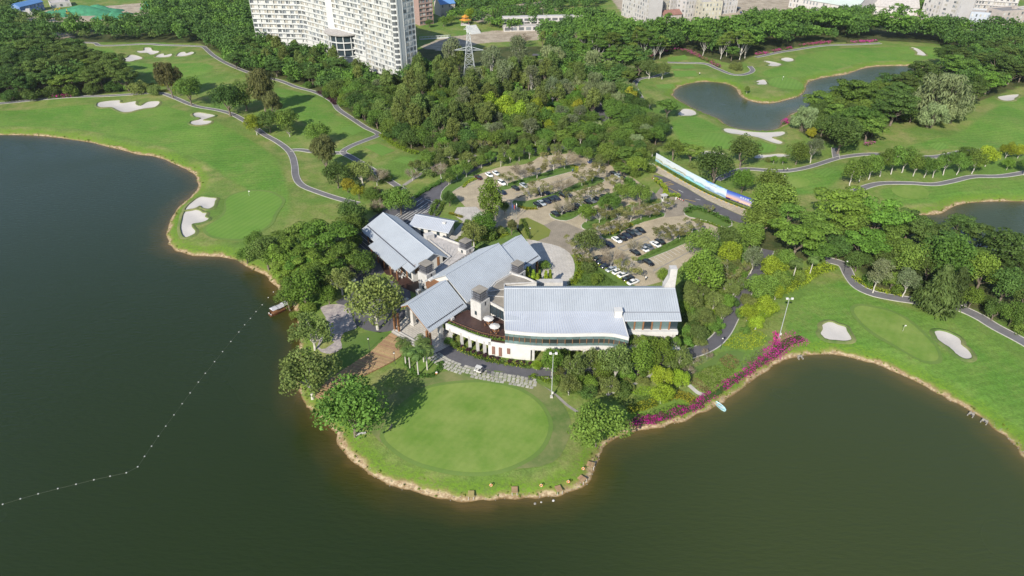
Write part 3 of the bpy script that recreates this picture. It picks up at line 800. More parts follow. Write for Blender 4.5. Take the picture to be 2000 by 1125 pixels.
for i in range(11):
    f = i / 10
    line(Z3((1165 + f * 460, 775 - f * 225)), Z3((1290 + f * 440, 850 - f * 225)), 0.09)
Z2 = lambda p: (860 + p[0] / 6.25, 290 + p[1] / 6.25)
for p, q, w in (((1220,940),(1700,680),0.45),((1230,905),(1240,920),0.4),):
    line(Z3(p), Z3(q), w, 'kerbg')
for a_, b_ in (((790,655),(1120,510)),((1120,510),(1180,548)),((1180,548),(870,690)),((790,655),(870,690))): line(Z3(a_), Z3(b_), 0.5, 'kerbg')
for a_, b_ in (((910,560),(990,540)),((990,540),(1030,570)),((1030,570),(940,605)),((1350,420),(1450,395)),((1450,395),(1490,425)),((1490,425),(1390,455)),((140,515),(430,420)),((560,640),(700,600)),((940,605),(1640,330)),((700,590),(880,640))): line(Z2(a_), Z2(b_), 0.5, 'kerbg')
for pts in ([(-25,12),(60,-2),(78,-14)],): pass

def island(px, m='lawn', h=0.16, label=None, sm=2):
    pl = smooth_closed([at(x, y) for x, y in px], sm)
    k = MB().prism([(p[0], p[1]) for p in pl], ZG, ZG + h - 0.02)
    o = tag(k.build("planted_island", M['kerb']), kind="structure")
    c = sum(pl, Vector()) / len(pl)
    inner = [p - (p - c).normalized() * 0.35 for p in pl]
    s_ = MB().prism([(p[0], p[1]) for p in inner], ZG + h - 0.06, ZG + h + 0.03)
    s_.build("grass_strip", M[m], o)
    return pl
ISL = [island(q) for q in (
    [(970,368),(1010,352),(1060,338),(1110,323),(1125,322),(1131,331),(1118,335),(1070,348),(1015,363),(985,372)],
    [(1000,400),(1003,392),(1025,394),(1075,380),(1130,357),(1160,345),(1182,352),(1166,362),(1120,375),(1062,394),(1050,406),(1020,408)],
    [(1072,419),(1082,428),(1105,432),(1126,424),(1150,408),(1215,380),(1209,372),(1150,397),(1110,416),(1085,411)],
    [(1135,445),(1150,449),(1182,438),(1240,411),(1292,396),(1286,388),(1230,400),(1170,425),(1140,435)],
    [(1172,461),(1192,468),(1216,452),(1260,433),(1298,423),(1292,414),(1250,425),(1210,442)],
    [(1245,504),(1258,509),(1352,470),(1366,453),(1350,448),(1310,471)],
    [(1335,415),(1350,402),(1390,412),(1430,432),(1420,446),(1380,432),(1345,424)],
    [(862,392),(880,378),(905,362),(935,350),(915,345),(880,358),(862,375)])]

# stone slabs set in the grass along the front road
sp = empty("stone_paving", at(945, 735)); tag(sp, kind="structure")
M['slab'] = mat('weathered_stone_slab', (0.40, 0.39, 0.34), 0.9, 0.3, 1.5, coord='W', obvar=0.2)
ctr = smooth_open([at(x, y) for x, y in [(846,694),(868,709),(905,723),(950,734),(1000,743),(1050,752)]], 10)
seg = [0.0]
for p, q in zip(ctr, ctr[1:]): seg.append(seg[-1] + (q - p).length)
def along(s):
    for i in range(len(seg) - 1):
        if seg[i + 1] >= s or i == len(seg) - 2:
            t = (s - seg[i]) / (seg[i + 1] - seg[i]); d = (ctr[i + 1] - ctr[i]).normalized()
            return ctr[i].lerp(ctr[i + 1], t), d
slab_me = [MB().box((0, 0, 0.05), (w_, d_, 0.1)).mesh("slab", M['slab']) for w_, d_ in ((0.94, 0.84), (0.84, 0.88), (1.02, 0.80))]
rs = random.Random(3)
for row in range(4):
    s_ = 0.4 + 0.3 * (row % 2)
    while s_ < seg[-1] - 0.4:
        if rs.random() < (0.97 if row in (1, 2) else 0.85):
            p, d = along(s_)
            q = p + Vector((-d.y, d.x, 0)) * ((row - 1.5) * 1.06 + rs.uniform(-.06, .06))
            q.z = ground_z(q.x, q.y) + .05
            o = put("slab", rs.choice(slab_me), sp, q - sp.location + Vector((0, 0, rs.uniform(0, .015))))
            o.rotation_euler.z = math.atan2(d.y, d.x) + rs.uniform(-.08, .08)
        s_ += rs.uniform(1.10, 1.22)

# wooden boardwalk, board by board
dk = empty("wooden_deck", at(700, 715)); tag(dk, kind="structure")
dl = smooth_open([at(x, y) for x, y in [(764,651),(741,672),(722,690),(690,711),(650,738),(610,769)]], 10)
dr = smooth_open([at(x, y) for x, y in [(786,664),(789,688),(770,705),(735,723),(690,745),(624,779)]], 10)
nb = 64
for i in range(nb):
    def cut(L_, f):
        k = f * (len(L_) - 1); j = min(int(k), len(L_) - 2); return L_[j].lerp(L_[j + 1], k - j)
    f0, f1 = i / nb + 0.0022, (i + 1) / nb - 0.0022
    a, b, c, d = cut(dl, f0), cut(dr, f0), cut(dr, f1), cut(dl, f1)
    mm_ = (a + c) / 2; z = ground_z(mm_.x, mm_.y) + 0.34 + random.uniform(0, .02)
    e = random.uniform(-.15, .1)
    ax = (b - a).normalized()
    q = [(p.x, p.y, z) for p in (a - ax * e, b + ax * e, c + ax * e, d - ax * e)]
    MB().slab(q[::-1] if ((b - a).cross(d - a)).z < 0 else q, 0.12).build("plank", M['deck'], dk)
jo = MB()
for L_ in (dl, dr, [p.lerp(q, 0.5) for p, q in zip(dl, dr)]):
    for p, q in zip(L_[::3], L_[3::3]): jo.tube((p.x, p.y, ZG + .1), (q.x, q.y, ZG + .1), .1, n=4)
jo.build("joist", M['wood'], dk)

# ------------------------------------------------------------------ the clubhouse
def frame_of(A, B, zr):
    a, b = at(*A, zr), at(*B, zr)
    d = (b - a).normalized()
    return a, b, d, Vector((d.y, -d.x, 0))

def gable_roof(root, a, b, d, u, zr, w1, dz1, w2, dz2, m='roof', t=0.28, over=0.0):
    """two slopes from ridge a-b; u points to the first slope"""
    a2, b2 = a - d * over, b + d * over
    U = Vector((0, 0, 1))
    rf = MB()
    def slope(w, dz, sgn):
        q = [a2, b2, b2 + u * sgn * w - U * dz, a2 + u * sgn * w - U * dz]
        n = (q[1] - q[0]).cross(q[3] - q[0])
        rf.slab(q if n.z > 0 else q[::-1], t)
    slope(w1, dz1, 1); slope(w2, dz2, -1)
    r = rf.build("roof", M[m], root)
    sm = MB()
    L = (b2 - a2).length; n = int(L / 0.62)
    for i in range(n + 1):
        s0 = a2 + d * (L * i / n)
        for w, dz, sgn in ((w1, dz1, 1), (w2, dz2, -1)):
            e = s0 + u * sgn * w - U * dz
            h = d * 0.05
            up = U * 0.09
            sm.hexa([s0 - h, s0 + h, e + h, e - h, s0 - h * .5 + up, s0 + h * .5 + up, e + h * .5 + up, e - h * .5 + up])
    so = sm.build("standing_seams", M['seam' if m == 'roof' else 'seamw'], r); tag(so, kind="stuff")
    MB().hexa([a2 - u * .25 + U * .02, b2 - u * .25 + U * .02, b2 + u * .25 + U * .02, a2 + u * .25 + U * .02, a2 - u * .08 + U * .16, b2 - u * .08 + U * .16, b2 + u * .08 + U * .16, a2 + u * .08 + U * .16]).build("ridge_cap", M['roofw'], r)
    for w, dz, sgn in ((w1, dz1, 1), (w2, dz2, -1)):
        e0, e1 = a2 + u * sgn * w - U * (dz + .2), b2 + u * sgn * w - U * (dz + .2)
        MB().tube(e0, e1, .16, n=6).build("gutter", M['roofw'], r)
    return r
M['seamw'] = mat('pale_metal_seam', (0.40, 0.44, 0.55), 0.45, metal=0.2, spec=0.5)

def gable_body(root, a, b, d, u, zr, w1, dz1, w2, dz2, ins=0.9, end=0.8, z0=ZG, m='white', t=0.34):
    """walls closed up to the underside of the roof"""
    P = []
    for p in (a + d * end, b - d * end):
        for w, sgn, s_ in ((w1 - ins, 1, dz1 / w1), (0, 1, 0), (w2 - ins, -1, dz2 / w2)):
            q = p + u * sgn * w
            P.append((q.x, q.y, zr - t - s_ * w))
        for w, sgn in ((w2 - ins, -1), (w1 - ins, 1)):
            q = p + u * sgn * w
            P.append((q.x, q.y, z0))
    return MB().add(P, [(0, 1, 2, 3, 4), (9, 8, 7, 6, 5), (0, 5, 6, 1), (1, 6, 7, 2), (2, 7, 8, 3), (4, 9, 5, 0), (3, 8, 9, 4)]).build("wall", M[m], root)

def wallbox(root, name, p, d, u, along_, out, z0, z1, wd, th, m, parent=None):
    """a box on a wall: p origin, along_ metres along d, out metres along u"""
    c = p + d * along_ + u * out
    o = MB().box((c.x, c.y, (z0 + z1) / 2), (wd, th, z1 - z0), math.atan2(d.y, d.x)).build(name, M[m], parent or root)
    return o

# west pavilion ---------------------------------------------------
a, b, d, u = frame_of((748,415), (847,495), 10.5)
wv = tag(empty("clubhouse_pavilion", (a + b) / 2 * 1), "long white pavilion with blue-grey metal gable roof, left of the clubhouse towers", "building")
wv.location.z = ZG
gable_roof(wv, a, b, d, u, 10.5, 8.9, 4.1, 5.5, 3.4)
gable_body(wv, a, b, d, u, 10.5, 8.9, 4.1, 5.5, 3.4, ins=1.6, end=1.4)
U = Vector((0, 0, 1)); L = (b - a).length
q = [a + d * (L * .31) + u * 7.3 - U * 3.22, a + d * (L * .86) + u * 7.3 - U * 3.22, a + d * (L * .86) + u * 11.6 - U * 4.75, a + d * (L * .31) + u * 11.6 - U * 4.75]
n_ = (q[1] - q[0]).cross(q[3] - q[0])
lt = MB().slab(q if n_.z > 0 else q[::-1], .25).build("terrace_roof", M['roof'], wv)
s_ = MB()
for i in range(33):
    s0 = q[0].lerp(q[1], i / 32); e0 = q[3].lerp(q[2], i / 32); h = d * .05
    s_.hexa([s0 - h, s0 + h, e0 + h, e0 - h, s0 - h + U * .08, s0 + h + U * .08, e0 + h + U * .08, e0 - h + U * .08])
tag(s_.build("standing_seams", M['seam'], lt), kind="stuff")
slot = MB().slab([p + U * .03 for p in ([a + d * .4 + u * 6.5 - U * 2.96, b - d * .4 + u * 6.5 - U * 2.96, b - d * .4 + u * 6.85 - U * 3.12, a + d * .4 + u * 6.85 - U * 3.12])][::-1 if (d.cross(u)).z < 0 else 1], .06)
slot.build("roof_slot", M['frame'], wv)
for i in range(9):
    wallbox(wv, "window", a, d, u, 3.2 + i * 3.6, 7.36, ZG + .6, 5.6, 2.3, .1, 'glass')
    wallbox(wv, "timber_pier", a, d, u, 1.5 + i * 3.6, 7.42, ZG, 5.9, .5, .3, 'wood')
for i in range(5):
    c = a + d * (L * (.33 + .52 * i / 4)) + u * 11.0
    MB().box((c.x, c.y, (ZG + 5.75) / 2), (.32, .32, 5.75 - ZG - .3), math.atan2(d.y, d.x)).build("post", M['wood'], wv)
for k, (o1, wd) in enumerate(((-2.2, .9), (2.6, .9), (5.4, 2.2))):
    c = b - d * 1.36 + u * o1
    MB().box((c.x, c.y, 6.2), (.12, wd, 3.2), math.atan2(d.y, d.x)).build("timber_panel", M['wood'], wv)
# its shaded dining terrace
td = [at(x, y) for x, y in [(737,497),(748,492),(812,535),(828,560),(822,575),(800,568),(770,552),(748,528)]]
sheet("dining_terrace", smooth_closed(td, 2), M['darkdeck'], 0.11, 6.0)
def cafe_table(x, y, lab):
    p = at(x, y); p.z = ZG + .11
    t = tag(empty("dining_table", p), lab, "table", "white tables on the shaded terrace")
    MB().box((0, 0, .74), (.95, .95, .06)).build("table_top", M['white'], t, local=True)
    MB().tube((0, 0, 0), (0, 0, .72), .06, n=8).build("leg", M['frame'], t, local=True)
    for sx, sy in ((1, 0), (-1, 0), (0, 1), (0, -1)):
        c = MB().box((sx * .8, sy * .8, .45), (.45, .45, .05)).box((sx * 1.0, sy * 1.0, .68), (.06 + .39 * abs(sy), .06 + .39 * abs(sx), .46))
        for i in (-1, 1):
            for j in (-1, 1): c.box((sx * .8 + i * .19, sy * .8 + j * .19, .22), (.05, .05, .44))
        c.build("chair", M['white'], t, local=True)
for i, (x, y) in enumerate(((739,500),(748,508),(757,516),(766,524),(776,533),(786,542))):
    cafe_table(x, y, "%s white table along the shaded edge of the pavilion terrace, counting from the far end" % ("first second third fourth fifth sixth".split()[i]))

# small outbuilding ------------------------------------------------
a, b, d, u = frame_of((811,419), (888,433), 7.0)
ob = tag(empty("outbuilding", (a + b) / 2), "small white outbuilding with pale seamed roof behind the long pavilion", "building"); ob.location.z = ZG
gable_roof(ob, a, b, d, u, 7.0, 5.2, 1.9, 3.4, 1.3, 'roofw')
gable_body(ob, a, b, d, u, 7.0, 5.2, 1.9, 3.4, 1.3, ins=1.2, end=1.6)
for i, x_ in enumerate((4.6, 7.6, 11.0)):
    wallbox(ob, "window", a, d, u, x_, 4.03, ZG + .5, 4.4, 1.2, .1, 'glass')
c = a + d * 12.4 + u * 1.5
MB().box((c.x, c.y, 6.75), (1.3, 1.0, .5), math.atan2(d.y, d.x)).build("skylight", M['white'], ob)

# pale flat roof between the pavilion and the hall -------------------
fl = tag(empty("flat_roof_link", at(885, 490)), "low link block with pale flat roof and parapet between pavilion and hall", "building")
F1 = [at(x, y, 6.6) for x, y in [(829,463),(846,459),(926,488),(922,497),(866,530),(846,545),(836,540),(880,503)]]
MB().prism(F1, ZG, 6.6).build("wall", M['white'], fl)
MB().prism([p - (p - sum(F1, Vector()) / 8).normalized() * .5 for p in F1], 6.5, 6.63).build("flat_roof", M['flatw'], fl)
for p, q in zip(F1, F1[1:] + F1[:1]):
    MB().box(((p.x + q.x) / 2, (p.y + q.y) / 2, 6.85), ((q - p).length, .35, .6), math.atan2(q.y - p.y, q.x - p.x)).build("parapet", M['stonewhite'], fl)
for i in range(7):
    p = F1[0].lerp(F1[2], .15 + .1 * i); q = F1[7].lerp(F1[4], .05 + .1 * i)
    MB().box(((p.x + q.x) / 2, (p.y + q.y) / 2, 6.68), ((q - p).length * .7, .12, .1), math.atan2(q.y - p.y, q.x - p.x)).build("roof_rib", M['stonewhite'], fl)
c = at(838, 462, 7.4)
MB().box((c.x, c.y, 7.4), (3.0, 2.2, 2.2), .6).build("roof_hatch", M['stonewhite'], fl)
hp = [at(x, y, 7.2) for x, y in [(856,536),(880,520),(905,504),(926,492)]]
hr = MB()
for p, q in zip(hp, hp[1:]):
    hr.tube((p.x, p.y, 7.7), (q.x, q.y, 7.7), .08, n=5)
    for k in range(4):
        r_ = p.lerp(q, k / 4); hr.tube((r_.x, r_.y, 6.6), (r_.x, r_.y, 7.7), .07, n=5)
hr.build("railing", M['frame'], fl)

# hall: main roof, rear porch roof, front porch roof ---------------
hall = tag(empty("clubhouse_hall", at(925, 560)), "central clubhouse hall with stepped blue-grey metal gable roofs and front porch", "building")
a, b, d, u = frame_of((974,475), (869,537), 14.3); u = -u
gable_roof(hall, a, b, d, u, 14.3, 8.4, 6.0, 8.8, 5.5)
gable_body(hall, a, b, d, u, 14.3, 8.4, 6.0, 8.8, 5.5, ins=.8, end=.6)
for i in range(5):
    wallbox(hall, "window", a, d, u, 3.5 + i * 4.4, 7.63, 4, 7.2, 2.4, .1, 'glass')
ar, br, dr_, ur = frame_of((1018,459), (979,482), 13.0); ur = -ur
gable_roof(hall, ar, br, dr_, ur, 13.0, 8.2, 5.6, 2.6, 1.6)
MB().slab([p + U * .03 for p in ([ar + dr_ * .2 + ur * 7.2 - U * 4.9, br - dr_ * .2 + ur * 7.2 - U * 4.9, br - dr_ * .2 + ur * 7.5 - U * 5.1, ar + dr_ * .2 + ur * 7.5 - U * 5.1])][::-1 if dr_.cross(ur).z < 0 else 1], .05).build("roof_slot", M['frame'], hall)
for s_, w in ((.6, 7.2), (.6, -2.0), (9.4, 7.2), (9.4, -2.0), (.6, 2.6)):
    c = ar + dr_ * s_ + ur * w
    zt = 13.0 - .4 - (5.6 / 8.2 * w if w > 0 else 1.6 / 2.6 * -w)
    MB().box((c.x, c.y, (ZG + zt) / 2), (.6, .6, zt - ZG), math.atan2(dr_.y, dr_.x)).build("porch_column", M['wood'], hall)
af, bf, df, uf = frame_of((871,547), (796,594), 13.2); uf = -uf
gable_roof(hall, af, bf, df, uf, 13.2, 7.8, 6.0, 2.8, 1.7)
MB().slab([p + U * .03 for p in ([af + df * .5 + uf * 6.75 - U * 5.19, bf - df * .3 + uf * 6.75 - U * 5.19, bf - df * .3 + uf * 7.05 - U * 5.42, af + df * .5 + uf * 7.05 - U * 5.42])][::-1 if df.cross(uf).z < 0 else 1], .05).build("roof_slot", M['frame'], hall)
tr = MB()                      # timber trim under the gable ends
for w, dz, sg in ((7.8, 6.0, 1), (2.8, 1.7, -1)):
    for e in (bf - df * .15, af + df * .15):
        p0, p1 = e - U * .5, e + uf * sg * w - U * (dz + .5)
        tr.tube(p0, p1, .2, n=4)
    for k in range(6):
        s0 = af.lerp(bf, (k + .5) / 6)
        tr.tube(s0 - U * .45, s0 + uf * sg * w - U * (dz + .45), .14, n=4)
tr.build("rafters", M['wood'], hall)
for k in range(3):             # skylights in the timber strip between the roofs
    c = at(842 + k * 13, 545.5 - k * 5.6, 10.6)
    MB().box((c.x, c.y, 10.62), (1.7, 1.1, .5), math.atan2(d.y, d.x)).build("skylight", M['white'], hall)
ts = [at(x, y, 10.4) for x, y in [(831,551),(867,537.5),(873,545),(836,562)]]
MB().prism(ts, 9.2, 10.4).build("timber_deck_strip", M['wood'], hall)
for (x, y), k in (((772,645),'wood'),((780,649),'wood'),((836,679),'wood'),((842,682),'wood'),((798,620),'stonewhite'),((808,634),'stonewhite'),((861,661),'stonewhite'),((884,650),'stonewhite'),((820,602),'stonewhite'),((868,630),'stonewhite')):
    p = at(x, y)
    w = (p - bf).dot(uf); w = max(-2.4, min(7.4, w))
    zt = 13.2 - .5 - (6.0 / 7.8 * w if w > 0 else 1.7 / 2.8 * -w)
    zt = min(zt, 8.2)
    sz = .55 if k == 'wood' else 1.1
    o = MB().box((p.x, p.y, (ZG + zt) / 2), (sz, sz, zt - ZG), math.atan2(df.y, df.x))
    if k != 'wood': o.box((p.x, p.y, ZG + .35), (1.5, 1.5, .7), math.atan2(df.y, df.x))
    o.build("porch_post" if k == 'wood' else "stone_column", M[k], hall)
for i in range(3):
    p = at(765 + i * 3.0, 650 - i * 2.5); q = at(838 + i * 2.5, 692 - i * 3.5)
    MB().box(((p.x + q.x) / 2, (p.y + q.y) / 2, ZG + .09 + .13 * i), ((q - p).length, .45, .14), math.atan2(q.y - p.y, q.x - p.x)).build("step", M['stonewhite'], hall)

def tower(px, zt, zw, z0, size, name_label, ang):
    p = at(*px, zt); p.z = z0
    t = tag(empty("vent_tower", p, ang), name_label, "tower", "white vent towers with dark lattice cages")
    h = zw - z0
    MB().box((0, 0, h / 2), (size, size, h)).build("shaft", M['stonewhite'], t, local=True)
    for sx in (-1, 1):
        MB().box((0, sx * size / 2, h - .9), (.5, .1, 1.2)).build("slot_opening", M['frame'], t, local=True)
        MB().box((sx * size / 2, 0, h * .35), (.1, .8, 1.3)).build("window", M['glass'], t, local=True)
    c = size * .82; hc = zt - zw
    cg = MB()
    for k in range(5):
        z = h + hc * k / 4 + .02
        for sx in (-1, 1):
            cg.box((sx * c / 2, 0, z), (.09, c, .09)); cg.box((0, sx * c / 2, z), (c, .09, .09))
    for k in range(7):
        o_ = c * (k / 6 - .5)
        for sx in (-1, 1):
            cg.box((sx * c / 2, o_, h + hc / 2), (.08, .08, hc)); cg.box((o_, sx * c / 2, h + hc / 2), (.08, .08, hc))
    cg.build("lattice_cage", M['lattice'], t, local=True)
    MB().box((0, 0, h + hc * .45), (c * .8, c * .8, hc * .85)).build("inner_louvre", M['frame'], t, local=True)
    MB().box((0, 0, h + hc + .06), (c * 1.05, c * 1.05, .12)).build("cap", M['flat'], t, local=True)
    return t
ang = math.atan2(d.y, d.x)
tower((832,514), 12.2, 9.4, ZG, 3.9, "white vent tower with dark lattice cage at the pavilion's near end", ang)
tower((909,470), 10.4, 8.0, 6.4, 3.7, "low vent tower on the pale flat roof, farthest of the four lattice cages", ang)
tower((1011,514), 12.4, 9.6, 6.0, 3.5, "vent tower with lattice cage beside the bamboo on the hall's right side", ang)
tower((937,565), 15.2, 12.1, 6.0, 3.9, "tall white vent tower with lattice cage standing on the dark roof terrace", ang)

# flat roofed link and east wing -------------------------------------
ew = tag(empty("clubhouse_wing", at(1150, 640)), "long clubhouse wing with pale metal roof and curved green glass front", "building")
FR = [at(x, y, 10.0) for x, y in [(947,586),(985,606),(985,556),(1048,553),(1026,543),(999,535),(968,552),(952,570)]]
MB().prism(FR, ZG, 10.0).build("link_wall", M['white'], ew)
MB().prism([p - (p - sum(FR, Vector()) / len(FR)).normalized() * .4 for p in FR], 9.9, 10.04).build("link_roof", M['flat'], ew)
for p, q in zip(FR, FR[1:] + FR[:1]):
    MB().box(((p.x + q.x) / 2, (p.y + q.y) / 2, 10.2), ((q - p).length, .3, .5), math.atan2(q.y - p.y, q.x - p.x)).build("parapet", M['stonewhite'], ew)
for p, q in ((FR[0].lerp(FR[7], .5), FR[1].lerp(FR[2], .5)), (FR[7], FR[2].lerp(FR[1], .2))):
    MB().box(((p.x + q.x) / 2, (p.y + q.y) / 2, 10.12), ((q - p).length, .25, .2), math.atan2(q.y - p.y, q.x - p.x)).build("roof_joint", M['stonewhite'], ew)
for i in range(5):             # glazed front of the link towards the terrace
    p = FR[0].lerp(FR[1], (i + .5) / 5); q = (FR[1] - FR[0]); nrm = Vector((q.y, -q.x, 0)).normalized()
    if nrm.y > 0: nrm = -nrm
    c = p + nrm * .08
    pn = MB().box((c.x, c.y, 8.0), (q.length / 5 - .16, .08, 2.9), math.atan2(q.y, q.x)).build("window", M['glass'], ew)
    c = p + nrm * .14
    MB().box((c.x + q.x / 10, c.y + q.y / 10, 8.0), (.14, .14, 3.2), math.atan2(q.y, q.x)).build("mullion", M['frame'], ew)
pw = [at(1048, 553, 6.0), at(1099, 557, 6.0)]
MB().box(((pw[0].x + pw[1].x) / 2, pw[0].y, 4.2), ((pw[1] - pw[0]).length, 2.2, 5.4)).build("garden_wall", M['stonewhite'], ew)
a, b = at(985, 563, 15.0), at(1319, 564, 15.0); b.y = a.y
d, u = Vector((1, 0, 0)), Vector((0, -1, 0))
gable_roof(ew, a, b, d, u, 15.0, 10.8, 3.4, 6.6, 3.5)
gable_body(ew, a, b, d, u, 15.0, 10.8, 3.4, 6.6, 3.5, ins=1.1, end=.9)
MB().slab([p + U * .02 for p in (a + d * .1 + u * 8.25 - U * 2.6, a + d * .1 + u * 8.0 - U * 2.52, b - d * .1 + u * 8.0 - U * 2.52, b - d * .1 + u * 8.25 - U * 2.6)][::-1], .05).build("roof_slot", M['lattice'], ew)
edge = smooth_open([at(x, y, 10.6) for x, y in [(986,646),(1020,650),(1060,652.5),(1112,653),(1160,652),(1196,653),(1228,660)]], 6)
NE_ = len(edge)
rows = []
for i, e in enumerate(edge):
    t0 = a + d * ((b - a).length * (.0 + .69 * i / (NE_ - 1)) * 0) 
    xt = a.x + (at(1215, 614, 12.5).x - a.x) * i / (NE_ - 1)
    top = Vector((xt, a.y - 7.9, 12.62))
    rows.append([top + (e - top) * (k / 8) + U * (-0.35 * math.sin(math.pi * k / 8) * .6) for k in range(9)])
fr = MB().strip(rows)
low = [[p - U * .25 for p in r] for r in rows]
fr.strip([r[::-1] for r in low])
fo = fr.build("lower_roof", M['roofw'], ew)
s_ = MB()
for i in range(0, 57):
    f = i / 56 * (NE_ - 1); j = min(int(f), NE_ - 2); tt = f - j
    col = [rows[j][k].lerp(rows[j + 1][k], tt) for k in range(9)]
    for p, q in zip(col, col[1:]):
        h = Vector((.06, 0, 0))
        s_.hexa([p - h, p + h, q + h, q - h, p - h * .5 + U * .1, p + h * .5 + U * .1, q + h * .5 + U * .1, q - h * .5 + U * .1])
tag(s_.build("standing_seams", M['seamw'], fo), kind="stuff")
for sd_ in (0, NE_ - 1):       # verge boards
    v = MB()
    for p, q in zip(rows[sd_], rows[sd_][1:]): v.tube(p, q, .16, n=4)
    v.build("verge", M['white'], fo)
fs = MB()                      # white fascia along the curved eave
fs.strip([[e + Vector((0, -.15, .22)), e + Vector((0, -.15, -.75))] for e in edge])
fs.strip([[e + Vector((0, -.15, .22)), e + Vector((0, .25, .22))] for e in edge][::-1])
fs.build("fascia", M['white'], ew)
def curve_at(L_, f):
    k = f * (len(L_) - 1); j = min(int(k), len(L_) - 2); return L_[j].lerp(L_[j + 1], k - j)
gl = [Vector((e.x, e.y + .45, 0)) for e in edge]
NB = 21
M['glasst'] = mat('clear_dark_glass', (0.05, 0.06, 0.055), 0.08, spec=0.6, obvar=0.5)
for i in range(NB):
    p, q = curve_at(gl, i / NB), curve_at(gl, (i + 1) / NB)
    an = math.atan2(q.y - p.y, q.x - p.x); ln = (q - p).length; c = (p + q) / 2
    for z0, z1, m_ in ((6.35, 7.25, 'glassg'), (7.28, 8.55, 'glasst'), (8.58, 9.95, 'glassg')):
        MB().box((c.x, c.y, (z0 + z1) / 2), (ln - .05, .07, z1 - z0), an).build("pane", M[m_], ew)
    MB().box((p.x, p.y - .02, 7.9), (.16, .26, 1.5), an).build("mullion", M['wood'], ew)
MB().prism([Vector((p.x, p.y + .6, 0)) for p in gl] + [Vector((gl[-1].x - .8, a.y - 9, 0)), Vector((gl[0].x + .4, a.y - 9, 0))], 6.0, 6.3).build("floor_slab", M['white'], ew)
MB().prism([Vector((p.x, p.y + 3.2, 0)) for p in gl] + [Vector((gl[-1].x - 1.6, a.y - 9.5, 0)), Vector((gl[0].x + .8, a.y - 9.5, 0))], 6.3, 10.4).build("inner_room", M['wood'], ew)
MB().box((gl[-1].x + .1, (gl[-1].y + a.y - 9) / 2 + .3, 8.2), (.3, abs(gl[-1].y - (a.y - 9)) - .4, 4.0)).build("end_wall", M['white'], ew)
sl = MB(); sl.strip([[Vector((p.x, p.y - .3, 6.32)), Vector((p.x, p.y - .3, 5.75))] for p in gl]); sl.strip([[Vector((p.x, p.y - .3, 6.32)), Vector((p.x, p.y + .7, 6.32))] for p in gl][::-1])
sl.build("slab_edge", M['white'], ew)
# ground floor: curved white wall, slot windows, columns and open dining bays
base = smooth_open([at(x, y) for x, y in [(872,662),(905,676),(930,686),(954,693),(990,699),(1036,704),(1090,705),(1140,704),(1200,704),(1222,708)]], 6)
topz = 6.15
def wall_curve(i0, i1, z0, z1, th, name, m, dy=0.0):
    r = []
    for k in range(i0, i1 + 1):
        p = base[k]; dd = (base[min(k + 1, len(base) - 1)] - base[max(k - 1, 0)]).normalized(); nn = Vector((-dd.y, dd.x, 0))
        A, B = p + nn * dy, p + nn * (dy + th)
        r.append([(B.x, B.y, z0), (A.x, A.y, z0), (A.x, A.y, z1), (B.x, B.y, z1), (B.x, B.y, z0)])
    w = MB().strip(r)
    w.add(r[0][:4], [(0, 1, 2, 3)]); w.add(r[-1][:4], [(3, 2, 1, 0)])
    return w.build(name, M[m], ew)
nbp = len(base) - 1
wall_curve(18, 30, ZG - .1, topz, .35, "curved_wall", 'white')
wall_curve(0, 19, 4.9, 6.85, .5, "curved_beam", 'white')
wall_curve(0, nbp, ZG, 5.6, .3, "inner_wall", 'cream', 4.2)
wall_curve(30, nbp, 5.1, 6.0, .4, "beam", 'white')
for k in (2, 5.5, 9, 12.8, 16.4):
    p = curve_at(base, k / nbp); MB().box((p.x, p.y + .3, 3.6), (.75, .75, 4.6), .35).build("stone_column", M['stonewhite'], ew)
for k in (30.6, 34, 38, 42, 46, 50, 53.4):
    p = curve_at(base, k / nbp); MB().box((p.x, p.y + .3, 3.4), (.7, .7, 4.2)).build("stone_column", M['stonewhite'], ew)
for k, z0, z1 in ((19.4, 2.2, 4.8), (21.6, 1.9, 4.8), (24, 3.1, 4.9)):
    p, q = curve_at(base, k / nbp), curve_at(base, (k + 1) / nbp)
    MB().box(((p.x + q.x) / 2, (p.y + q.y) / 2, (z0 + z1) / 2), (.85, .5, z1 - z0), math.atan2(q.y - p.y, q.x - p.x)).build("brick_slot", M['brickred'], ew)
for k in range(3):
    p = curve_at(base, (31.5 + k * .1) / nbp)
for k in (36, 40, 44, 48, 52):
    p = curve_at(base, k / nbp)
    MB().box((p.x, p.y + 4.1, 3.4), (2.6, .12, 3.2)).build("window", M['glass'], ew)
TER = [Vector((p.x, p.y + .45, 0)) for p in base[0:25]] + [Vector((-1.6, 158.0, 0)), Vector((-7.6, 161.5, 0)), Vector((-13, 163.5, 0)), Vector((-19, 158.8, 0))]
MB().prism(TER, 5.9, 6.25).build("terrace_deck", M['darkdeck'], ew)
hb = [Vector((p.x, p.y + 1.1, 6.4)) for p in base[1:25]]
rl = MB()
for p, q in zip(hb, hb[1:]):
    rl.tube((p.x, p.y + .9, 7.2), (q.x, q.y + .9, 7.2), .05, n=5); rl.tube((p.x, p.y + .9, 6.25), (p.x, p.y + .9, 7.2), .04, n=4)
rl.build("railing", M['wood'], ew)
TERRACE_HEDGE = hb
for k in range(6):             # windows of the far end of the wing
    c = Vector((b.x - 1.6 - k * 2.4, a.y - 9.66, 0))
    MB().box((c.x, c.y, 9.5), (2.1, .1, 3.2)).build("window", M['glassg' if k % 3 else 'glass'], ew)
    MB().box((c.x - 1.2, c.y - .1, 9.5), (.4, .35, 3.4)).build("timber_pier", M['wood'], ew)
MB().box((b.x - 7.2, a.y - 10.1, 7.3), (13.6, 1.6, 1.0)).build("balcony", M['white'], ew)
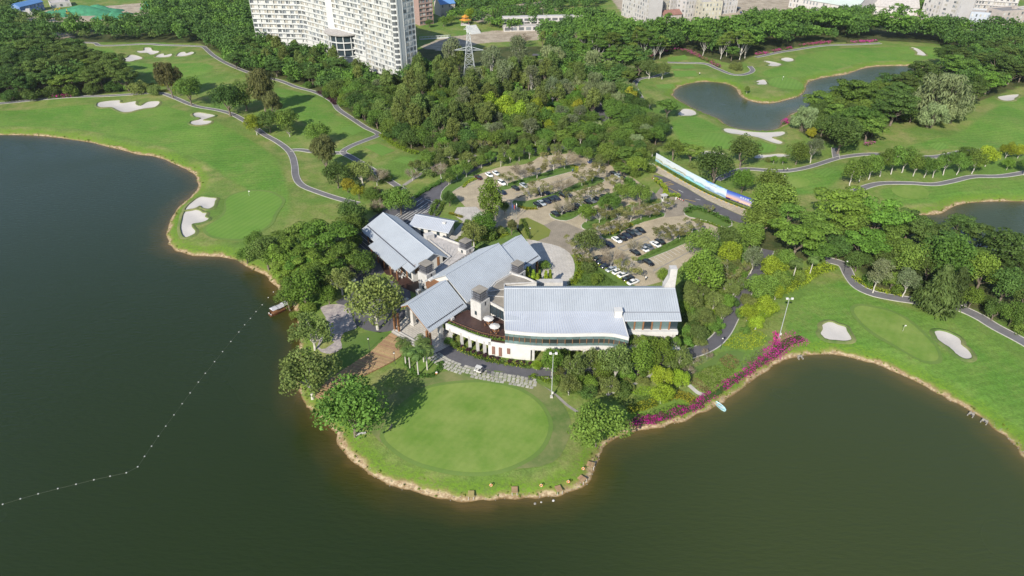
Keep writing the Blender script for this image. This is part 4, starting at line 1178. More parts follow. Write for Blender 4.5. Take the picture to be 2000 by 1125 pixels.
for xx in (-12.5, -1.2): MB().box((b.x + xx, a.y - 10.3, 4.1), (.7, .7, 5.4)).build("stone_column", M['stonewhite'], ew)
MB().box((b.x - 8.2, a.y - 13.2, (ZG + 5.3) / 2), (15.6, 4.6, 5.3 - ZG)).build("planter_terrace", M['white'], ew)
PLANTER = [(b.x - 15 + k * 2.3, a.y - 13.4 + .8 * (k % 2), 5.25) for k in range(7)]
vb = at(1207, 611, 13.0)
MB().box((vb.x, vb.y, 13.0), (2.0, 1.8, 2.0)).box((vb.x, vb.y, 14.05), (2.3, 2.1, .2)).build("chimney", M['white'], ew)
cx, cy = b.x - .6, a.y + 3.2
ch = MB().hexa([(cx - 2.4, cy - 1.4, ZG), (cx + 1.2, cy - 1.4, ZG), (cx + 1.2, cy + 1.4, ZG), (cx - 2.4, cy + 1.4, ZG), (cx - 2.0, cy - 1.2, 14.2), (cx + 1.1, cy - 1.2, 14.2), (cx + 1.1, cy + 1.2, 14.2), (cx - 2.0, cy + 1.2, 14.2)])
ch.hexa([(cx - 2.0, cy - 1.2, 14.2), (cx + 1.1, cy - 1.2, 14.2), (cx + 1.1, cy + 1.2, 14.2), (cx - 2.0, cy + 1.2, 14.2), (cx - .9, cy - 1.1, 17.0), (cx + 1.1, cy - 1.1, 17.0), (cx + 1.1, cy + 1.1, 17.0), (cx - .9, cy + 1.1, 17.0)])
ch.hexa([(cx - .9, cy - 1.1, 17.0), (cx + 1.1, cy - 1.1, 17.0), (cx + 1.1, cy + 1.1, 17.0), (cx - .9, cy + 1.1, 17.0), (cx - .9, cy - 1.1, 20.0), (cx + 1.1, cy - 1.1, 20.0), (cx + 1.1, cy + 1.1, 20.0), (cx - .9, cy + 1.1, 20.0)])
ch.build("chimney_stack", M['stonewhite'], ew)

# parasols on the roof terrace
def parasol(px, lab):
    p = at(*px, 8.6); p.z = 6.25
    t = tag(empty("parasol", p), lab, "parasol", "white parasols on the roof terrace")
    MB().cone_roof((0, 0), 1.55, 2.35, 2.85, 8).build("canopy", M['white'], t, local=True)
    MB().tube((0, 0, 0), (0, 0, 2.8), .05, n=6).build("pole", M['steel'], t, local=True)
    MB().tube((0, 0, .68), (0, 0, .74), .55, n=12).build("table_top", M['wood'], t, local=True)
    for k in range(4):
        x, y = math.cos(k * 1.57 + .4) * 1.0, math.sin(k * 1.57 + .4) * 1.0
        c = MB().box((x, y, .42), (.45, .45, .07), k * 1.57 + .4).box((x * 1.2, y * 1.2, .68), (.07, .45, .45), k * 1.57 + .4)
        for i in (-.18, .18): c.box((x + i, y + i, .2), (.05, .05, .4))
        c.build("chair", M['wood'], t, local=True)
parasol((954, 622), "white octagonal parasol next to the tall vent tower on the terrace")
parasol((966, 637), "white octagonal parasol nearer the curved glass front of the terrace")
# ------------------------------------------------------------------ trees: prototypes
def cards(C, R, n, size, rng, flat=1.0, up=0.3, jit=0.55, aspect=1.0, droop=False, shell=(0.72, 1.06)):
    """leaf clumps: quads on the shells of clumps C with radii R -> verts, faces, leafvar"""
    C, R = np.asarray(C, float), np.asarray(R, float)
    pr = R ** 2 / (R ** 2).sum()
    k = rng.choice(len(C), n, p=pr)
    d = rng.normal(size=(n, 3)); d[:, 2] += up; d /= np.linalg.norm(d, axis=1)[:, None]
    rad = rng.uniform(*shell, n)[:, None]
    P = C[k] + d * np.array([1, 1, flat]) * R[k][:, None] * rad
    N = d * np.array([1, 1, 1 / max(flat, .3)]) ; N /= np.linalg.norm(N, axis=1)[:, None]
    N = N + jit * rng.normal(size=(n, 3)); N /= np.linalg.norm(N, axis=1)[:, None]
    T = rng.normal(size=(n, 3)) if not droop else np.array([0, 0, -1.0]) + .35 * rng.normal(size=(n, 3)) + .5 * d * [1, 1, 0]
    T -= (T * N).sum(1)[:, None] * N; T /= np.linalg.norm(T, axis=1)[:, None] + 1e-9
    B = np.cross(N, T)
    s = size * rng.uniform(.6, 1.35, n)[:, None]
    a, b = T * s * aspect * .5, B * s * .5
    V = np.stack([P - a * 1.1, P + b * .9 + a * .15, P + a * 1.1, P - b * .9 - a * .1], 1).reshape(-1, 3)
    F = np.arange(4 * n).reshape(n, 4)
    cv = rng.random(len(C))
    lv = .55 * cv[k] + .45 * rng.random(n)
    return V, F, lv

def crown_mesh(name, V, F, lv, m):
    me = np_mesh(name, V, F, m)
    a_ = me.attributes.new("leafvar", 'FLOAT', 'FACE'); a_.data.foreach_set("value", lv.astype(np.float32))
    return me

def limb(mb, p0, p1, r0, r1, rng, bend=.12, n=6, seg=3):
    p0, p1 = Vector(p0), Vector(p1); L = (p1 - p0).length
    pts = [p0] + [p0.lerp(p1, i / seg) + Vector(rng.normal(size=3)) * L * bend * .5 for i in range(1, seg)] + [p1]
    for i in range(seg):
        mb.tube(pts[i], pts[i + 1], r0 + (r1 - r0) * i / seg, r0 + (r1 - r0) * (i + 1) / seg, n=n, caps=False)
    return pts

def hull_clumps(rng, n, rx, rz, zc, rmin, rmax, lo=-.55, fill=.82):
    C = []
    while len(C) < n:
        v = rng.normal(size=3); v /= np.linalg.norm(v)
        if v[2] < lo: continue
        f = fill * (rng.random() ** .25)
        wob = 1 + .16 * math.sin(3 * math.atan2(v[1], v[0]) + n) + .08 * rng.normal()
        C.append((v[0] * rx * f * wob, v[1] * rx * f * wob, zc + v[2] * rz * f))
    return np.array(C), rng.uniform(rmin, rmax, n)

PROTO = {}
def proto(key, leafm, build, D, hc, nvar=2, bark='bark'):
    """key -> list of (crown mesh, trunk mesh, low crown V,F,lv, reference width D, crown centre height hc)"""
    L_ = []
    for v in range(nvar):
        rng = np.random.default_rng(abs(hash_s(key)) % 99991 + v * 77)
        V, F, lv, mb, Vl, Fl, ll = build(rng)
        L_.append((crown_mesh("crown", V, F, lv, M[leafm]), mb.mesh("trunk", M[bark], True), (Vl, Fl, ll), D, hc, leafm))
    PROTO[key] = L_
def hash_s(s):
    h = 7
    for c in s: h = (h * 131 + ord(c)) % 1000003
    return h

def b_round(rx=5, rz=3.9, zc=5.8, n=4600, size=.40, clumps=46, rr=(1.15, 1.9), trunk=.32, fork=1.8, limbs=6, up=.35, lo=-.5, aspect=1.0, droop=False, jit=.55):
    def f(rng):
        C, R = hull_clumps(rng, clumps, rx, rz, zc, *rr, lo=lo)
        V, F, lv = cards(C, R, n, size, rng, up=up, aspect=aspect, droop=droop, jit=jit)
        Vl, Fl, ll = cards(C, R * 1.08, max(220, n // 11), size * 2.5, rng, up=up, aspect=1.0, jit=.4)
        mb = MB()
        top = (rng.normal() * .15, rng.normal() * .15, fork)
        limb(mb, (0, 0, -.3), top, trunk, trunk * .8, rng, .04, 8)
        for i in rng.choice(len(C), limbs, replace=False): limb(mb, top, C[i] * np.array([.8, .8, .97]), trunk * .55, trunk * .15, rng, .12, 5)
        return V, F, lv, mb, Vl, Fl, ll
    return f

def b_umbrella(tiers=3, n=5200, size=.36, trunk=.34, R0=5.0, z0=5.2, dz=1.25, k=34):
    def f(rng):
        C, R = [], []
        for i in range(k):
            a = rng.uniform(0, 2 * math.pi); r = R0 * math.sqrt(rng.random()) * .88
            t = rng.integers(0, tiers)
            C.append((r * math.cos(a), r * math.sin(a), z0 + dz * t * (1 - .35 * r / R0) - .10 * r + rng.normal() * .2)); R.append(rng.uniform(1.1, 1.8))
        C, R = np.array(C), np.array(R)
        V, F, lv = cards(C, R, n, size, rng, flat=.32, up=.55, jit=.35)
        Vl, Fl, ll = cards(C, R * 1.08, n // 12, size * 2.5, rng, flat=.32, up=.6, jit=.3)
        mb = MB()
        top = (rng.normal() * .3, rng.normal() * .3, 2.0)
        limb(mb, (0, 0, -.3), top, trunk, trunk * .8, rng, .04, 8)
        for i in rng.choice(len(C), 9, replace=False):
            limb(mb, top, C[i] - np.array([0, 0, .3]), trunk * .5, trunk * .13, rng, .08, 5)
        return V, F, lv, mb, Vl, Fl, ll
    return f

def b_bare(leaves=0, W=5.0, Ht=6.0, lsize=.32):
    def f(rng):
        mb = MB(); tips = []
        top = Vector((rng.normal() * .1, rng.normal() * .1, 1.7))
        limb(mb, (0, 0, -.3), top, .19, .13, rng, .03, 7)
        for i in range(7):
            a = 2 * math.pi * i / 7 + rng.normal() * .3; r = W * rng.uniform(.45, .75)
            p = Vector((r * math.cos(a) * .7, r * math.sin(a) * .7, Ht * rng.uniform(.55, .8)))
            limb(mb, top, p, .08, .04, rng, .12, 5)
            for j in range(4):
                q = p + Vector((math.cos(a + rng.normal() * .8) * W * .32, math.sin(a + rng.normal() * .8) * W * .32, rng.uniform(.2, 1.5)))
                limb(mb, top.lerp(p, rng.uniform(.5, 1)), q, .035, .018, rng, .15, 4, 2)
                tips.append(q)
        T = np.array([t[:] for t in tips]); n = 1500
        k = rng.integers(0, len(T), n)
        base = np.array(top) + (T[k] - np.array(top)) * rng.uniform(.55, 1.05, n)[:, None] + rng.normal(size=(n, 3)) * .35
        d = (T[k] - np.array(top)); d /= np.linalg.norm(d, axis=1)[:, None]
        d = d + rng.normal(size=(n, 3)) * .55; d[:, 2] += .25; d /= np.linalg.norm(d, axis=1)[:, None]
        L = rng.uniform(.5, 1.3, n)[:, None]
        s = np.cross(d, rng.normal(size=(n, 3))); s /= np.linalg.norm(s, axis=1)[:, None]
        s *= .035
        V = np.stack([base - s, base + s, base + d * L + s * .4, base + d * L - s * .4], 1).reshape(-1, 3)
        F = np.arange(4 * n).reshape(n, 4); lv = rng.random(n)
        tw = np_mesh("twigs", V, F, M['twig'])
        if leaves:
            C = T; R = rng.uniform(.7, 1.1, len(T))
            V, F, lv = cards(C, R, leaves, lsize, rng, flat=.6, up=.2, jit=.9)
        return V, F, lv, mb, V[:4], F[:1], lv[:1]
    return f

def b_palm():
    def f(rng):
        Vs, Fs, nb_ = [], [], 0
        H = 7.2
        for i in range(17):
            a = 2 * math.pi * i / 17 + rng.normal() * .15; el = rng.uniform(-.35, 1.15); L = 3.2
            dr = np.array([math.cos(a), math.sin(a), 0])
            p = np.array([0, 0, H]); e = el
            for s in range(11):
                q = p + (dr * math.cos(e) + np.array([0, 0, math.sin(e)])) * L / 11
                side = np.cross(dr, [0, 0, 1.0]); w = .75 * math.sin(math.pi * (s + 1.2) / 12.5) + .1
                for sg in (-1, 1):
                    for h_ in (0.0, .5):
                        m0 = p + (q - p) * h_; m1 = p + (q - p) * (h_ + .32)
                        o_ = side * sg * w + np.array([0, 0, -.35 * w]) + dr * .25 + rng.normal(size=3) * .05
                        Vs += [m0, m1, m1 + o_ * .98, m0 + o_]; Fs.append((nb_, nb_ + 1, nb_ + 2, nb_ + 3)); nb_ += 4
                p = q; e -= .19 + .03 * s * .5
        V, F = np.array(Vs), np.array(Fs); lv = rng.random(len(F))
        mb = MB()
        limb(mb, (0, 0, -.2), (0, 0, 3.2), .20, .17, rng, .0, 8, 2); limb(mb, (0, 0, 3.2), (.05, 0, 6.2), .19, .12, rng, 0, 8, 2); limb(mb, (.05, 0, 6.2), (0, 0, 7.3), .14, .08, rng, 0, 8, 1)
        return V, F, lv, mb, V[:4], F[:1], lv[:1]
    return f

def b_bamboo(D=10):
    def f(rng):
        C, R = hull_clumps(rng, 60, 5.0, 5.2, 4.2, .9, 1.5, lo=-.35, fill=.88)
        V, F, lv = cards(C, R, 6000, .24, rng, up=.25, aspect=3.4, droop=True, jit=.45)
        Vl, Fl, ll = cards(C, R, 500, .8, rng, up=.25, aspect=2.0, droop=True)
        mb = MB()
        for i in range(26):
            a = rng.uniform(0, 6.28); r = rng.uniform(.2, 1.3)
            limb(mb, (r * math.cos(a), r * math.sin(a), -.2), (3.4 * math.cos(a) * rng.random(), 3.4 * math.sin(a) * rng.random(), rng.uniform(6, 9)), .06, .02, rng, .06, 4)
        return V, F, lv, mb, Vl, Fl, ll
    return f

def b_conifer(r=2.0, H=9.0, n=3600, size=.34, asp=2.0, droop=False, tiers=14):
    def f(rng):
        C, R = [], []
        for i in range(tiers * 5):
            t = rng.random() ** .8; z = .9 + (H - .9) * t; rr = r * (1 - t) * .62
            a = rng.uniform(0, 6.28)
            C.append((rr * math.cos(a), rr * math.sin(a), z)); R.append(.22 * r + .42 * r * (1 - t))
        V, F, lv = cards(C, R, n, size, rng, flat=.75, up=.0, aspect=asp, jit=.5, droop=droop)
        Vl, Fl, ll = cards(C, R, 260, size * 2.6, rng, up=0)
        mb = MB(); limb(mb, (0, 0, -.2), (0, 0, H * .9), .2, .05, rng, .0, 6)
        return V, F, lv, mb, Vl, Fl, ll
    return f

proto('round_dark', 'leaf_dark', b_round(), 11, 5.8, 3)
proto('round_mid', 'leaf_mid', b_round(rz=3.6), 11, 5.8, 3)
proto('round_fresh', 'leaf_fresh', b_round(n=4200, clumps=38, rr=(1.2, 2.0)), 11, 5.8, 3)
proto('round_olive', 'leaf_olive', b_round(rz=3.5, n=4200, jit=.75), 11, 5.6, 2, 'barkw')
proto('sparse_olive', 'leaf_olive', b_round(rz=3.6, n=2600, clumps=34, rr=(.9, 1.5), limbs=10, jit=.9), 11, 5.8, 2, 'barkw')
proto('umbrella', 'leaf_mid', b_umbrella(), 11, 6.2, 3)
proto('umbrella_bright', 'leaf_fresh', b_umbrella(k=30), 11, 6.2, 2)
proto('umbrella_dark', 'leaf_dark', b_umbrella(k=36, tiers=4), 11, 6.4, 3)
proto('stand', 'leaf_mid', b_umbrella(k=30, z0=8.0, R0=4.6, tiers=4, dz=1.3, trunk=.26), 10, 9.2, 3, 'barkw')
proto('tall', 'leaf_tall', b_round(rx=3.2, rz=6.2, zc=8.6, n=4600, size=.36, clumps=54, rr=(.8, 1.35), trunk=.26, fork=3.0, aspect=1.6, droop=True), 7.4, 8.6, 3)
proto('tall_fresh', 'leaf_fresh', b_round(rx=3.0, rz=6.0, zc=7.4, n=4600, size=.36, clumps=50, rr=(.9, 1.4), trunk=.26, fork=2.0, lo=-.85), 7.2, 7.4, 1)
proto('grey', 'leaf_grey', b_round(rx=4.0, rz=4.8, zc=7.4, n=3000, size=.34, clumps=44, rr=(.8, 1.3), trunk=.24, fork=3.2, limbs=10, jit=.9), 9.4, 7.4, 2, 'barkw')
proto('lime', 'leaf_lime', b_round(rx=4.6, rz=3.9, zc=5.2, n=4200, size=.42, clumps=34, rr=(1.3, 2.0), trunk=.22), 10.6, 5.2, 2, 'barkw')
proto('yellow', 'leaf_yellow', b_round(rx=4.2, rz=3.6, zc=4.6, n=3200, size=.45, clumps=30, rr=(1.1, 1.8), trunk=.25), 10, 4.6, 1)
proto('fresh_ball', 'leaf_fresh', b_round(rx=4.4, rz=3.8, zc=5.8, n=3800, size=.42, clumps=34, rr=(1.2, 1.9), trunk=.16, fork=2.6), 10.4, 5.8, 2, 'barkw')
proto('slender', 'leaf_mid', b_round(rx=4.0, rz=4.4, zc=7.0, n=3400, size=.42, clumps=34, rr=(1.0, 1.7), trunk=.24, fork=3.0, lo=-.6), 9.6, 7.0, 3, 'barkw')
proto('bare', 'twig', b_bare(), 8.6, 4.6, 3, 'barkw')
proto('semi', 'leaf_semi', b_bare(1500), 8.6, 4.6, 2, 'barkw')
proto('palm', 'palm_leaf', b_palm(), 6.4, 7.0, 2, 'barkw')
proto('bamboo', 'leaf_pale', b_bamboo(), 11.5, 4.9, 2)
proto('casuarina', 'leaf_casuarina', b_round(rx=3.4, rz=4.9, zc=6.6, n=4200, size=.26, clumps=44, rr=(.8, 1.5), aspect=3.2, droop=True, trunk=.28), 8.2, 6.6, 2)
proto('conifer', 'leaf_pine', b_conifer(), 4.0, 4.6, 2)
proto('pine', 'leaf_pine', b_conifer(3.4, 9.5, 4600, .32, 2.6, True), 6.8, 4.4, 2)
proto('garden_bamboo', 'leaf_lime', b_conifer(1.0, 6.5, 1500, .26, 2.6, True), 2.0, 3.6, 2)
proto('bush', 'leaf_mid', b_round(rx=4.6, rz=3.4, zc=2.4, n=2600, size=.48, clumps=28, rr=(1.2, 1.9), trunk=.2, fork=.8), 11, 2.6, 2)
proto('bush_dark', 'leaf_dark', b_round(rx=4.6, rz=3.4, zc=2.4, n=2600, size=.48, clumps=28, rr=(1.2, 1.9), trunk=.2, fork=.8), 11, 2.6, 1)
proto('bush_olive', 'leaf_olive', b_round(rx=4.6, rz=3.0, zc=2.0, n=2400, size=.46, clumps=28, rr=(1.1, 1.8), trunk=.2, fork=.8, jit=.8), 11, 2.4, 1)
proto('bush_purple', 'leaf_purple', b_round(rx=4.6, rz=4.0, zc=3.4, n=1600, size=.7, clumps=26, rr=(1.3, 2.0), trunk=.3, fork=.8), 11, 3.6, 1)

LOOK = {'stand': ('spreading_tree', 'tall pale-trunked flat-topped tree'), 'round_dark': ('broadleaf_tree', 'dark green round-crowned tree'), 'round_mid': ('broadleaf_tree', 'mid-green round-crowned tree'), 'round_fresh': ('broadleaf_tree', 'bright green broad-crowned tree'),
        'round_olive': ('broadleaf_tree', 'olive-green wide dense tree'), 'sparse_olive': ('broadleaf_tree', 'thin-leaved olive tree'), 'umbrella': ('spreading_tree', 'layered flat-topped green tree'),
        'umbrella_bright': ('spreading_tree', 'light green flat-topped tree'), 'umbrella_dark': ('spreading_tree', 'dark layered flat-topped tree'), 'tall': ('tall_tree', 'tall narrow olive tree'),
        'tall_fresh': ('tall_tree', 'tall columnar bright green tree'), 'grey': ('grey_leaved_tree', 'grey-leaved tree'), 'lime': ('round_tree', 'yellow-green ball-shaped tree'),
        'yellow': ('round_tree', 'golden-yellow leafy tree'), 'fresh_ball': ('round_tree', 'small fresh green tree'), 'slender': ('slender_tree', 'slender pale-trunked tree'),
        'bare': ('bare_tree', 'leafless twiggy tree'), 'semi': ('bare_tree', 'half-bare olive-leaved tree'), 'palm': ('palm_tree', 'white-trunked royal palm'), 'bamboo': ('bamboo_clump', 'pale feathery bamboo clump'),
        'casuarina': ('feathery_tree', 'brownish feathery tree'), 'conifer': ('conifer_tree', 'narrow dark conifer'), 'pine': ('conifer_tree', 'drooping dark green conifer'), 'garden_bamboo': ('bamboo_clump', 'slim yellow-green bamboo'),
        'bush': ('shrub', 'green rounded shrub'), 'bush_dark': ('shrub', 'dark green rounded shrub'), 'bush_olive': ('shrub', 'olive loose shrub'), 'bush_purple': ('shrub', 'purple clipped shrub')}
CATS = {'shrub': 'shrub', 'palm_tree': 'palm', 'bamboo_clump': 'bamboo'}

def tree_at(kind, pos, D, label, group=None, hz=1.0, var=None):
    L_ = PROTO[kind]; i = random.randrange(len(L_)) if var is None else var
    cm, tm, _, D0, hc, _m = L_[i]
    s = D / D0
    name = LOOK[kind][0]
    e = empty(name, (pos[0], pos[1], pos[2] - .02), random.uniform(0, 6.283))
    e.scale = (s * random.uniform(.94, 1.06), s * random.uniform(.94, 1.06), s * hz)
    put("trunk", tm, e); put("twigs" if kind == 'bare' else "crown", cm, e)
    return tag(e, label, CATS.get(name, 'tree'), group)

def spot(kind, x, y, wpx, hz=1.0):
    """base and width of a tree whose crown is centred at (x, y) in the photograph and wpx wide there"""
    D0, hc = PROTO[kind][0][3], PROTO[kind][0][4]
    D = 8.0
    for _ in range(6):
        p = at(x, y, ZG + hc * hz * D / D0)
        D = wpx * depth(p) / FPX
    g = ground_z(p.x, p.y)
    if g < .4: g = .4
    return Vector((p.x, p.y, g)), D

ORD = "first second third fourth fifth sixth seventh eighth ninth tenth eleventh twelfth thirteenth fourteenth fifteenth sixteenth seventeenth eighteenth nineteenth twentieth twenty-first twenty-second twenty-third twenty-fourth twenty-fifth twenty-sixth twenty-seventh twenty-eighth twenty-ninth thirtieth".split()
def ordw(i, n):
    if n == 1: return ''
    if n == 2: return ('left of two, ', 'right of two, ')[i]
    if i == 0: return 'leftmost, '
    if i == n - 1: return 'rightmost, '
    return ORD[i] + ' from the left, '

def zone(where, items, group=None):
    """items: (kind, x, y, width[, hz]) with photograph positions; labels count each look from the left"""
    by = {}
    for it in items: by.setdefault(it[0], []).append(it)
    for kind, L_ in by.items():
        L_.sort(key=lambda t: t[1])
        for i, it in enumerate(L_):
            hz = it[4] if len(it) > 4 else 1.0
            p, D = spot(kind, it[1], it[2], it[3], hz)
            lab = "%s%s %s" % (ordw(i, len(L_)), LOOK[kind][1], where)
            tree_at(kind, p, D, lab.strip(), (LOOK[kind][1] + "s " + where) if len(L_) > 1 else None, hz)
# ------------------------------------------------------------------ trees: single ones, counted in zones
zone("on the bank left of the clubhouse", [('umbrella_bright',640,455,112),('umbrella_bright',572,482,92),('umbrella_bright',612,512,92),('umbrella',660,490,80),('round_fresh',590,560,88),('umbrella_bright',560,522,66),
    ('round_dark',516,488,78),('round_mid',478,492,38),('sparse_olive',664,545,70),('bare',668,520,44),('sparse_olive',607,640,98),('round_olive',731,590,130),('round_mid',708,512,58),('bush_olive',560,540,40),
    ('bush',580,610,36),('bush_olive',575,650,34),('bush',690,470,44),('round_mid',685,440,60),('round_mid',500,470,50)])
zone("in the bank thicket above the moored boat", [('umbrella',600,450,90),('umbrella',545,465,70),('round_fresh',545,500,70),('round_mid',620,540,70),('umbrella_bright',585,505,80),('round_mid',560,575,56),('umbrella',640,520,70),('round_fresh',640,575,44),('bush',600,600,40),('round_dark',690,500,50)])
zone("in the bright middle of the central wood", [('lime',955,208,55,1.25),('lime',985,210,50,1.25),('lime',1012,222,46,1.25),('lime',1046,218,46,1.25),('yellow',1128,208,30,1.25),('yellow',1232,192,39,1.25),('bamboo',1160,164,46,1.25),('bamboo',1188,186,48,1.25),('bamboo',1150,186,39,1.25),('bamboo',1206,202,39,1.25),('grey',926,156,44,1.25),('grey',960,116,48,1.25),('grey',1010,104,52,1.25),('grey',880,101,50,1.25),('bare',834,262,44),('lime',930,226,40,1.2),('lime',1075,228,34,1.2),('bamboo',1075,112,56),('bamboo',1128,160,36,1.2),('grey',905,190,40,1.3),('grey',1040,150,44,1.3),('grey',1080,170,40,1.3),('grey',985,140,44,1.3),('umbrella',1120,250,50),('round_mid',1160,258,46),('round_mid',1210,268,44),('umbrella',1100,262,40)])
zone("between the wood and the car park road", [('round_mid',1190,297,50),('umbrella',1226,298,60),('round_mid',1250,304,44),('round_dark',1150,286,40),('round_mid',1112,282,38),('sparse_olive',1060,284,36),('sparse_olive',1085,290,30),('round_mid',1025,286,34),('sparse_olive',985,292,34),('round_dark',945,298,36),('sparse_olive',915,306,32),('round_mid',1130,296,30),('sparse_olive',1172,312,34),('umbrella',1215,325,40),('bush',1240,338,30),('bush',1205,316,26),('sparse_olive',860,315,32),('sparse_olive',830,325,30),('bare',805,338,30)])
zone("along the wood's edge by the left paths", [('bush_dark',20,188,40),('bush_dark',60,184,44),('bush_dark',100,180,40),('bush',140,178,40),('bush_dark',180,174,40),('bush_dark',220,170,36),('bush',245,170,26),('bush',600,165,26),('bush_dark',640,184,28),('bush',672,200,30),('bush_dark',700,222,28),('bush',730,238,28),('bush_dark',760,258,34),('bush',790,276,30),('bush_dark',570,150,26),('bush',470,126,24)])
zone("at the waterside below the wooden deck", [('round_olive',600,726,126),('round_mid',684,792,150)])
zone("by the shore right of the oval green", [('round_mid',1167,822,116)])
zone("in front of the curved glass wing", [('fresh_ball',1078,704,54,1.3),('sparse_olive',1124,716,63,1.3),('sparse_olive',1152,700,54,1.3),('fresh_ball',1176,726,42,1.3),('round_olive',1203,708,73,1.3),('fresh_ball',1124,736,40),('fresh_ball',1152,747,38),
    ('round_olive',1112,752,51),('round_fresh',1250,697,66,1.3),('round_fresh',1290,690,61,1.3),('sparse_olive',1332,696,49,1.3),('lime',1048,714,25),('fresh_ball',1100,690,35),('sparse_olive',1190,750,51),('bush_dark',1150,765,47),('bush_dark',1215,760,47),('round_fresh',1270,712,40),('sparse_olive',1310,712,40),('fresh_ball',1225,728,36),('bush',1320,730,26),('bush_olive',1225,748,36),('bush',1090,742,30)])
zone("in the terraced garden by the right bay", [('lime',1294,736,54),('lime',1330,740,46),('lime',1293,768,50),('bare',1345,724,30),('bare',1382,690,24),('bare',1356,700,24)])
zone("between the car park and the garden road", [('round_fresh',1370,528,98),('round_mid',1374,474,72),('lime',1425,494,56),('grey',1473,502,48),('semi',1428,530,50),('round_dark',1422,461,56),('round_mid',1468,458,64),('lime',1391,611,18),('round_dark',1410,590,30),
    ('round_olive',1352,590,46),('bush_olive',1352,618,42),('bush_olive',1348,645,36),('bush_olive',1362,640,36),('round_olive',1345,560,36),('semi',1440,545,34),('bare',1452,520,30),('round_fresh',1330,600,40),('bush',1340,670,34),('bush_olive',1365,665,36),('bush',1385,640,30),('bush_olive',1378,610,34),('bush',1400,570,34),('bush_olive',1425,565,30),('bush',1440,560,28),('bush_olive',1395,548,40),('bush',1318,655,26),('bush',1300,650,26)])
zone("right of the garden road", [('lime',1511,524,56),('round_mid',1487,562,68),('lime',1462,610,44),('lime',1496,600,52),('lime',1478,630,36),('palm',1557,512,40),('palm',1590,505,34),('round_mid',1535,505,50),('bush',1560,540,40),('bush',1455,645,26),('bush_olive',1470,590,34),('bush',1490,545,30),('round_mid',1525,545,44)])
zone("beside the yard behind the pavilion", [('round_dark',684,414,68),('round_mid',780,388,66),('round_mid',727,380,42),('yellow',678,362,34),('yellow',700,374,36),('bare',734,342,42),('bare',739,398,32),('round_dark',878,386,34),('sparse_olive',876,346,30),('round_dark',705,438,44),('bush_dark',735,408,30),('bush_purple',735,372,18),('bush',752,388,26)])
zone("on the left golf holes", [('round_dark',442,190,73),('round_dark',474,183,68),('casuarina',510,174,63),('casuarina',532,203,43),('lime',497,240,46),('round_dark',523,231,51),('round_mid',556,231,53),('sparse_olive',563,250,29),('round_mid',620,258,56),('casuarina',631,292,58),('round_dark',656,337,63),('round_olive',706,335,56),
    ('casuarina',326,148,53),('round_mid',365,171,63),('bush_olive',270,172,48),('bush_olive',300,176,36),('bush',750,345,36),('round_fresh',690,330,36)])
zone("by the flagpoles before the hall", [('tall_fresh',958,388,50,1.15),('round_fresh',945,434,56),('round_olive',925,456,58),('round_dark',986,404,24,1.3),('casuarina',1000,442,24),('bush_olive',975,450,34),('bush',955,460,40),('bush_olive',900,472,40),('bush',918,440,36)])
zone("beside the turning circle", [('round_olive',1150,472,62),('semi',1122,468,40),('garden_bamboo',1030,540,15),('garden_bamboo',1042,546,15),('garden_bamboo',1054,545,14),('garden_bamboo',1066,548,15),('garden_bamboo',1050,552,14),('bush',1062,520,34),('garden_bamboo',1074,545,14),('bush_olive',1150,520,46),('semi',1140,500,40),('bush',1165,545,34)])
zone("in the car park", [('bare',1020,330,42),('semi',1049,328,42),('semi',1082,310,46),('bare',1103,307,46),('semi',991,346,36),('semi',1058,364,42),('semi',1034,372,32),('bare',1098,358,42),('semi',1138,345,38),('semi',1158,330,50),('semi',1122,386,42),('bare',1098,402,38),('semi',1156,373,46),('fresh_ball',1146,414,42),('semi',1172,418,38),
    ('round_mid',1194,394,46),('semi',1234,411,46),('bare',1254,409,42),('semi',1272,406,42),('semi',1174,447,38),('semi',1192,443,36),('semi',1213,438,32),('bare',1240,478,34),('semi',1290,455,40),('semi',1312,450,42),('semi',1330,450,38),('semi',1354,436,40),('bare',1195,501,48),('semi',1229,520,52),('fresh_ball',1296,536,32),
    ('round_fresh',1246,322,46),('round_mid',1252,378,52),('round_mid',1218,372,40),('semi',1200,352,36),('semi',1186,412,36),('bush',1270,330,30),('semi',1300,395,34),('semi',1385,405,22),('semi',1210,420,34),('bush',1230,355,30),('round_mid',1180,398,30)])
zone("along the far edge of the car park", [('slender',958,306,24),('slender',978,310,24),('slender',996,303,25),('slender',1014,299,25),('slender',1034,295,24),('slender',910,326,30),('slender',892,333,26),('slender',879,343,26),('slender',940,313,24),('slender',1057,294,24),('slender',1150,300,28),('bush_olive',925,322,24),('bush_olive',880,318,30),('bare',860,330,34),('bush_olive',840,338,34),('bush_olive',905,305,30)])
zone("round the upper ponds", [('round_olive',1270,132,42),('round_olive',1295,136,36),('umbrella',1305,205,50),('sparse_olive',1270,200,26),('bush_olive',1439,128,34),('slender',1460,172,13),('round_dark',1452,290,72),('round_dark',1398,320,84),('round_fresh',1452,352,52),('round_mid',1508,362,84),('round_mid',1560,297,52),('grey',1590,288,42),('fresh_ball',1512,311,18),('fresh_ball',1530,313,17),('bush_olive',1500,312,18),('umbrella',1352,290,50),('round_mid',1318,288,50),('bush_olive',1355,320,30)])
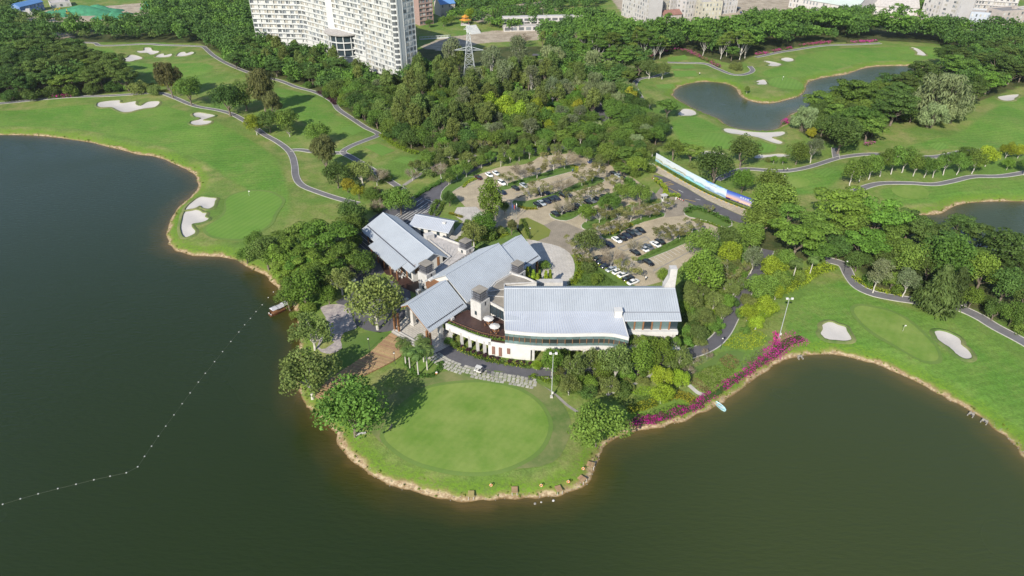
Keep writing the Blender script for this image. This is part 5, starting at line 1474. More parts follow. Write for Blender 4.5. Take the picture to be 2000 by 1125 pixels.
zone("in the clump between the upper ponds", [('bamboo',1842,186,124,.85),('bamboo',1574,232,60),('umbrella',1602,190,64),('umbrella',1668,170,84),('umbrella_dark',1736,155,54),('umbrella_dark',1752,200,84),('umbrella',1672,222,92),('round_dark',1648,256,88),('umbrella',1702,238,76),('umbrella_dark',1812,138,72),('umbrella_bright',1936,150,64),('round_dark',1610,240,50),('umbrella',1870,120,70),('umbrella_dark',1960,120,70),('umbrella_dark',1900,175,56),('bamboo',1822,225,60),('yellow',1585,258,26),('bush',1870,222,40),('bamboo',1860,215,60),('bush_dark',1780,228,50)])
zone("in the row above the right cart path", [('slender',1667,336,46),('slender',1686,330,44),('slender',1704,324,44),('slender',1728,314,48),('slender',1750,309,48),('slender',1771,307,46),('slender',1792,319,38),('slender',1813,323,36),('slender',1830,323,36),('slender',1852,314,42),('slender',1878,316,38),('slender',1909,311,42),('lime',1932,304,46),('lime',1969,296,36),('fresh_ball',1971,319,26),('slender',1890,300,36),('lime',1992,298,30),('slender',2010,315,40)])
zone("in the wood right of the car park", [('umbrella_bright',1657,396,132),('umbrella_bright',1722,412,118),('umbrella_bright',1558,450,116),('round_mid',1506,388,92),('round_mid',1488,428,82),('umbrella_bright',1693,468,96),('umbrella',1750,460,92),('umbrella_dark',1818,446,88),('umbrella_dark',1886,437,72),('umbrella_dark',1922,458,72),('umbrella_dark',1976,474,112),('round_mid',1857,500,112),('round_mid',1779,500,82),('round_dark',1678,506,52),
    ('grey',1719,530,60),('grey',1776,543,52),('pine',1836,566,72),('pine',1870,560,56),('round_fresh',1922,530,84),('round_dark',1968,556,84),('round_mid',1982,612,60),('round_dark',1946,604,52),('umbrella',1610,430,90),('umbrella',1600,480,70),('round_dark',1640,480,60),('umbrella_dark',1780,430,80),('round_dark',1735,505,60),('round_dark',1820,520,70),('umbrella_dark',1990,520,80),('round_mid',1745,545,40),('umbrella',1540,410,70),('palm',1738,510,36),('round_fresh',1900,580,50),('round_dark',2010,580,70),('round_mid',1660,440,80),
    ('umbrella_dark',1848,470,80),('umbrella',1905,500,80),('bush',1700,545,36),('bush',1755,562,34),('bush_dark',1800,560,40),('bush_dark',1925,590,40),('bush',1990,640,40)])

for i, q in enumerate(PLANTER):
    tree_at(('bush', 'bush_olive', 'bush')[i % 3], Vector(q), random.uniform(3.2, 4.6), "%sgreen shrub in the raised planter right of the curved glass" % ordw(i, 7), "shrubs in the raised planter", 1.1)
# ------------------------------------------------------------------ woods
def rand_in(pl, n, dmin, rng):
    xs = [p[0] for p in pl]; ys = [p[1] for p in pl]
    out = []; cell = {}
    for _ in range(n * 40):
        p = (rng.uniform(min(xs), max(xs)), rng.uniform(min(ys), max(ys)))
        if not inside(p, pl): continue
        k = (int(p[0] // dmin), int(p[1] // dmin)); ok = True
        for i in (-1, 0, 1):
            for j in (-1, 0, 1):
                for q in cell.get((k[0] + i, k[1] + j), ()):
                    if (p[0] - q[0]) ** 2 + (p[1] - q[1]) ** 2 < dmin * dmin: ok = False
        if ok:
            cell.setdefault(k, []).append(p); out.append(p)
            if len(out) >= n: break
    return out

WOODS = []      # (kind, position, width, hz, where)
KEEP_OUT = [[at(x, y) for x, y in L1] for L1 in ([(1145,185),(1165,185),(1202,262),(1172,268)], [(892,150),(942,150),(936,200),(898,200)], [(712,138),(800,164),(802,182),(742,184),(712,160)], [(640,118),(722,136),(716,150),(640,134)])]
def wood(where, px, dmin, mix, hz=(0.9, 1.25), seed=1, n=2000, wz=(1.0, 1.0)):
    rng = random.Random(seed)
    pl = [at(x, y) for x, y in px]
    kinds = [k for k, w, *_ in mix]; ws = [w for k, w, *_ in mix]; dm = {k: r[0] for k, w, *r in mix}
    P = rand_in(pl, n, dmin, rng)
    D = shore_d(np.array(P)) if P else []
    for p, dd in zip(P, D):
        if dd < 4 or any(inside(p, k) for k in KEEP_OUT): continue
        k = rng.choices(kinds, ws)[0]
        d0, d1 = dm[k]
        WOODS.append((k, Vector((p[0], p[1], ground_z(*p))), rng.uniform(d0, d1), rng.uniform(*hz), where))
wood("below the apartment blocks", [(462,140),(555,150),(622,172),(662,202),(700,228),(740,240),(752,200),(735,160),(640,122),(520,104),(430,98)], 5.4, [('round_dark',5,(9,13)),('round_mid',4,(9,13)),('umbrella_dark',3,(10,14)),('round_fresh',1.2,(7,10)),('tall',1,(6,8))], (.85, 1.15), 11)
wood("below the pylon", [(700,226),(745,256),(800,288),(870,298),(940,292),(960,250),(955,190),(900,150),(820,140),(770,165),(740,190)], 5.2, [('tall',4,(7.5,10)),('round_dark',4,(9,12)),('round_mid',4.5,(9,12)),('round_fresh',2,(8,11)),('grey',.8,(8,10))], (.8, 1.1), 12)
wood("in the mixed wood", [(940,292),(1000,281),(1100,284),(1180,272),(1170,230),(1150,190),(1120,160),(1040,140),(955,145),(905,152),(955,190),(960,250)], 5.4, [('grey',1.6,(8,11)),('tall',2.5,(7.5,10)),('round_mid',3.5,(8,11)),('round_fresh',2,(8,11)),('lime',1.3,(7,9)),('round_dark',2,(9,12)),('bamboo',1.3,(8,11)),('yellow',.5,(6,8)),('umbrella',1.5,(9,12))], (.75, 1.0), 13)
wood("left of the upper holes", [(1180,272),(1235,292),(1300,283),(1290,262),(1248,228),(1230,192),(1225,165),(1262,138),(1200,112),(1100,112),(1040,140),(1120,160),(1165,190),(1200,250)], 5.8, [('round_dark',3,(9,13)),('umbrella',3,(9,12)),('round_mid',3,(9,12)),('bamboo',1.2,(8,11)),('round_olive',1.5,(8,11)),('umbrella_dark',1.5,(9,12))], (.85, 1.1), 14)
wood("behind the car park path", [(860,300),(930,284),(1020,276),(1110,278),(1180,268),(1240,288),(1280,305),(1230,312),(1170,290),(1110,286),(1020,290),(930,303),(870,318),(800,345)], 4.6, [('round_mid',3,(6,9)),('sparse_olive',3,(6,8)),('semi',1.5,(6,8)),('round_dark',2,(7,9))], (.9, 1.15), 15)
wood("left of the far fairway", [(-160,203),(0,196),(120,188),(258,177),(228,158),(165,126),(105,97),(-160,97)], 8.0, [('umbrella_dark',6,(13,18)),('umbrella',2,(12,16)),('round_dark',3,(10,13))], (.95, 1.2), 16)
wood("above the far fairway", [(-160,80),(100,80),(200,81),(395,85),(470,128),(520,104),(508,66),(420,50),(280,58),(120,66),(-160,62)], 8.0, [('round_dark',5,(10,14)),('round_mid',3,(10,13)),('umbrella_dark',2,(10,14)),('sparse_olive',1,(8,10))], (.95, 1.25), 17)
wood("beside the far apartments", [(300,58),(420,50),(508,66),(505,25),(500,-12),(330,-12),(310,20),(290,40)], 9.0, [('round_dark',4,(11,15)),('round_mid',3,(11,15)),('umbrella_dark',2,(11,15))], (.9, 1.2), 18)
wood("beyond the builders' yard", [(-160,58),(40,62),(160,50),(40,38),(0,30),(50,10),(-160,-5)], 9.0, [('round_dark',4,(10,13)),('round_olive',2,(8,11)),('sparse_olive',2,(8,11))], (.8, 1.1), 19)
wood("above the upper fairway", [(1205,150),(1262,122),(1310,104),(1380,110),(1440,124),(1474,104),(1600,83),(1720,79),(1820,83),(1820,70),(1700,60),(1560,62),(1440,78),(1300,80),(1200,95),(1120,110)], 6.6, [('stand',6,(9,13)),('umbrella',2,(10,13)),('umbrella_dark',2,(11,14)),('round_dark',1.5,(8,11))], (1.15, 1.5), 20)
wood("behind the upper fairway stand", [(1120,112),(1200,96),(1300,80),(1440,78),(1560,62),(1700,60),(1680,48),(1560,44),(1440,62),(1300,66),(1215,62),(1180,40),(1110,45),(1060,75),(1060,100)], 8.4, [('umbrella',4,(11,14)),('round_dark',3,(10,13)),('round_mid',3,(10,13))], (1.0, 1.3), 21)
wood("right of the upper fairway", [(1730,79),(1820,84),(1860,100),(1900,112),(2000,120),(2140,130),(2140,78),(2000,72),(1880,66),(1780,62)], 8.0, [('umbrella_dark',5,(11,15)),('round_dark',4,(10,13)),('umbrella',2,(10,14))], (1.0, 1.3), 22)
wood("right of the upper pond", [(1880,200),(1960,172),(2140,165),(2140,118),(1980,118),(1880,116),(1830,130),(1860,160)], 8.5, [('umbrella_dark',4,(12,16)),('round_dark',3,(10,13)),('round_mid',2,(9,12))], (1.0, 1.2), 23)
wood("in the pond thicket", [(1585,245),(1640,280),(1700,268),(1745,238),(1790,225),(1800,190),(1780,160),(1700,188),(1620,208)], 7.0, [('umbrella',4,(12,16)),('umbrella_dark',3,(12,16)),('round_dark',3,(10,13)),('round_mid',2,(10,12))], (.95, 1.2), 27)
wood("on the slope right of the wing", [(1338,575),(1372,552),(1432,530),(1474,514),(1452,562),(1424,608),(1396,648),(1362,676),(1340,650)], 3.3, [('bush_olive',3,(4,6.5)),('bush',3,(4,6.5)),('round_olive',1.5,(4.5,6.5)),('round_fresh',1.2,(4.5,6.5)),('sparse_olive',1.5,(4.5,6.5)),('bush_dark',.6,(4,5.5))], (.85, 1.15), 31)
wood("right of the garden road bend", [(1452,590),(1475,565),(1500,548),(1530,560),(1510,590),(1505,625),(1490,640),(1450,640),(1440,625)], 3.6, [('bush',3,(4,6)),('lime',2,(4.5,6.5)),('round_mid',2,(5,7)),('bush_olive',1,(4,6))], (.9, 1.15), 32)
wood("among the front garden trees", [(1090,735),(1180,742),(1260,728),(1330,706),(1345,716),(1290,738),(1215,764),(1160,772),(1110,768)], 3.8, [('bush_dark',2,(3,5)),('bush',3,(3,5)),('sparse_olive',1.2,(4.5,6)),('bush_olive',1.5,(3,5))], (.8, 1.0), 33)
wood("round the far clearing", [(1080,36),(1180,38),(1215,60),(1150,62),(1100,50),(1000,62),(880,40),(900,6),(1060,-4),(1200,-10),(1150,20),(1100,20)], 9.0, [('round_dark',4,(9,12)),('round_mid',4,(9,12)),('umbrella_dark',2,(10,13))], (.8, 1.1), 24)
wood("on the ridge behind the village", [(1440,50),(1560,40),(1640,36),(1700,44),(1640,56),(1500,60)], 8.0, [('round_dark',4,(10,13)),('umbrella',3,(10,13))], (1.0, 1.3), 25)
wood("between the far factories", [(1690,22),(1800,30),(1840,10),(1760,-8),(1680,-2)], 9.0, [('round_dark',4,(9,12)),('round_mid',3,(9,12))], (.8, 1.1), 26)
zone("beside the far school building", [('bare',1020,72,34),('bare',1140,78,40),('tall',1060,72,16),('tall',1085,74,16),('bare',1110,78,22),('conifer',972,30,9,1.5),('conifer',984,28,8,1.5),('conifer',997,30,9,1.4),('conifer',1010,28,8,1.4),('conifer',1030,26,9,1.5),('conifer',1048,30,8,1.3),('conifer',963,34,9,1.3),('conifer',1058,30,8,1.3),('lime',918,28,28),('round_mid',880,38,20),('round_mid',866,40,22),('round_dark',838,44,18),('bamboo',1076,112,50),('bamboo',1160,118,50)])

WOODS.sort(key=lambda t: t[1].y)
cnt = {}; low = []; single = {}
for t in WOODS:
    nm = LOOK[t[0]][0]
    cnt[nm] = cnt.get(nm, 0) + 1
    if cnt[nm] <= 260: single.setdefault((t[0], t[4]), []).append(t)
    else: low.append(t)
BAND = ("front-row", "second-row", "middle-row", "fourth-row", "back-row")
for (kind, where), L_ in single.items():
    nb_ = min(5, (len(L_) + 19) // 20); per = -(-len(L_) // nb_)
    names = {1: ("",), 2: ("front-row ", "back-row "), 3: ("front-row ", "middle-row ", "back-row ")}.get(nb_, tuple(k + " " for k in BAND))
    for j in range(nb_):
        part = sorted(L_[j * per:(j + 1) * per], key=lambda t: t[1].x / depth(t[1]))
        for i, t in enumerate(part):
            tree_at(kind, t[1], t[2], "%s%s%s %s" % (ordw(i, len(part)), names[j], LOOK[kind][1], where), LOOK[kind][1] + "s " + where, t[3])
LV, LF, LL, LM = [], [], [], []; nv = 0
lm_names = sorted({PROTO[t[0]][0][5] for t in low})
rngl = np.random.default_rng(5)
for kind, p, D, hz, _ in low:
    q = PROTO[kind][rngl.integers(len(PROTO[kind]))]; V, F, lv = q[2]; s = D / q[3]; a_ = rngl.uniform(0, 6.28)
    R = np.array([[math.cos(a_), -math.sin(a_), 0], [math.sin(a_), math.cos(a_), 0], [0, 0, 1]])
    LV.append((V * np.array([s, s, s * hz])) @ R.T + np.array(p)); LF.append(F + nv); nv += len(V)
    LL.append(np.clip(lv * .7 + rngl.random() * .3, 0, 1)); LM.append(np.full(len(F), lm_names.index(q[5])))
if low:
    me = np_mesh("distant_woodland", np.concatenate(LV), np.concatenate(LF), [M[k] for k in lm_names], np.concatenate(LM))
    a_ = me.attributes.new("leafvar", 'FLOAT', 'FACE'); a_.data.foreach_set("value", np.concatenate(LL).astype(np.float32))
    tag(put("distant_woodland", me), "far green woodland massed along the top of the picture", "woodland", kind="stuff")
print("TREES individual", sum(min(v, 260) for v in cnt.values()), "massed", len(low), cnt)
# ------------------------------------------------------------------ hedges, beds and flowers
def foliage(pos, rad, flat, n, size, leafm, name, parent=None, z0=None, jit=.6, seed=1, shell=(.6, 1.05)):
    rng = np.random.default_rng(seed)
    V, F, lv = cards(pos, rad, n, size, rng, flat=flat, up=.5, jit=jit, shell=shell)
    o = put(name, crown_mesh(name, V, F, lv, M[leafm]), parent)
    if parent: o.matrix_parent_inverse = wmat(parent).inverted()
    return o

def hedge(px, w, h, leafm, label, cat="hedge", name="hedge", dens=26, size=.26, z=None, second=None, pts=None, closed=False, lump=.12):
    pts = pts or smooth_open([at(x, y) for x, y in px], 6)
    e = tag(empty(name, pts[len(pts) // 2]), label, cat)
    if z is None: e.location.z = ground_z(e.location.x, e.location.y)
    C, R = [], []; rng = np.random.default_rng(len(pts) * 7 + int(pts[0][0] * 10) % 97)
    tot = 0
    core = MB()
    for p, q in zip(pts, pts[1:]):
        L = (q - p).length; tot += L
        d = (q - p) / max(L, 1e-6); nn = Vector((-d.y, d.x, 0))
        k = max(1, int(L / (w * .35)))
        zz = ground_z(p.x, p.y) if z is None else z
        for i in range(k):
            for s_ in (-.28, .28):
                c = p.lerp(q, (i + rng.random()) / k) + nn * (s_ * w + rng.normal() * w * .06)
                C.append((c.x, c.y, zz + h * (.52 + rng.normal() * lump))); R.append(w * .34 * rng.uniform(.85, 1.2))
        m_ = p.lerp(q, .5)
        core.box((m_.x, m_.y, zz + h * .2), (L + w * .3, w * .5, h * .4), math.atan2(d.y, d.x))
    core.build("stems", M['leaf_dark' if leafm != 'leaf_purple' else 'leaf_purple'], e)
    n = int(min(9000, max(200, dens * tot * (w + 2 * h))))
    if second:
        ph = rng.random() * 6
        keep = [i for i in range(len(C)) if math.sin(i * .11 + ph) + .7 * math.sin(i * .043 + ph * 2) + rng.normal() * .6 > -1.25] or [0]
        foliage([C[i] for i in keep], [R[i] * 1.04 for i in keep], h * .58 / (w * .34), int(n * second[1]), size, second[0], "flowers", e, seed=n)
        n = int(n * (1 - second[1]))
    foliage(C, R, h * .52 / (w * .34), n, size, leafm, "foliage", e, seed=n + 1)
    return e

def bed(px, h, leafm, label, n=None, size=.28, cat="flower bed", name="planting_bed", second=None):
    pl = smooth_closed([at(x, y) for x, y in px], 2)
    rng = random.Random(len(px) * 31 + int(px[0][0]))
    area = abs(sum(p[0] * q[1] - q[0] * p[1] for p, q in zip(pl, pl[1:] + pl[:1]))) / 2
    P = rand_in(pl, 900, max(.55, math.sqrt(area / 500)), rng)
    c = sum(pl, Vector()) / len(pl); g = ground_z(c.x, c.y)
    e = tag(empty(name, (c.x, c.y, g)), label, cat)
    r = max(.55, math.sqrt(area / 500)) * .85
    C = [(p[0], p[1], g + h * .4) for p in P]; R = [r * rng.uniform(.8, 1.2) for _ in P]
    n = n or int(min(9000, 24 * area))
    if second: foliage(C, R, h * .65 / r, int(n * second[1]), size, second[0], "flowers", e, seed=n + 5); n = int(n * (1 - second[1]))
    foliage(C, R, h * .6 / r, n, size, leafm, "foliage", e, seed=n)
    return e

hedge([(880,670),(905,685),(940,699),(980,709),(1036,717)], 2.2, .7, 'leaf_mid', "mixed low shrub border along the curved white wall", "shrubs", "shrub_border", second=('leaf_yellow', .15))
zone("in the border along the curved white wall", [('bush_purple',x,y,12) for x, y in ((902,678),(914,683),(925,687),(936,690),(947,694),(960,697),(971,700),(996,705),(1010,707),(1022,708),(1036,710))] + [('bush',876,666,22),('bush',889,673,22)])
hedge(None, .9, .55, 'leaf_fresh', "clipped green hedge along the roof terrace edge", pts=TERRACE_HEDGE, z=6.4, dens=40, size=.2)
zone("beside the wooden deck", [('palm',788,668,50),('palm',797,682,46),('palm',813,688,54),('palm',824,664,50),('palm',831,680,50)])
hedge([(792,700),(800,720),(815,733),(840,735),(858,722),(860,708)], 1.6, .5, 'leaf_hedge', "low dark hedge curving round the palms")
hedge([(1038,735),(1060,742),(1072,745)], 1.8, .6, 'leaf_lime', "short lime hedge at the right end of the stone slabs")
BG = [(1225,825),(1260,820),(1283,817),(1315,806),(1357,792),(1377,777),(1402,764),(1426,745),(1459,724),(1484,708),(1506,694)]
hedge(BG, 2.7, 1.0, 'leaf_brown', "long magenta bougainvillea hedge along the right-hand bay", "flowers", "bougainvillea", dens=20, second=('flower_magenta', .70), lump=.25)
hedge([(1506,694),(1522,680),(1540,668),(1562,662)], 5.0, 1.5, 'leaf_brown', "bushy magenta bougainvillea mass below the floodlight mast", "flowers", "bougainvillea", dens=17, second=('flower_magenta', .8), lump=.25)
hedge([(1516,652),(1516,662),(1514,674)], 1.6, .9, 'leaf_brown', "upright magenta bougainvillea beside the mast foot", "flowers", "bougainvillea", second=('flower_magenta', .6))
hedge([(1254,118),(1275,106),(1300,100),(1330,99),(1352,104),(1370,114),(1390,122),(1405,130)], 3.2, 1.4, 'leaf_brown', "dull red bougainvillea hedge round the upper tee", "flowers", "bougainvillea", dens=9, size=.4, second=('flower_magenta', .35))
for i, (x0, y0, x1, y1) in enumerate(((1476,106,1500,103),(1510,101,1524,98),(1535,96,1545,94),(1562,90,1626,83),(1654,84,1712,82))):
    hedge([(x0, y0), ((x0 + x1) / 2, (y0 + y1) / 2 - .4), (x1, y1)], 2.6, 1.4, 'leaf_brown', "%spink bougainvillea patch beside the top fairway path" % ordw(i, 5), "flowers", "bougainvillea", dens=9, size=.4, second=('flower_magenta', .5))
hedge([(96,192),(125,190),(155,187)], 2.6, 1.6, 'leaf_dark', "magenta bougainvillea at the foot of the dark left wood", "flowers", "bougainvillea", dens=9, size=.4, second=('flower_magenta', .5))
hedge([(1532,238),(1545,232)], 3.0, 2.0, 'leaf_brown', "magenta bougainvillea on the upper pond's right bank", "flowers", "bougainvillea", dens=9, size=.4, second=('flower_magenta', .7))
hedge([(1690,286),(1705,280)], 2.2, 1.4, 'leaf_mid', "magenta and yellow flowers below the clump by the junction", "flowers", "flower_border", dens=10, size=.35, second=('flower_magenta', .4))
for i, (q, lab) in enumerate((([(1229,801),(1245,797),(1262,793),(1280,788)], "yellow shrub strip above the long bougainvillea hedge"), ([(1308,778),(1322,772),(1338,775),(1354,781)], "yellow shrub strip right of the ball-shaped trees"))):
    hedge(q, 2.6, .9, 'leaf_yellow', lab, "shrubs", "shrub_border")
bed([(1257,812),(1275,800),(1300,794),(1325,788),(1345,791),(1335,800),(1305,808),(1275,814)], .7, 'leaf_dark', "dark green crescent bed above the bougainvillea hedge")
bed([(1208,790),(1232,776),(1278,774),(1290,786),(1262,790),(1236,795)], .35, 'leaf_hedge', "dark green groundcover bed left of the ball-shaped trees")
bed([(1234,768),(1250,757),(1278,756),(1280,770),(1255,772)], .3, 'leaf_lime', "lime groundcover bed under the stone garden path")
bed([(1356,733),(1376,723),(1397,715),(1416,718),(1437,723),(1415,740),(1393,757),(1375,748)], .5, 'leaf_fresh', "bright green square planting bed in the terraced garden")
bed([(1406,706),(1420,694),(1436,699),(1444,716),(1425,721)], .5, 'leaf_brown', "brown dried planting bed in the terraced garden")
bed([(1347,742),(1356,736),(1375,750),(1388,760),(1376,764),(1358,756)], .2, 'leaf_brown', "bare brown strip beside the square planting bed")
bed([(1412,674),(1440,652),(1470,642),(1494,656),(1490,674),(1462,684),(1436,680)], .3, 'leaf_lime', "lime-yellow groundcover bed at the road bend")
bed([(1447,717),(1451,692),(1478,680),(1500,686),(1490,702),(1468,712)], .25, 'leaf_grey', "grey-green groundcover beside the bougainvillea hedge")
bed([(1345,712),(1368,700),(1390,692),(1395,698),(1370,710),(1348,720)], .25, 'leaf_grey', "grey-green groundcover strip under the small bare trees")
zsheet("lawn", [(1345,722),(1372,711),(1396,699),(1408,688),(1440,684),(1455,690),(1448,706),(1436,697),(1420,691),(1404,704),(1397,713),(1356,731)], 'lawn', .05)
hedge([(1522,570),(1548,560),(1572,545),(1596,532),(1622,522)], 4.2, 1.3, 'leaf_lime', "yellow-green foliage bank above the right-hand green", "shrubs", "shrub_border", dens=16, size=.36)
hedge([(1668,540),(1690,556),(1720,566),(1760,574)], 2.2, .7, 'leaf_lime', "low yellow-green edging beside the right cart path", "shrubs", "shrub_border", dens=14, size=.3)
hedge([(812,386),(826,376),(846,365),(874,349)], 2.2, 1.2, 'leaf_hedge', "clipped dark hedge along the access road behind the yard")
hedge([(842,420),(848,404),(856,394)], 1.9, 1.3, 'leaf_hedge', "clipped hedge between yard and white plaza")
hedge([(852,422),(860,410),(866,398)], 1.5, 1.2, 'leaf_hedge', "thin clipped hedge beside the white plaza")
hedge([(878,417),(890,421),(903,425)], 1.6, .6, 'leaf_yellow', "yellow shrub strip at the plaza's left corner", "shrubs", "shrub_border")
hedge([(908,440),(920,436),(934,433)], 2.4, .6, 'leaf_yellow', "yellow shrubs at the plaza's lower edge", "shrubs", "shrub_border")
hedge([(920,474),(945,468),(975,464),(992,456)], 1.8, .5, 'leaf_lime', "lime strip bordering the lawn behind the hall", "shrubs", "shrub_border")
hedge([(1020,430),(1026,442),(1030,456),(1036,466)], 1.3, .9, 'leaf_hedge', "clipped hedge on the left of the dry lawn")
hedge([(1013,404),(1028,408),(1048,408)], 1.8, .6, 'leaf_yellow', "yellow shrub strip at the end of the second car park island", "shrubs", "shrub_border")
hedge([(1118,324),(1127,328),(1124,337)], 1.8, .6, 'leaf_yellow', "yellow shrub strip at the far end of the first island", "shrubs", "shrub_border")
hedge([(1192,458),(1210,448),(1234,440)], 2.0, .8, 'leaf_yellow', "yellow shrub strip behind the lower row of six cars", "shrubs", "shrub_border")
for i, L1 in enumerate(([(985,366),(1020,354),(1060,343),(1105,329)], [(1062,393),(1090,383),(1120,371),(1160,352)], [(1090,424),(1120,420),(1150,404),(1200,382)], [(1150,443),(1190,428),(1240,406),(1282,394)], [(1200,456),(1230,443),(1262,429),(1290,420)], [(1256,503),(1290,488),(1330,470),(1355,455)])):
    hedge(L1, 1.5, .45, 'leaf_hedge', "low green planting on the %s car park island from the top" % ORD[i], "shrubs", "shrub_border", dens=18)
hedge([(1127,500),(1133,516),(1128,540),(1116,556)], 2.6, .8, 'leaf_lime', "lime hedge curving along the turning circle")
hedge([(1160,514),(1178,523),(1200,537),(1226,556)], .9, .7, 'leaf_lime', "narrow lime hedge in front of the bottom row of cars")
bed([(1140,520),(1158,520),(1190,545),(1205,556),(1150,558),(1128,550)], .4, 'leaf_hedge', "dark groundcover garden between turning circle and cars")
hedge([(1340,416),(1356,408),(1390,418),(1424,436)], 3.0, 1.1, 'leaf_hedge', "thick green hedge along the entrance road")
hedge([(1350,430),(1385,436),(1412,448)], 1.4, .6, 'leaf_lime', "lime hedge strip below the thick entrance hedge")
hedge([(1280,354),(1292,364),(1300,376),(1296,392)], 1.8, 1.9, 'leaf_lime', "tall lime hedge by the gate barrier")
hedge([(1304,384),(1316,384),(1326,387)], 1.6, 1.6, 'leaf_lime', "short lime hedge right of the gate cabin")
hedge([(1284,320),(1310,336),(1345,357),(1382,377),(1420,394),(1462,411)], 1.3, .5, 'leaf_hedge', "low hedge at the foot of the printed hoarding")
hedge([(292,166),(320,168),(338,167)], 3.0, 1.0, 'leaf_yellow', "yellow shrubs left of the feathery tree on the left hole", "shrubs", "shrub_border", dens=9, size=.4)
hedge([(308,178),(325,178),(340,178)], 2.0, .7, 'leaf_yellow', "yellow shrub strip at the bend of the left cart path", "shrubs", "shrub_border", dens=9, size=.4)
hedge([(745,262),(760,275),(790,292),(815,300)], 3.0, 1.0, 'leaf_lime', "lime undergrowth right of the double bend", "shrubs", "shrub_border", dens=9, size=.4)
hedge([(622,180),(640,190),(655,204)], 3.0, 1.2, 'leaf_purple', "purple undergrowth above the left cart path", "shrubs", "shrub_border", dens=9, size=.4)
hedge([(1010,296),(1040,290),(1075,287)], 1.6, 1.0, 'leaf_lime', "lime hedge beyond the far edge of the car park")
hedge([(940,322),(975,314),(1010,306)], 1.6, .5, 'leaf_mid', "green verge planting along the car park's far edge", "shrubs", "shrub_border")
hedge([(905,366),(915,356),(928,350)], 1.6, .6, 'leaf_lime', "lime shrub loop at the left tip of the car park", "shrubs", "shrub_border")

# ------------------------------------------------------------------ cars
CARM = {}
for n_, c_ in (('black', (.012, .012, .014)), ('navy', (.015, .020, .045)), ('white', (.75, .75, .75)), ('silver', (.38, .42, .46)), ('maroon', (.06, .02, .018)), ('grey', (.12, .13, .14)), ('blue', (.02, .035, .12))):
    CARM[n_] = mat('car_paint_' + n_, c_, .25, spec=.6)
M['lamp'] = mat('headlamp_glass', (.7, .7, .68), .15, spec=.7); M['tail'] = mat('tail_lamp_red', (.35, .015, .01), .25, spec=.6)
def loft(st, cap=True):
    """st: list of rings (same length) -> MB"""
    mb = MB(); n = len(st[0])
    P = [p for r in st for p in r]
    F = [(k * n + i, k * n + (i + 1) % n, (k + 1) * n + (i + 1) % n, (k + 1) * n + i) for k in range(len(st) - 1) for i in range(n)]
    F += [tuple(range(n))[::-1], tuple(range((len(st) - 1) * n, len(st) * n))]
    return mb.add(P, F)
def ring(x, w, z0, z1, r=.12):
    return [(x, -w, z0 + r), (x, -w + r, z0), (x, w - r, z0), (x, w, z0 + r), (x, w, z1 - r), (x, w - r, z1), (x, -w + r, z1), (x, -w, z1 - r)]
CARMESH = {}
for t_, hh, L_, cab in (('car', 1.42, 2.32, (-1.75, -1.05, .35, 1.15)), ('sport utility car', 1.68, 2.35, (-2.15, -1.85, .45, 1.15))):
    belt = .92 if hh < 1.5 else 1.05
    body = loft([ring(-L_, .72, .42, belt - .12), ring(-L_ + .18, .84, .30, belt - .03), ring(-1.2, .90, .24, belt), ring(0, .91, .22, belt), ring(1.1, .90, .24, belt - .02), ring(L_ - .5, .85, .28, belt - .12), ring(L_ - .12, .76, .34, belt - .26), ring(L_, .62, .42, belt - .34)])
    x0, x1, x2, x3 = cab
    glass = loft([ring(x0, .72, belt - .10, belt + .02, .05), ring(x1, .70, belt - .10, hh - .05, .12), ring(x2, .70, belt - .10, hh - .04, .12), ring(x3, .74, belt - .12, belt + .0, .05)])
    roof = loft([ring(x1 + .02, .60, hh - .12, hh - .02, .04), ring((x1 + x2) / 2, .62, hh - .10, hh + .02, .05), ring(x2 - .02, .60, hh - .12, hh - .02, .04)])
    wheel = MB().tube((0, -.11, 0), (0, .11, 0), .33, n=12); wheel.tube((0, -.125, 0), (0, .125, 0), .19, n=8, mi=1)
    CARMESH[t_] = (body.mesh("body", CARM['black'], False), glass.mesh("windows", M['glass']), roof.mesh("roof", CARM['black']), wheel.mesh("wheel", [M['black'], M['steel']]),
                   MB().box((0, 0, 0), (.12, .34, .14)).mesh("headlight", M['lamp']), MB().box((0, 0, 0), (.10, .34, .14)).mesh("tail_light", M['tail']), L_, belt)
rowv = at(1255, 450) - at(1197, 470); ROWA = math.atan2(rowv.y, rowv.x)
def car(x, y, col, kind, ang, label, group):
    p = at(x, y, ZG + .7); p.z = ZG + .06
    body, glass, roof, wheel, hl, tl, L_, belt = CARMESH[kind]
    e = tag(empty("parked_car", p, ang + random.uniform(-.03, .03)), label, "car", group)
    for nm, me, loc, paint in (("body", body, None, 1), ("windows", glass, None, 0), ("roof", roof, None, 1)):
        o = put(nm, me, e)
        if paint: o.material_slots[0].link = 'OBJECT'; o.material_slots[0].material = CARM[col]
    for sx in (-1.38, 1.42):
        for sy in (-.80, .80): put("wheel", wheel, e, (sx, sy, .33))
    for sy in (-.55, .55):
        put("headlight", hl, e, (L_ - .14, sy, belt - .40)); put("tail_light", tl, e, (-L_ + .06, sy, belt - .22))
ACROSS = ROWA - math.pi / 2
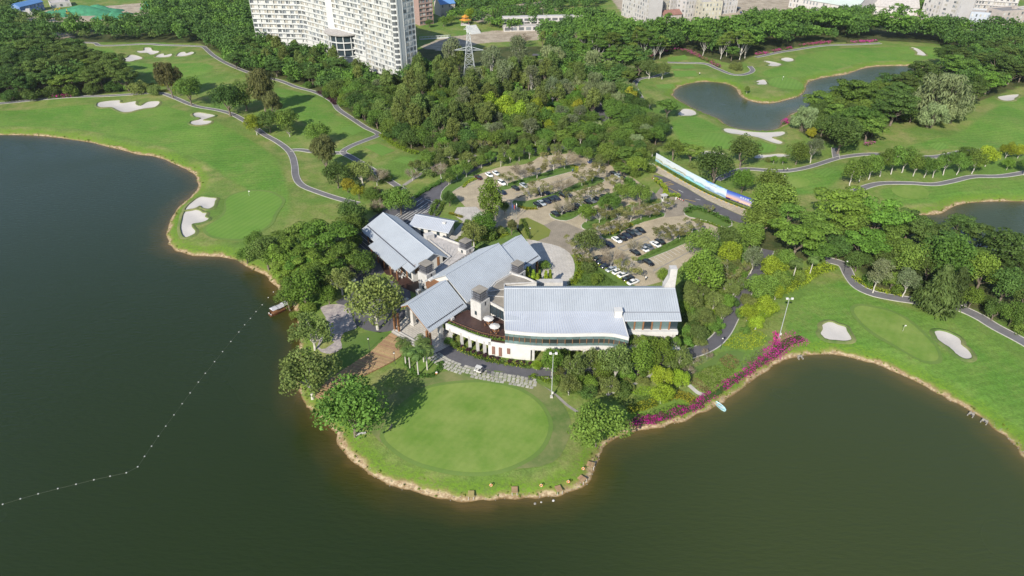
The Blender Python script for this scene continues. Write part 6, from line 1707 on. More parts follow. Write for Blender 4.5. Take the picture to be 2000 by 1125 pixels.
ROWS = [
 ("at the far left end of the car park", ACROSS, [(934,346,'maroon'),(955.5,341,'white'),(969,338,'white'),(980,357,'white','sport utility car')]),
 ("below the first planted island", ACROSS, [(981,375,'navy'),(1007,367,'black'),(1023,361.5,'silver')]),
 ("under the half-bare tree on the second island", ACROSS, [(1054,377,'black'),(1066,375,'navy')]),
 ("in the row of five behind the yellow shrubs", ACROSS, [(1050,399,'black'),(1058,396,'silver'),(1068,392,'navy'),(1077,389,'black'),(1086,386.5,'navy')]),
 ("in the pair right of the row of five", ACROSS, [(1100,381,'black','sport utility car'),(1110,379.5,'navy')]),
 ("in the row above the third island's rounded end", ACROSS, [(1085,417,'black'),(1095,412,'black'),(1106,408,'navy'),(1116,404,'black'),(1125,401,'black')]),
 ("under bare trees left of the leafy car park tree", ACROSS, [(1137,399,'white'),(1148,394,'black'),(1156,391,'grey'),(1165,388,'black')]),
 ("at the top end of the car park", ROWA - .1, [(1157,315,'blue')]),
 ("standing alone under trees in the middle aisle", ACROSS, [(1181,384,'black')]),
 ("in the trio at the upper right edge", ACROSS, [(1199.5,338,'black'),(1209,343,'silver'),(1218,347.5,'black')]),
 ("in the lower row of six", ACROSS, [(1205,468,'white'),(1215,464,'black'),(1225,460,'navy'),(1233,456,'black','sport utility car'),(1242,453,'grey'),(1251,449,'black')]),
 ("left of the lower row of six", ACROSS, [(1190,477,'navy')]),
 ("in the lower middle row beside the last island", ACROSS + math.pi, [(1240,492,'black'),(1257,485,'white'),(1266,481,'grey'),(1280,476,'white'),(1289,471,'black')]),
 ("alone at the end of the empty marked bays", ACROSS, [(1266.5,512,'black')]),
 ("in the bottom row behind the narrow lime hedge", ROWA, [(1170,503,'black'),(1176,510,'navy'),(1184,518,'navy'),(1195,525,'silver'),(1208,530,'white','sport utility car'),(1218,536,'white'),(1227,543,'black'),(1237,550,'white')])]
for where, an, L_ in ROWS:
    n_ = len(L_)
    for i, c in enumerate(L_):
        kind = c[3] if len(c) > 3 else 'car'
        same = [k for k in L_ if k[2] == c[2] and (k[3] if len(k) > 3 else 'car') == kind]
        lab = "%s %s %s" % (c[2], kind, where)
        if len(same) > 1: lab = "%s%s" % (ordw(i, n_), lab)
        car(c[0], c[1], c[2], kind, an, lab, "cars in the car park")
for i, (x, y) in enumerate(((651,552),(681,548))):
    car(x, y, 'white', 'car', .4, ("left" if i == 0 else "right") + " white car half hidden under the bank trees", "cars under the bank trees")

# ------------------------------------------------------------------ people
SKIN = mat('skin', (.42, .26, .18), .6); HAIR = mat('dark_hair', (.02, .016, .014), .6)
def person_mesh(name, shirt, trousers, pose):
    """one skinned body; pose gives hand positions"""
    J = [(0,0,.95),(0,0,1.18),(0,0,1.42),(0,.02,1.56),(0,.03,1.70),
         (-.11,0,.90),(-.14,pose['lk'],.50),(-.15,pose['lf'],.07),(-.15,pose['lf']+.16,.03),
         (.11,0,.90),(.14,pose['rk'],.50),(.15,pose['rf'],.07),(.15,pose['rf']+.16,.03),
         (-.19,0,1.40),(-.26,*pose['le']),(pose['lh']),(.19,0,1.40),(.26,*pose['re']),(pose['rh'])]
    R = [.15,.15,.14,.065,.105,.10,.075,.055,.04,.10,.075,.055,.04,.075,.05,.04,.075,.05,.04]
    E = [(0,1),(1,2),(2,3),(3,4),(0,5),(5,6),(6,7),(7,8),(0,9),(9,10),(10,11),(11,12),(2,13),(13,14),(14,15),(2,16),(16,17),(17,18)]
    me = bpy.data.meshes.new(name); me.from_pydata(J, E, [])
    o = bpy.data.objects.new("tmp", me); COL.objects.link(o)
    sk = o.modifiers.new("s", 'SKIN'); su = o.modifiers.new("u", 'SUBSURF'); su.levels = su.render_levels = 1
    for i, r in enumerate(R): me.skin_vertices[0].data[i].radius = (r, r); 
    me.skin_vertices[0].data[0].use_root = True
    dg = bpy.context.evaluated_depsgraph_get(); dg.update()
    out = bpy.data.meshes.new_from_object(o.evaluated_get(dg))
    bpy.data.objects.remove(o); out.name = name
    for m_ in (SKIN, shirt, trousers, HAIR): out.materials.append(m_)
    for p in out.polygons:
        z = p.center.z; ax = abs(p.center.x)
        p.material_index = 2 if z < .96 and ax < .24 else (1 if z < 1.47 and (ax < .26 or z > 1.15) else (3 if z > 1.69 or (z > 1.58 and p.center.y < 0) else 0))
        p.use_smooth = True
    return out
P_STAND = dict(lk=.02, lf=0, rk=.04, rf=.05, le=(.02, 1.15), lh=(-.27, .10, .92), re=(.04, 1.16), rh=(.28, .16, .95))
P_WALK = dict(lk=.12, lf=.02, rk=-.06, rf=-.28, le=(-.10, 1.14), lh=(-.27, -.02, .92), re=(.14, 1.16), rh=(.26, .34, 1.02))
CW, CB, CN, CD = mat('white_shirt', (.7, .7, .7)), mat('blue_shirt', (.08, .14, .4)), mat('navy_cloth', (.02, .025, .04)), mat('dark_trousers', (.03, .03, .035))
def person(x, y, mesh, rz, lab):
    p = at(x, y); p.z = ground_z(p.x, p.y) + .08
    o = tag(put("person", mesh, None, p), lab, "person"); o.rotation_euler.z = rz
    return o
walker, stander, blue_ = person_mesh("person", CN, CD, P_WALK), person_mesh("person", CW, CD, P_STAND), person_mesh("person", CB, CD, P_STAND)
person(766, 838, walker, -.9, "person in dark clothes pulling a golf trolley onto the oval green")
person(1366, 147, stander, .3, "person standing at the edge of the upper tee")
person(1530, 334, walker, 1.5, "person in dark clothes walking on the middle cart path"); person(1537, 335, stander, 1.5, "person in white shirt on the middle cart path")
person(1118, 337, blue_, .5, "person in blue shirt beside the first island's rounded end"); person(1261, 548, stander, .2, "person in white shirt at the bottom corner of the car park")
e = tag(empty("golf_trolley", at(761, 840), .6), "dark golf bag on a trolley at the left edge of the oval green", "trolley"); e.location.z += .07
MB().tube((0, 0, .25), (.45, 0, 1.0), .15, .17, n=10).build("bag", M['frame'], e, local=True)
for s_ in (-.28, .28): MB().tube((0, s_ - .03, .15), (0, s_ + .03, .15), .15, n=10).build("wheel", M['black'], e, local=True)
MB().tube((.45, 0, 1.0), (.75, 0, .95), .02, n=5).build("handle", M['steel'], e, local=True)

# ------------------------------------------------------------------ golf cart, rack, cooler
e = tag(empty("golf_cart", at(935, 727), 2.7), "white golf cart parked at the edge of the front road", "golf cart"); e.location.z += .08
MB().box((.1, 0, .5), (2.2, 1.1, .35)).hexa([(.7, -.5, .6), (1.2, -.45, .6), (1.2, .45, .6), (.7, .5, .6), (.75, -.45, 1.0), (1.0, -.4, .85), (1.0, .4, .85), (.75, .45, 1.0)]).build("body", M['white'], e, local=True)
MB().box((-.3, 0, .82), (.55, 1.0, .18)).box((-.58, 0, 1.1), (.12, 1.0, .5)).build("seat", M['frame'], e, local=True)
MB().box((-.05, 0, 1.85), (1.7, 1.15, .07)).build("canopy", M['white'], e, local=True)
for sx, sy in ((.75, .5), (.75, -.5), (-.8, .5), (-.8, -.5)):
    MB().tube((sx, sy, .7), (sx * .9, sy, 1.85), .025, n=5).build("post", M['steel'], e, local=True)
    MB().tube((sx, sy - .08, .24), (sx, sy + .08, .24), .24, n=12).build("wheel", M['black'], e, local=True)
MB().box((-1.15, 0, .75), (.4, .9, .5)).build("bag_well", M['frame'], e, local=True)
e = tag(empty("bag_rack", at(957, 733), -.25), "low dark metal bag rack beside the golf cart", "rack"); e.location.z += .08
r_ = MB()
for y_ in (-.3, .3): r_.tube((-.8, y_, .7), (.8, y_, .7), .04, n=6)
r_.build("rail", M['frame'], e, local=True)
for x_ in (-.8, .8):
    for y_ in (-.3, .3): MB().tube((x_, y_ * 1.3, 0), (x_, y_, .7), .04, n=6).build("leg", M['frame'], e, local=True)
e = tag(empty("water_cooler", at(853, 731)), "small orange cooler with white lid beside the palms", "cooler"); e.location.z += .03
MB().tube((0, 0, 0), (0, 0, .6), .3, .33, n=12).build("body", mat('orange_plastic', (.6, .17, .03), .4), e, local=True); MB().tube((0, 0, .6), (0, 0, .8), .35, .2, n=12).build("lid", M['white'], e, local=True)

# ------------------------------------------------------------------ boats, buoys
def boat_hull(L, W, H, taper=.25, n=12):
    st = []
    for i in range(n + 1):
        t = i / n; x = L * (t - .5); w = W / 2 * min(1, (1 - abs(2 * t - 1) ** 3) * (1 - taper) + taper) if t > .5 else W / 2 * (taper * 2.2 + (1 - taper * 2.2) * min(1, t * 4))
        up = .35 * H * max(0, (t - .6) / .4) ** 2 + .2 * H * max(0, (.2 - t) / .2) ** 2
        st.append([(x, -w, H + up), (x, -w * .75, -.15), (x, w * .75, -.15), (x, w, H + up), (x, w * .9, H + up), (x, w * .62, H * .35), (x, -w * .62, H * .35), (x, -w * .9, H + up)])
    return loft(st)
a, b = at(527, 616, .3), at(569, 596, .3)
bt = tag(empty("tour_boat", ((a.x + b.x) / 2, (a.y + b.y) / 2, 0), math.atan2(b.y - a.y, b.x - a.x)), "brown wooden tour boat with white tent roofs moored under the bank trees", "boat")
Lb = (b - a).length
boat_hull(Lb, 2.3, .75, .35).build("hull", mat('varnished_hull', (.17, .065, .03), .5, .3, 2), bt, local=True)
MB().box((0, 0, .45), (Lb * .8, 1.7, .08)).build("deck", M['wood'], bt, local=True)
rm = mat('white_boat_roof', (.46, .46, .50), .6, .2, 1.5)
for x0, x1, z in ((-Lb * .40, -Lb * .14, 2.2), (-Lb * .16, Lb * .12, 2.05), (Lb * .10, Lb * .36, 2.2)):
    MB().add([(x0, -1.15, z - .2), (x1, -1.15, z - .2), (x1, 1.15, z - .2), (x0, 1.15, z - .2), (x0 + .25, 0, z + .35), (x1 - .25, 0, z + .35)], [(0, 1, 5, 4), (2, 3, 4, 5), (1, 2, 5), (3, 0, 4), (3, 2, 1, 0)]).build("canopy", rm, bt, local=True)
for x_ in np.linspace(-Lb * .38, Lb * .34, 7):
    for y_ in (-.9, .9): MB().tube((x_, y_, .4), (x_, y_, 2.1), .05, n=6).build("post", M['wood'], bt, local=True)
for y_ in (-.95, .95): MB().box((0, y_, .95), (Lb * .75, .08, .5)).build("railing", M['wood'], bt, local=True)
for y_ in (-.6, .6): MB().tube((-Lb / 2 + .1, y_, .7), (-Lb / 2 + .25, y_, .7), .3, n=12).build("fender", M['white'], bt, local=True)
a, b = at(1416, 802, .2), at(1398, 786, .2)
rb = tag(empty("rowing_boat", ((a.x + b.x) / 2, (a.y + b.y) / 2, 0), math.atan2(b.y - a.y, b.x - a.x)), "pale blue rowing boat drawn up at the bank of the right bay", "boat")
boat_hull((b - a).length * 1.05, 1.35, .42, .2).build("hull", mat('pale_blue_boat', (.40, .62, .66), .5, .15, 2), rb, local=True)
for x_ in (-.6, .45): MB().box((x_, 0, .38), (.28, 1.0, .05)).build("thwart", M['white'], rb, local=True)
MB().tube((-.3, -.3, .44), (1.0, .1, .46), .03, n=5).build("oar", M['frame'], rb, local=True)
BU = [(14,1086),(102,1059),(191,1034),(289,1008),(380,986),(469,964),(550,946),(631,929),(688,899),(722,847),(757,796),(791,746),(828,696),(869,640),(910,584),(950,530),(991,476),(1026,432),(1072,374),(1112,324),(1153,273),(1193,226),(1222,190),(1251,158),(1279,124),(1310,90),(1340,54),(1366,26)]
bp_ = [at(x / 2.557, 560 + y / 2.557, .05) for x, y in BU]
bum = bpy.data.meshes.new("buoy"); bm_ = bmesh.new(); bmesh.ops.create_icosphere(bm_, subdivisions=2, radius=.17)
for v in bm_.verts: v.co.z *= .75
bm_.to_mesh(bum); bm_.free(); bum.materials.append(M['white'])
for i, p in enumerate(bp_):
    tag(put("buoy", bum, None, p), "%swhite float on the buoy line across the lake" % ordw(i, 28), "buoy", "white floats on the buoy line")
rp = MB()
for p, q in zip(bp_, bp_[1:]): rp.tube((p.x, p.y, .02), (q.x, q.y, .02), .016, n=4)
tag(rp.build("buoy_rope", mat('pale_rope', (.16, .17, .13), .9)), "thin pale rope joining the floats across the lake", "rope")

# ------------------------------------------------------------------ bank platforms, life rings, stones
for i, (x, y, rz, w_) in enumerate(((920,966,-1.57,'left'),(1005,958,-1.57,''),(1091,956,-1.25,''),(1137,936,-.75,''),(1154,908,-.35,''))):
    p = at(x, y, .9); g = ground_z(p.x, p.y)
    e = tag(empty("bank_platform", (p.x, p.y, 0), rz), "%ssmall plank platform on white legs at the point's shore" % ordw(i, 5), "platform", "plank platforms along the shore"); e.scale = (.72, .72, .9)
    wd = M['deck'] if i > 0 else mat('yellowed_board', (.36, .30, .12), .8, .2, 2)
    for k in range(8): MB().box((-1.1 + k * .3, 0, 1.30), (.27, 1.9, .06)).build("plank", wd, e, local=True)
    for y_ in (-.75, .75):
        MB().tube((1.1, y_, -.4), (1.1, y_, 1.27), .07, n=6).build("leg", M['white'], e, local=True)
        MB().box((0, y_, 1.22), (2.4, .1, .1)).build("bearer", M['white'], e, local=True)
LR = mat('orange_life_ring', (.7, .28, .08), .5)
for i, (x, y) in enumerate(((959,948),(1057,948),(1110,940),(1139,915))):
    p = at(x, y, 1.3); g = ground_z(p.x, p.y)
    e = tag(empty("life_ring", (p.x, p.y, g)), "%sorange and white life ring on a short post by the shore" % ordw(i, 4), "life ring", "life rings along the point")
    V, F = [], []
    for k in range(20):
        a_ = 2 * math.pi * k / 20
        for j in range(8):
            b_ = 2 * math.pi * j / 8; V.append(((.32 + .09 * math.cos(b_)) * math.cos(a_), .09 * math.sin(b_) - .1, .65 + (.32 + .09 * math.cos(b_)) * math.sin(a_)))
            F.append((k * 8 + j, k * 8 + (j + 1) % 8, ((k + 1) % 20) * 8 + (j + 1) % 8, ((k + 1) % 20) * 8 + j))
    mb = MB().add(V, F); mb.m = [0 if (f // 8) % 5 else 1 for f in range(len(F))]
    mb.build("ring", [LR, M['white']], e, True, local=True)
    MB().tube((0, 0, -.2), (0, 0, 1.1), .05, n=6).build("post", M['white'], e, local=True)
def rock(x, y, r, m_, lab, z=0.0):
    p = at(x, y, z)
    bm_ = bmesh.new(); bmesh.ops.create_icosphere(bm_, subdivisions=2, radius=r)
    rr = random.Random(int(x))
    for v in bm_.verts: v.co *= rr.uniform(.75, 1.2); v.co.z *= .6
    me = bpy.data.meshes.new("stone"); bm_.to_mesh(me); bm_.free(); me.materials.append(m_)
    return tag(put("stone", me, None, p + Vector((0, 0, r * .2))), lab, "stone", "stones in the shallows off the point")
rock(1045, 984, .28, M['kerbg'], "leftmost, dark stone in the shallows off the point"); rock(1057, 981, .2, M['kerb'], "middle small pale stone in the shallows off the point"); rock(1081, 978, .3, M['stonewhite'], "rightmost, largest white stone in the shallows off the point")
pebble = [MB().box((0, 0, 0), (.3, .24, .2)).mesh("shore_stones", M['kerb'])]
rr = np.random.default_rng(9); pb = MB()
sl_ = [p for p in LAKE[110:240]]
for p, q in zip(sl_, sl_[1:]):
    for _ in range(4):
        c = p.lerp(q, rr.random()); s_ = rr.uniform(.08, .22)
        d = (q - p).normalized(); n = Vector((-d.y, d.x, 0)); c = c + n * rr.uniform(.0, 1.5)
        if inside(c, LAKE) and rr.random() < .7: c = c - n * .3
        M4 = Matrix.Translation((c.x, c.y, max(.02, ground_z(c.x, c.y)))) @ Matrix.Rotation(rr.uniform(0, 3), 4, Vector(rr.normal(size=3)).normalized()) @ Matrix.Diagonal((s_, s_ * .8, s_ * .6, 1))
        pb.box((0, 0, 0), (1, 1, 1), M=M4)
tf_c, tf_r = [], []
for w_ in WATERS:
    for p, q in zip(w_, w_[1:] + w_[:1]):
        L_ = (q - p).length
        if L_ > 30: continue
        d = (q - p).normalized(); n = Vector((-d.y, d.x, 0)); m_ = p.lerp(q, .5) + n * .5
        if inside(m_, w_): n = -n
        for _ in range(int(L_ * 1.3) + 1):
            if rr.random() < .55: continue
            c = p.lerp(q, rr.random()) + n * abs(rr.normal()) * 1.1 + n * .35
            tf_c.append((c.x, c.y, max(.05, .75 * float(sstep(0, 2.6, abs((c - p).dot(n)))) + .05))); tf_r.append(rr.uniform(.12, .38))
tag(foliage(tf_c, tf_r, .9, len(tf_c) * 9, .30, 'leaf_shore', "shore_grass", seed=3, jit=.8), "rough tufts of grass along the banks", "grass", kind="stuff")
tag(pb.build("shore_stones", M['kerbg']), "scattered small stones along the water's edge", "stones", kind="stuff")
def outlet(px0, px1, lab):
    a, b = at(*px0, .4), at(*px1, .4); an = math.atan2(b.y - a.y, b.x - a.x)
    e = tag(empty("drain_outlet", ((a.x + b.x) / 2, (a.y + b.y) / 2, 0), an), lab, "drain")
    L = (b - a).length
    MB().box((0, 0, .45), (L * .7, .3, .7)).build("headwall", M['kerbg'], e, local=True)
    for s_ in (-1, 1): MB().box((s_ * L * .33, -.5, .2), (.2, .9, .5)).build("wing_wall", M['kerbg'], e, local=True)
    MB().tube((0, -.3, .35), (0, -.1, .35), .22, n=10).build("pipe", M['frame'], e, local=True)
outlet((1556,697), (1568,696), "concrete drain outlet below the bougainvillea mass"); outlet((1891,805), (1905,812), "upper concrete drain outlet on the right shore"); outlet((1916,818), (1932,826), "lower concrete drain outlet on the right shore")

# ------------------------------------------------------------------ masts, lamps, flags, pylon
def mast(x, y, H, lab):
    p = at(x, y); e = tag(empty("floodlight_mast", p), lab, "mast", "floodlight masts"); e.location.z = ground_z(p.x, p.y)
    MB().tube((0, 0, -.2), (0, 0, H), .12, .07, n=10).build("pole", M['steel'], e, local=True)
    MB().box((0, 0, .25), (.7, .7, .5)).build("base", M['kerb'], e, local=True)
    MB().box((.25, 0, 1.6), (.35, .3, .7)).build("control_box", M['white'], e, local=True)
    MB().box((0, 0, H), (1.6, .12, .12)).build("crossbar", M['steel'], e, local=True)
    for s_ in (-.7, .7): MB().hexa([(s_ - .3, -.45, H + .1), (s_ + .3, -.45, H + .1), (s_ + .3, -.2, H + .05), (s_ - .3, -.2, H + .05), (s_ - .3, -.3, H + .6), (s_ + .3, -.3, H + .6), (s_ + .3, .1, H + .5), (s_ - .3, .1, H + .5)]).build("floodlight", M['white'], e, local=True)
mast(1077, 777, 14.2, "white floodlight mast in front of the glass wing"); mast(1521, 661, 13.6, "white floodlight mast beside the bougainvillea mass")
def lamp_post(x, y, lab, H=3.7):
    p = at(x, y); e = tag(empty("lamp_post", p), lab, "lamp post", "dark garden lamp posts"); e.location.z = ground_z(p.x, p.y)
    MB().tube((0, 0, -.1), (0, 0, H), .07, .05, n=8).build("pole", M['frame'], e, local=True)
    MB().box((0, 0, H + .2), (.34, .34, .4)).build("lantern", M['lamp'], e, local=True); MB().cone_roof((0, 0), .34, H + .4, H + .62, 4).build("cap", M['frame'], e, local=True)
lamp_post(722, 683, "dark lamp post on the small lawn left of the deck"); lamp_post(772, 711, "dark lamp post on the deck edge left of the palms"); lamp_post(1035, 468, "dark lamp post on the dry lawn behind the hall", 4.5); lamp_post(1407, 682, "dark lamp post on the garden road bend"); lamp_post(1648, 533, "dark lamp post at the right cart path's upper bend", 4.5); lamp_post(863, 368, "dark lamp post beside the access road", 4.5)
FL = [mat('red_flag', (.5, .04, .04), .7), mat('white_flag', (.7, .7, .7), .7), mat('blue_flag', (.03, .06, .35), .7)]
for i, (x, y, w_) in enumerate(((1000,430,2),(1004,432,0),(1008,429,1))):
    e = tag(empty("flagpole", at(x, y)), "%s flagpole with a limp %s flag by the car park" % (("left", "middle", "right")[i], ("blue", "red", "white")[i]), "flagpole", "flagpoles by the car park")
    MB().tube((0, 0, 0), (0, 0, 7.2 + .5 * (i == 1)), .06, .03, n=8).build("pole", M['steel'], e, local=True)
    MB().tube((0, 0, 0), (0, 0, .3), .2, n=8).build("base", M['kerb'], e, local=True)
    rows = [[(.05 + .25 * k / 3 + .05 * math.sin(j * 1.3 + i), .12 * math.sin(k * 2 + j), 7.0 - j * .42 - .25 * k) for k in range(4)] for j in range(5)]
    MB().strip(rows).build("flag", FL[(2, 0, 1)[i]], e, local=True)
def flagstick(x, y, lab):
    p = at(x, y); e = tag(empty("flagstick", p), lab, "flagstick"); e.location.z = ground_z(p.x, p.y) + .06
    MB().tube((0, 0, 0), (0, 0, 2.3), .03, n=6).build("stick", M['white'], e, local=True)
    MB().strip([[(0, 0, 2.3), (.6, .1, 2.2)], [(0, 0, 1.85), (.55, .05, 1.8)]]).build("flag", M['white'], e, local=True)
flagstick(1763, 647, "white flagstick on the right-hand green"); flagstick(487, 383, "white flagstick on the left peninsula green"); flagstick(1530, 352, "white flagstick on the small middle green"); flagstick(1528, 157, "white flagstick on the upper pond green")
p = at(918, 160); py = tag(empty("pylon", p), "pale steel lattice power pylon rising from the central wood", "pylon"); H = 31
lg = MB()
def pw_(z): return 3.4 * (1 - z / H) ** 1.1 + .55
lv_ = [0, 5, 9.5, 13.5, 17, 20, 22.8, 25.4, 28, 31]
for z0, z1 in zip(lv_, lv_[1:]):
    a0, a1 = pw_(z0), pw_(z1)
    cs = ((-1, -1), (1, -1), (1, 1), (-1, 1))
    for i in range(4):
        (x0, y0), (x1, y1) = cs[i], cs[(i + 1) % 4]
        lg.tube((x0 * a0, y0 * a0, z0), (x0 * a1, y0 * a1, z1), .11, n=4); lg.tube((x0 * a0, y0 * a0, z0), (x1 * a1, y1 * a1, z1), .08, n=4); lg.tube((x1 * a0, y1 * a0, z0), (x0 * a1, y0 * a1, z1), .08, n=4); lg.tube((x0 * a1, y0 * a1, z1), (x1 * a1, y1 * a1, z1), .08, n=4)
lg.build("lattice_tower", M['steel'], py, local=True)
for z, w in ((18.5, 8.5), (30, 2.6)):
    ar_ = MB()
    for s_ in (-1, 1):
        for y_ in (-.8, .8):
            ar_.tube((0, y_, z), (s_ * w, 0, z), .12, n=4); ar_.tube((0, y_, z + 2.0), (s_ * w, 0, z), .1, n=4)
        for k in range(1, 4): ar_.tube((s_ * w * k / 4, -.8 * (1 - k / 4), z), (s_ * w * k / 4, .8 * (1 - k / 4), z), .06, n=4); ar_.tube((s_ * w * k / 4, 0, z), (s_ * w * k / 4, 0, z + 2 * (1 - k / 4)), .06, n=4)
    ar_.build("cross_arm", M['steel'], py, local=True)

# ------------------------------------------------------------------ gate, barriers, printed hoarding
e = tag(empty("gate_cabin", at(1296, 392), .5), "tiny white gate cabin with flat roof between lime hedges", "cabin")
MB().box((0, 0, 1.2), (1.8, 1.5, 2.4)).build("wall", M['white'], e, local=True); MB().box((0, 0, 2.5), (2.4, 2.1, .18)).build("roof", M['stonewhite'], e, local=True)
for s_ in (-1, 1): MB().box((s_ * .91, 0, 1.6), (.05, 1.0, .9)).build("window", M['glass'], e, local=True)
def barrier(p0, p1, lab):
    a, b = at(*p0), at(*p1); an = math.atan2(b.y - a.y, b.x - a.x); L = (b - a).length
    e = tag(empty("gate_barrier", a, an), lab, "barrier", "red and white gate barriers")
    MB().box((0, 0, .55), (.4, .4, 1.1)).build("post", M['white'], e, local=True)
    for k in range(8): MB().box((.2 + (k + .5) * L / 8, 0, 1.0), (L / 8 - .004, .16, .28)).build("stripe", M['tail'] if k % 2 else M['white'], e, local=True)
barrier((1290, 361), (1274, 352), "red and white barrier at the upper gate lane"); barrier((1320, 390), (1334, 396), "red and white barrier at the lower gate lane")

def hoarding_mat(i, L, H):
    m = bpy.data.materials.new("printed_panel_%d" % i); m.use_nodes = True
    N, Lk = m.node_tree.nodes, m.node_tree.links; b = N["Principled BSDF"]; b.inputs["Roughness"].default_value = .5
    tc = N.new("ShaderNodeTexCoord"); sx = N.new("ShaderNodeSeparateXYZ"); Lk.new(tc.outputs["Object"], sx.inputs[0])
    n = N.new("ShaderNodeTexNoise"); n.inputs["Scale"].default_value = .28 if i < 3 else .12; n.inputs["Detail"].default_value = 5; Lk.new(tc.outputs["Object"], n.inputs["Vector"])
    s = N.new("ShaderNodeMath"); s.operation = 'MULTIPLY_ADD'; s.inputs[1].default_value = 3.2 if i < 3 else 1.4; Lk.new(n.outputs["Fac"], s.inputs[0])
    z = N.new("ShaderNodeMath"); z.operation = 'ADD'; z.inputs[1].default_value = -1.6 if i < 3 else -.7; Lk.new(sx.outputs["Z"], z.inputs[0]); Lk.new(z.outputs[0], s.inputs[2])
    cr = N.new("ShaderNodeValToRGB"); d_ = N.new("ShaderNodeMath"); d_.operation = 'DIVIDE'; d_.inputs[1].default_value = H; Lk.new(s.outputs[0], d_.inputs[0]); Lk.new(d_.outputs[0], cr.inputs[0])
    ramps = [[(0, (.36, .45, .52)), (.14, (.12, .40, .48)), (.26, (.48, .56, .62)), (.40, (.28, .30, .16)), (.48, (.55, .60, .62)), (1, (.52, .58, .64))],
             [(0, (.22, .52, .58)), (.30, (.30, .58, .64)), (.36, (.10, .22, .32)), (.46, (.45, .56, .62)), (.6, (.56, .62, .66)), (1, (.45, .58, .66))],
             [(0, (.40, .52, .62)), (.22, (.16, .26, .44)), (.40, (.45, .54, .62)), (.6, (.58, .62, .66)), (.86, (.42, .56, .70)), (1, (.08, .24, .60))],
             [(0, (.02, .008, .08)), (.20, (.03, .01, .12)), (.24, (.75, .38, .22)), (.48, (.40, .32, .42)), (.72, (.08, .16, .50)), (1, (.02, .05, .30))]]
    e_ = cr.color_ramp.elements
    for k, (p_, c_) in enumerate(ramps[i]):
        if k < 2: q = e_[k]; q.position = p_
        else: q = e_.new(p_)
        q.color = (*c_, 1)
    Lk.new(cr.outputs[0], b.inputs["Base Color"])
    return m
HB = [(1280,315),(1338.6,349),(1376,369),(1417,388),(1468,407)]
HL = ["white and aqua printed panel at the far end of the hoarding", "printed panel with bridge scene, second from the far end", "pale blue mountain panel, third of the hoarding", "dark blue sunset panel with white lettering at the near end"]
HP = empty("tmp"); bpy.data.objects.remove(HP)
for i in range(4):
    a, b = at(*HB[i]), at(*HB[i + 1]); d = (b - a); L = d.length; H = 3.9
    e = tag(empty("hoarding_panel", a, math.atan2(d.y, d.x)), HL[i], "billboard", "printed hoarding panels along the entrance road")
    MB().add([(.02, -.06, .25), (L - .02, -.06, .25), (L - .02, -.06, H), (.02, -.06, H), (.02, .06, .25), (L - .02, .06, .25), (L - .02, .06, H), (.02, .06, H)], [(0, 1, 2, 3), (5, 4, 7, 6), (4, 0, 3, 7), (1, 5, 6, 2), (3, 2, 6, 7), (4, 5, 1, 0)]).build("board", hoarding_mat(i, L, H), e, local=True)
    for k in range(int(L / 4) + 1): MB().box((min(L - .1, .1 + k * 4), .25, H / 2), (.12, .12, H)).build("support_post", M['steel'], e, local=True)
    def strokes(x0, z0, cw, chh, n, m_, seed, sk=.12):
        rs_ = random.Random(seed)
        for c in range(n):
            g = MB(); ox = x0 + c * cw * 1.2
            for q in range(2): g.box((ox + cw * .5, -.075, z0 + chh * (.25 + .5 * q)), (cw * rs_.uniform(.6, .95), .02, sk))
            for q in range(2): g.box((ox + cw * (.25 + .5 * q), -.0755, z0 + chh * .5), (sk, .0195, chh * rs_.uniform(.7, 1)))
            g.build("lettering", m_, e, local=True)
    if i == 3:
        strokes(L * .52, 2.45, .85, .85, 6, M['white'], 4, .16); strokes(L * .54, 1.1, .5, .28, 10, M['white'], 5, .08); strokes(L * .18, .55, .35, .3, 8, M['white'], 6, .07); strokes(L * .5, .45, .55, .5, 9, M['white'], 7, .12)
    if i == 0: strokes(L * .35, 2.9, .5, .35, 5, M['lattice'], 8, .07); strokes(L * .72, 1.6, .45, .4, 6, M['lattice'], 9, .07)
    if i == 2: strokes(L * .2, 2.7, .4, .3, 8, M['lattice'], 10, .06)
ks = MB()
for i in range(40):           # striped kerb at the foot of the hoarding
    f = i / 40; k = f * 4; j = min(int(k), 3); a = at(HB[j][0] - 6, HB[j][1] + 5); b = at(HB[j + 1][0] - 6, HB[j + 1][1] + 5)
    p, q = a.lerp(b, k - j), a.lerp(b, min(1, k - j + .09)); ks.box(((p.x + q.x) / 2, (p.y + q.y) / 2, ZG + .1), ((q - p).length, .25, .24), math.atan2(q.y - p.y, q.x - p.x), mi=i % 2)
tag(ks.build("road_kerb", [M['kerb'], M['painty']]), kind="structure")
b_ = at(704, 848); e = tag(empty("garden_bench", b_, .35), "low pale plank bench beside the big waterside tree", "bench"); e.location.z = ground_z(b_.x, b_.y)
for y_ in (-.17, .17): MB().box((0, y_, .45), (2.6, .3, .07)).build("seat_plank", M['stonewhite'], e, local=True)
for x_ in (-1, 1): MB().box((x_, 0, .2), (.15, .5, .42)).build("leg", M['kerb'], e, local=True)
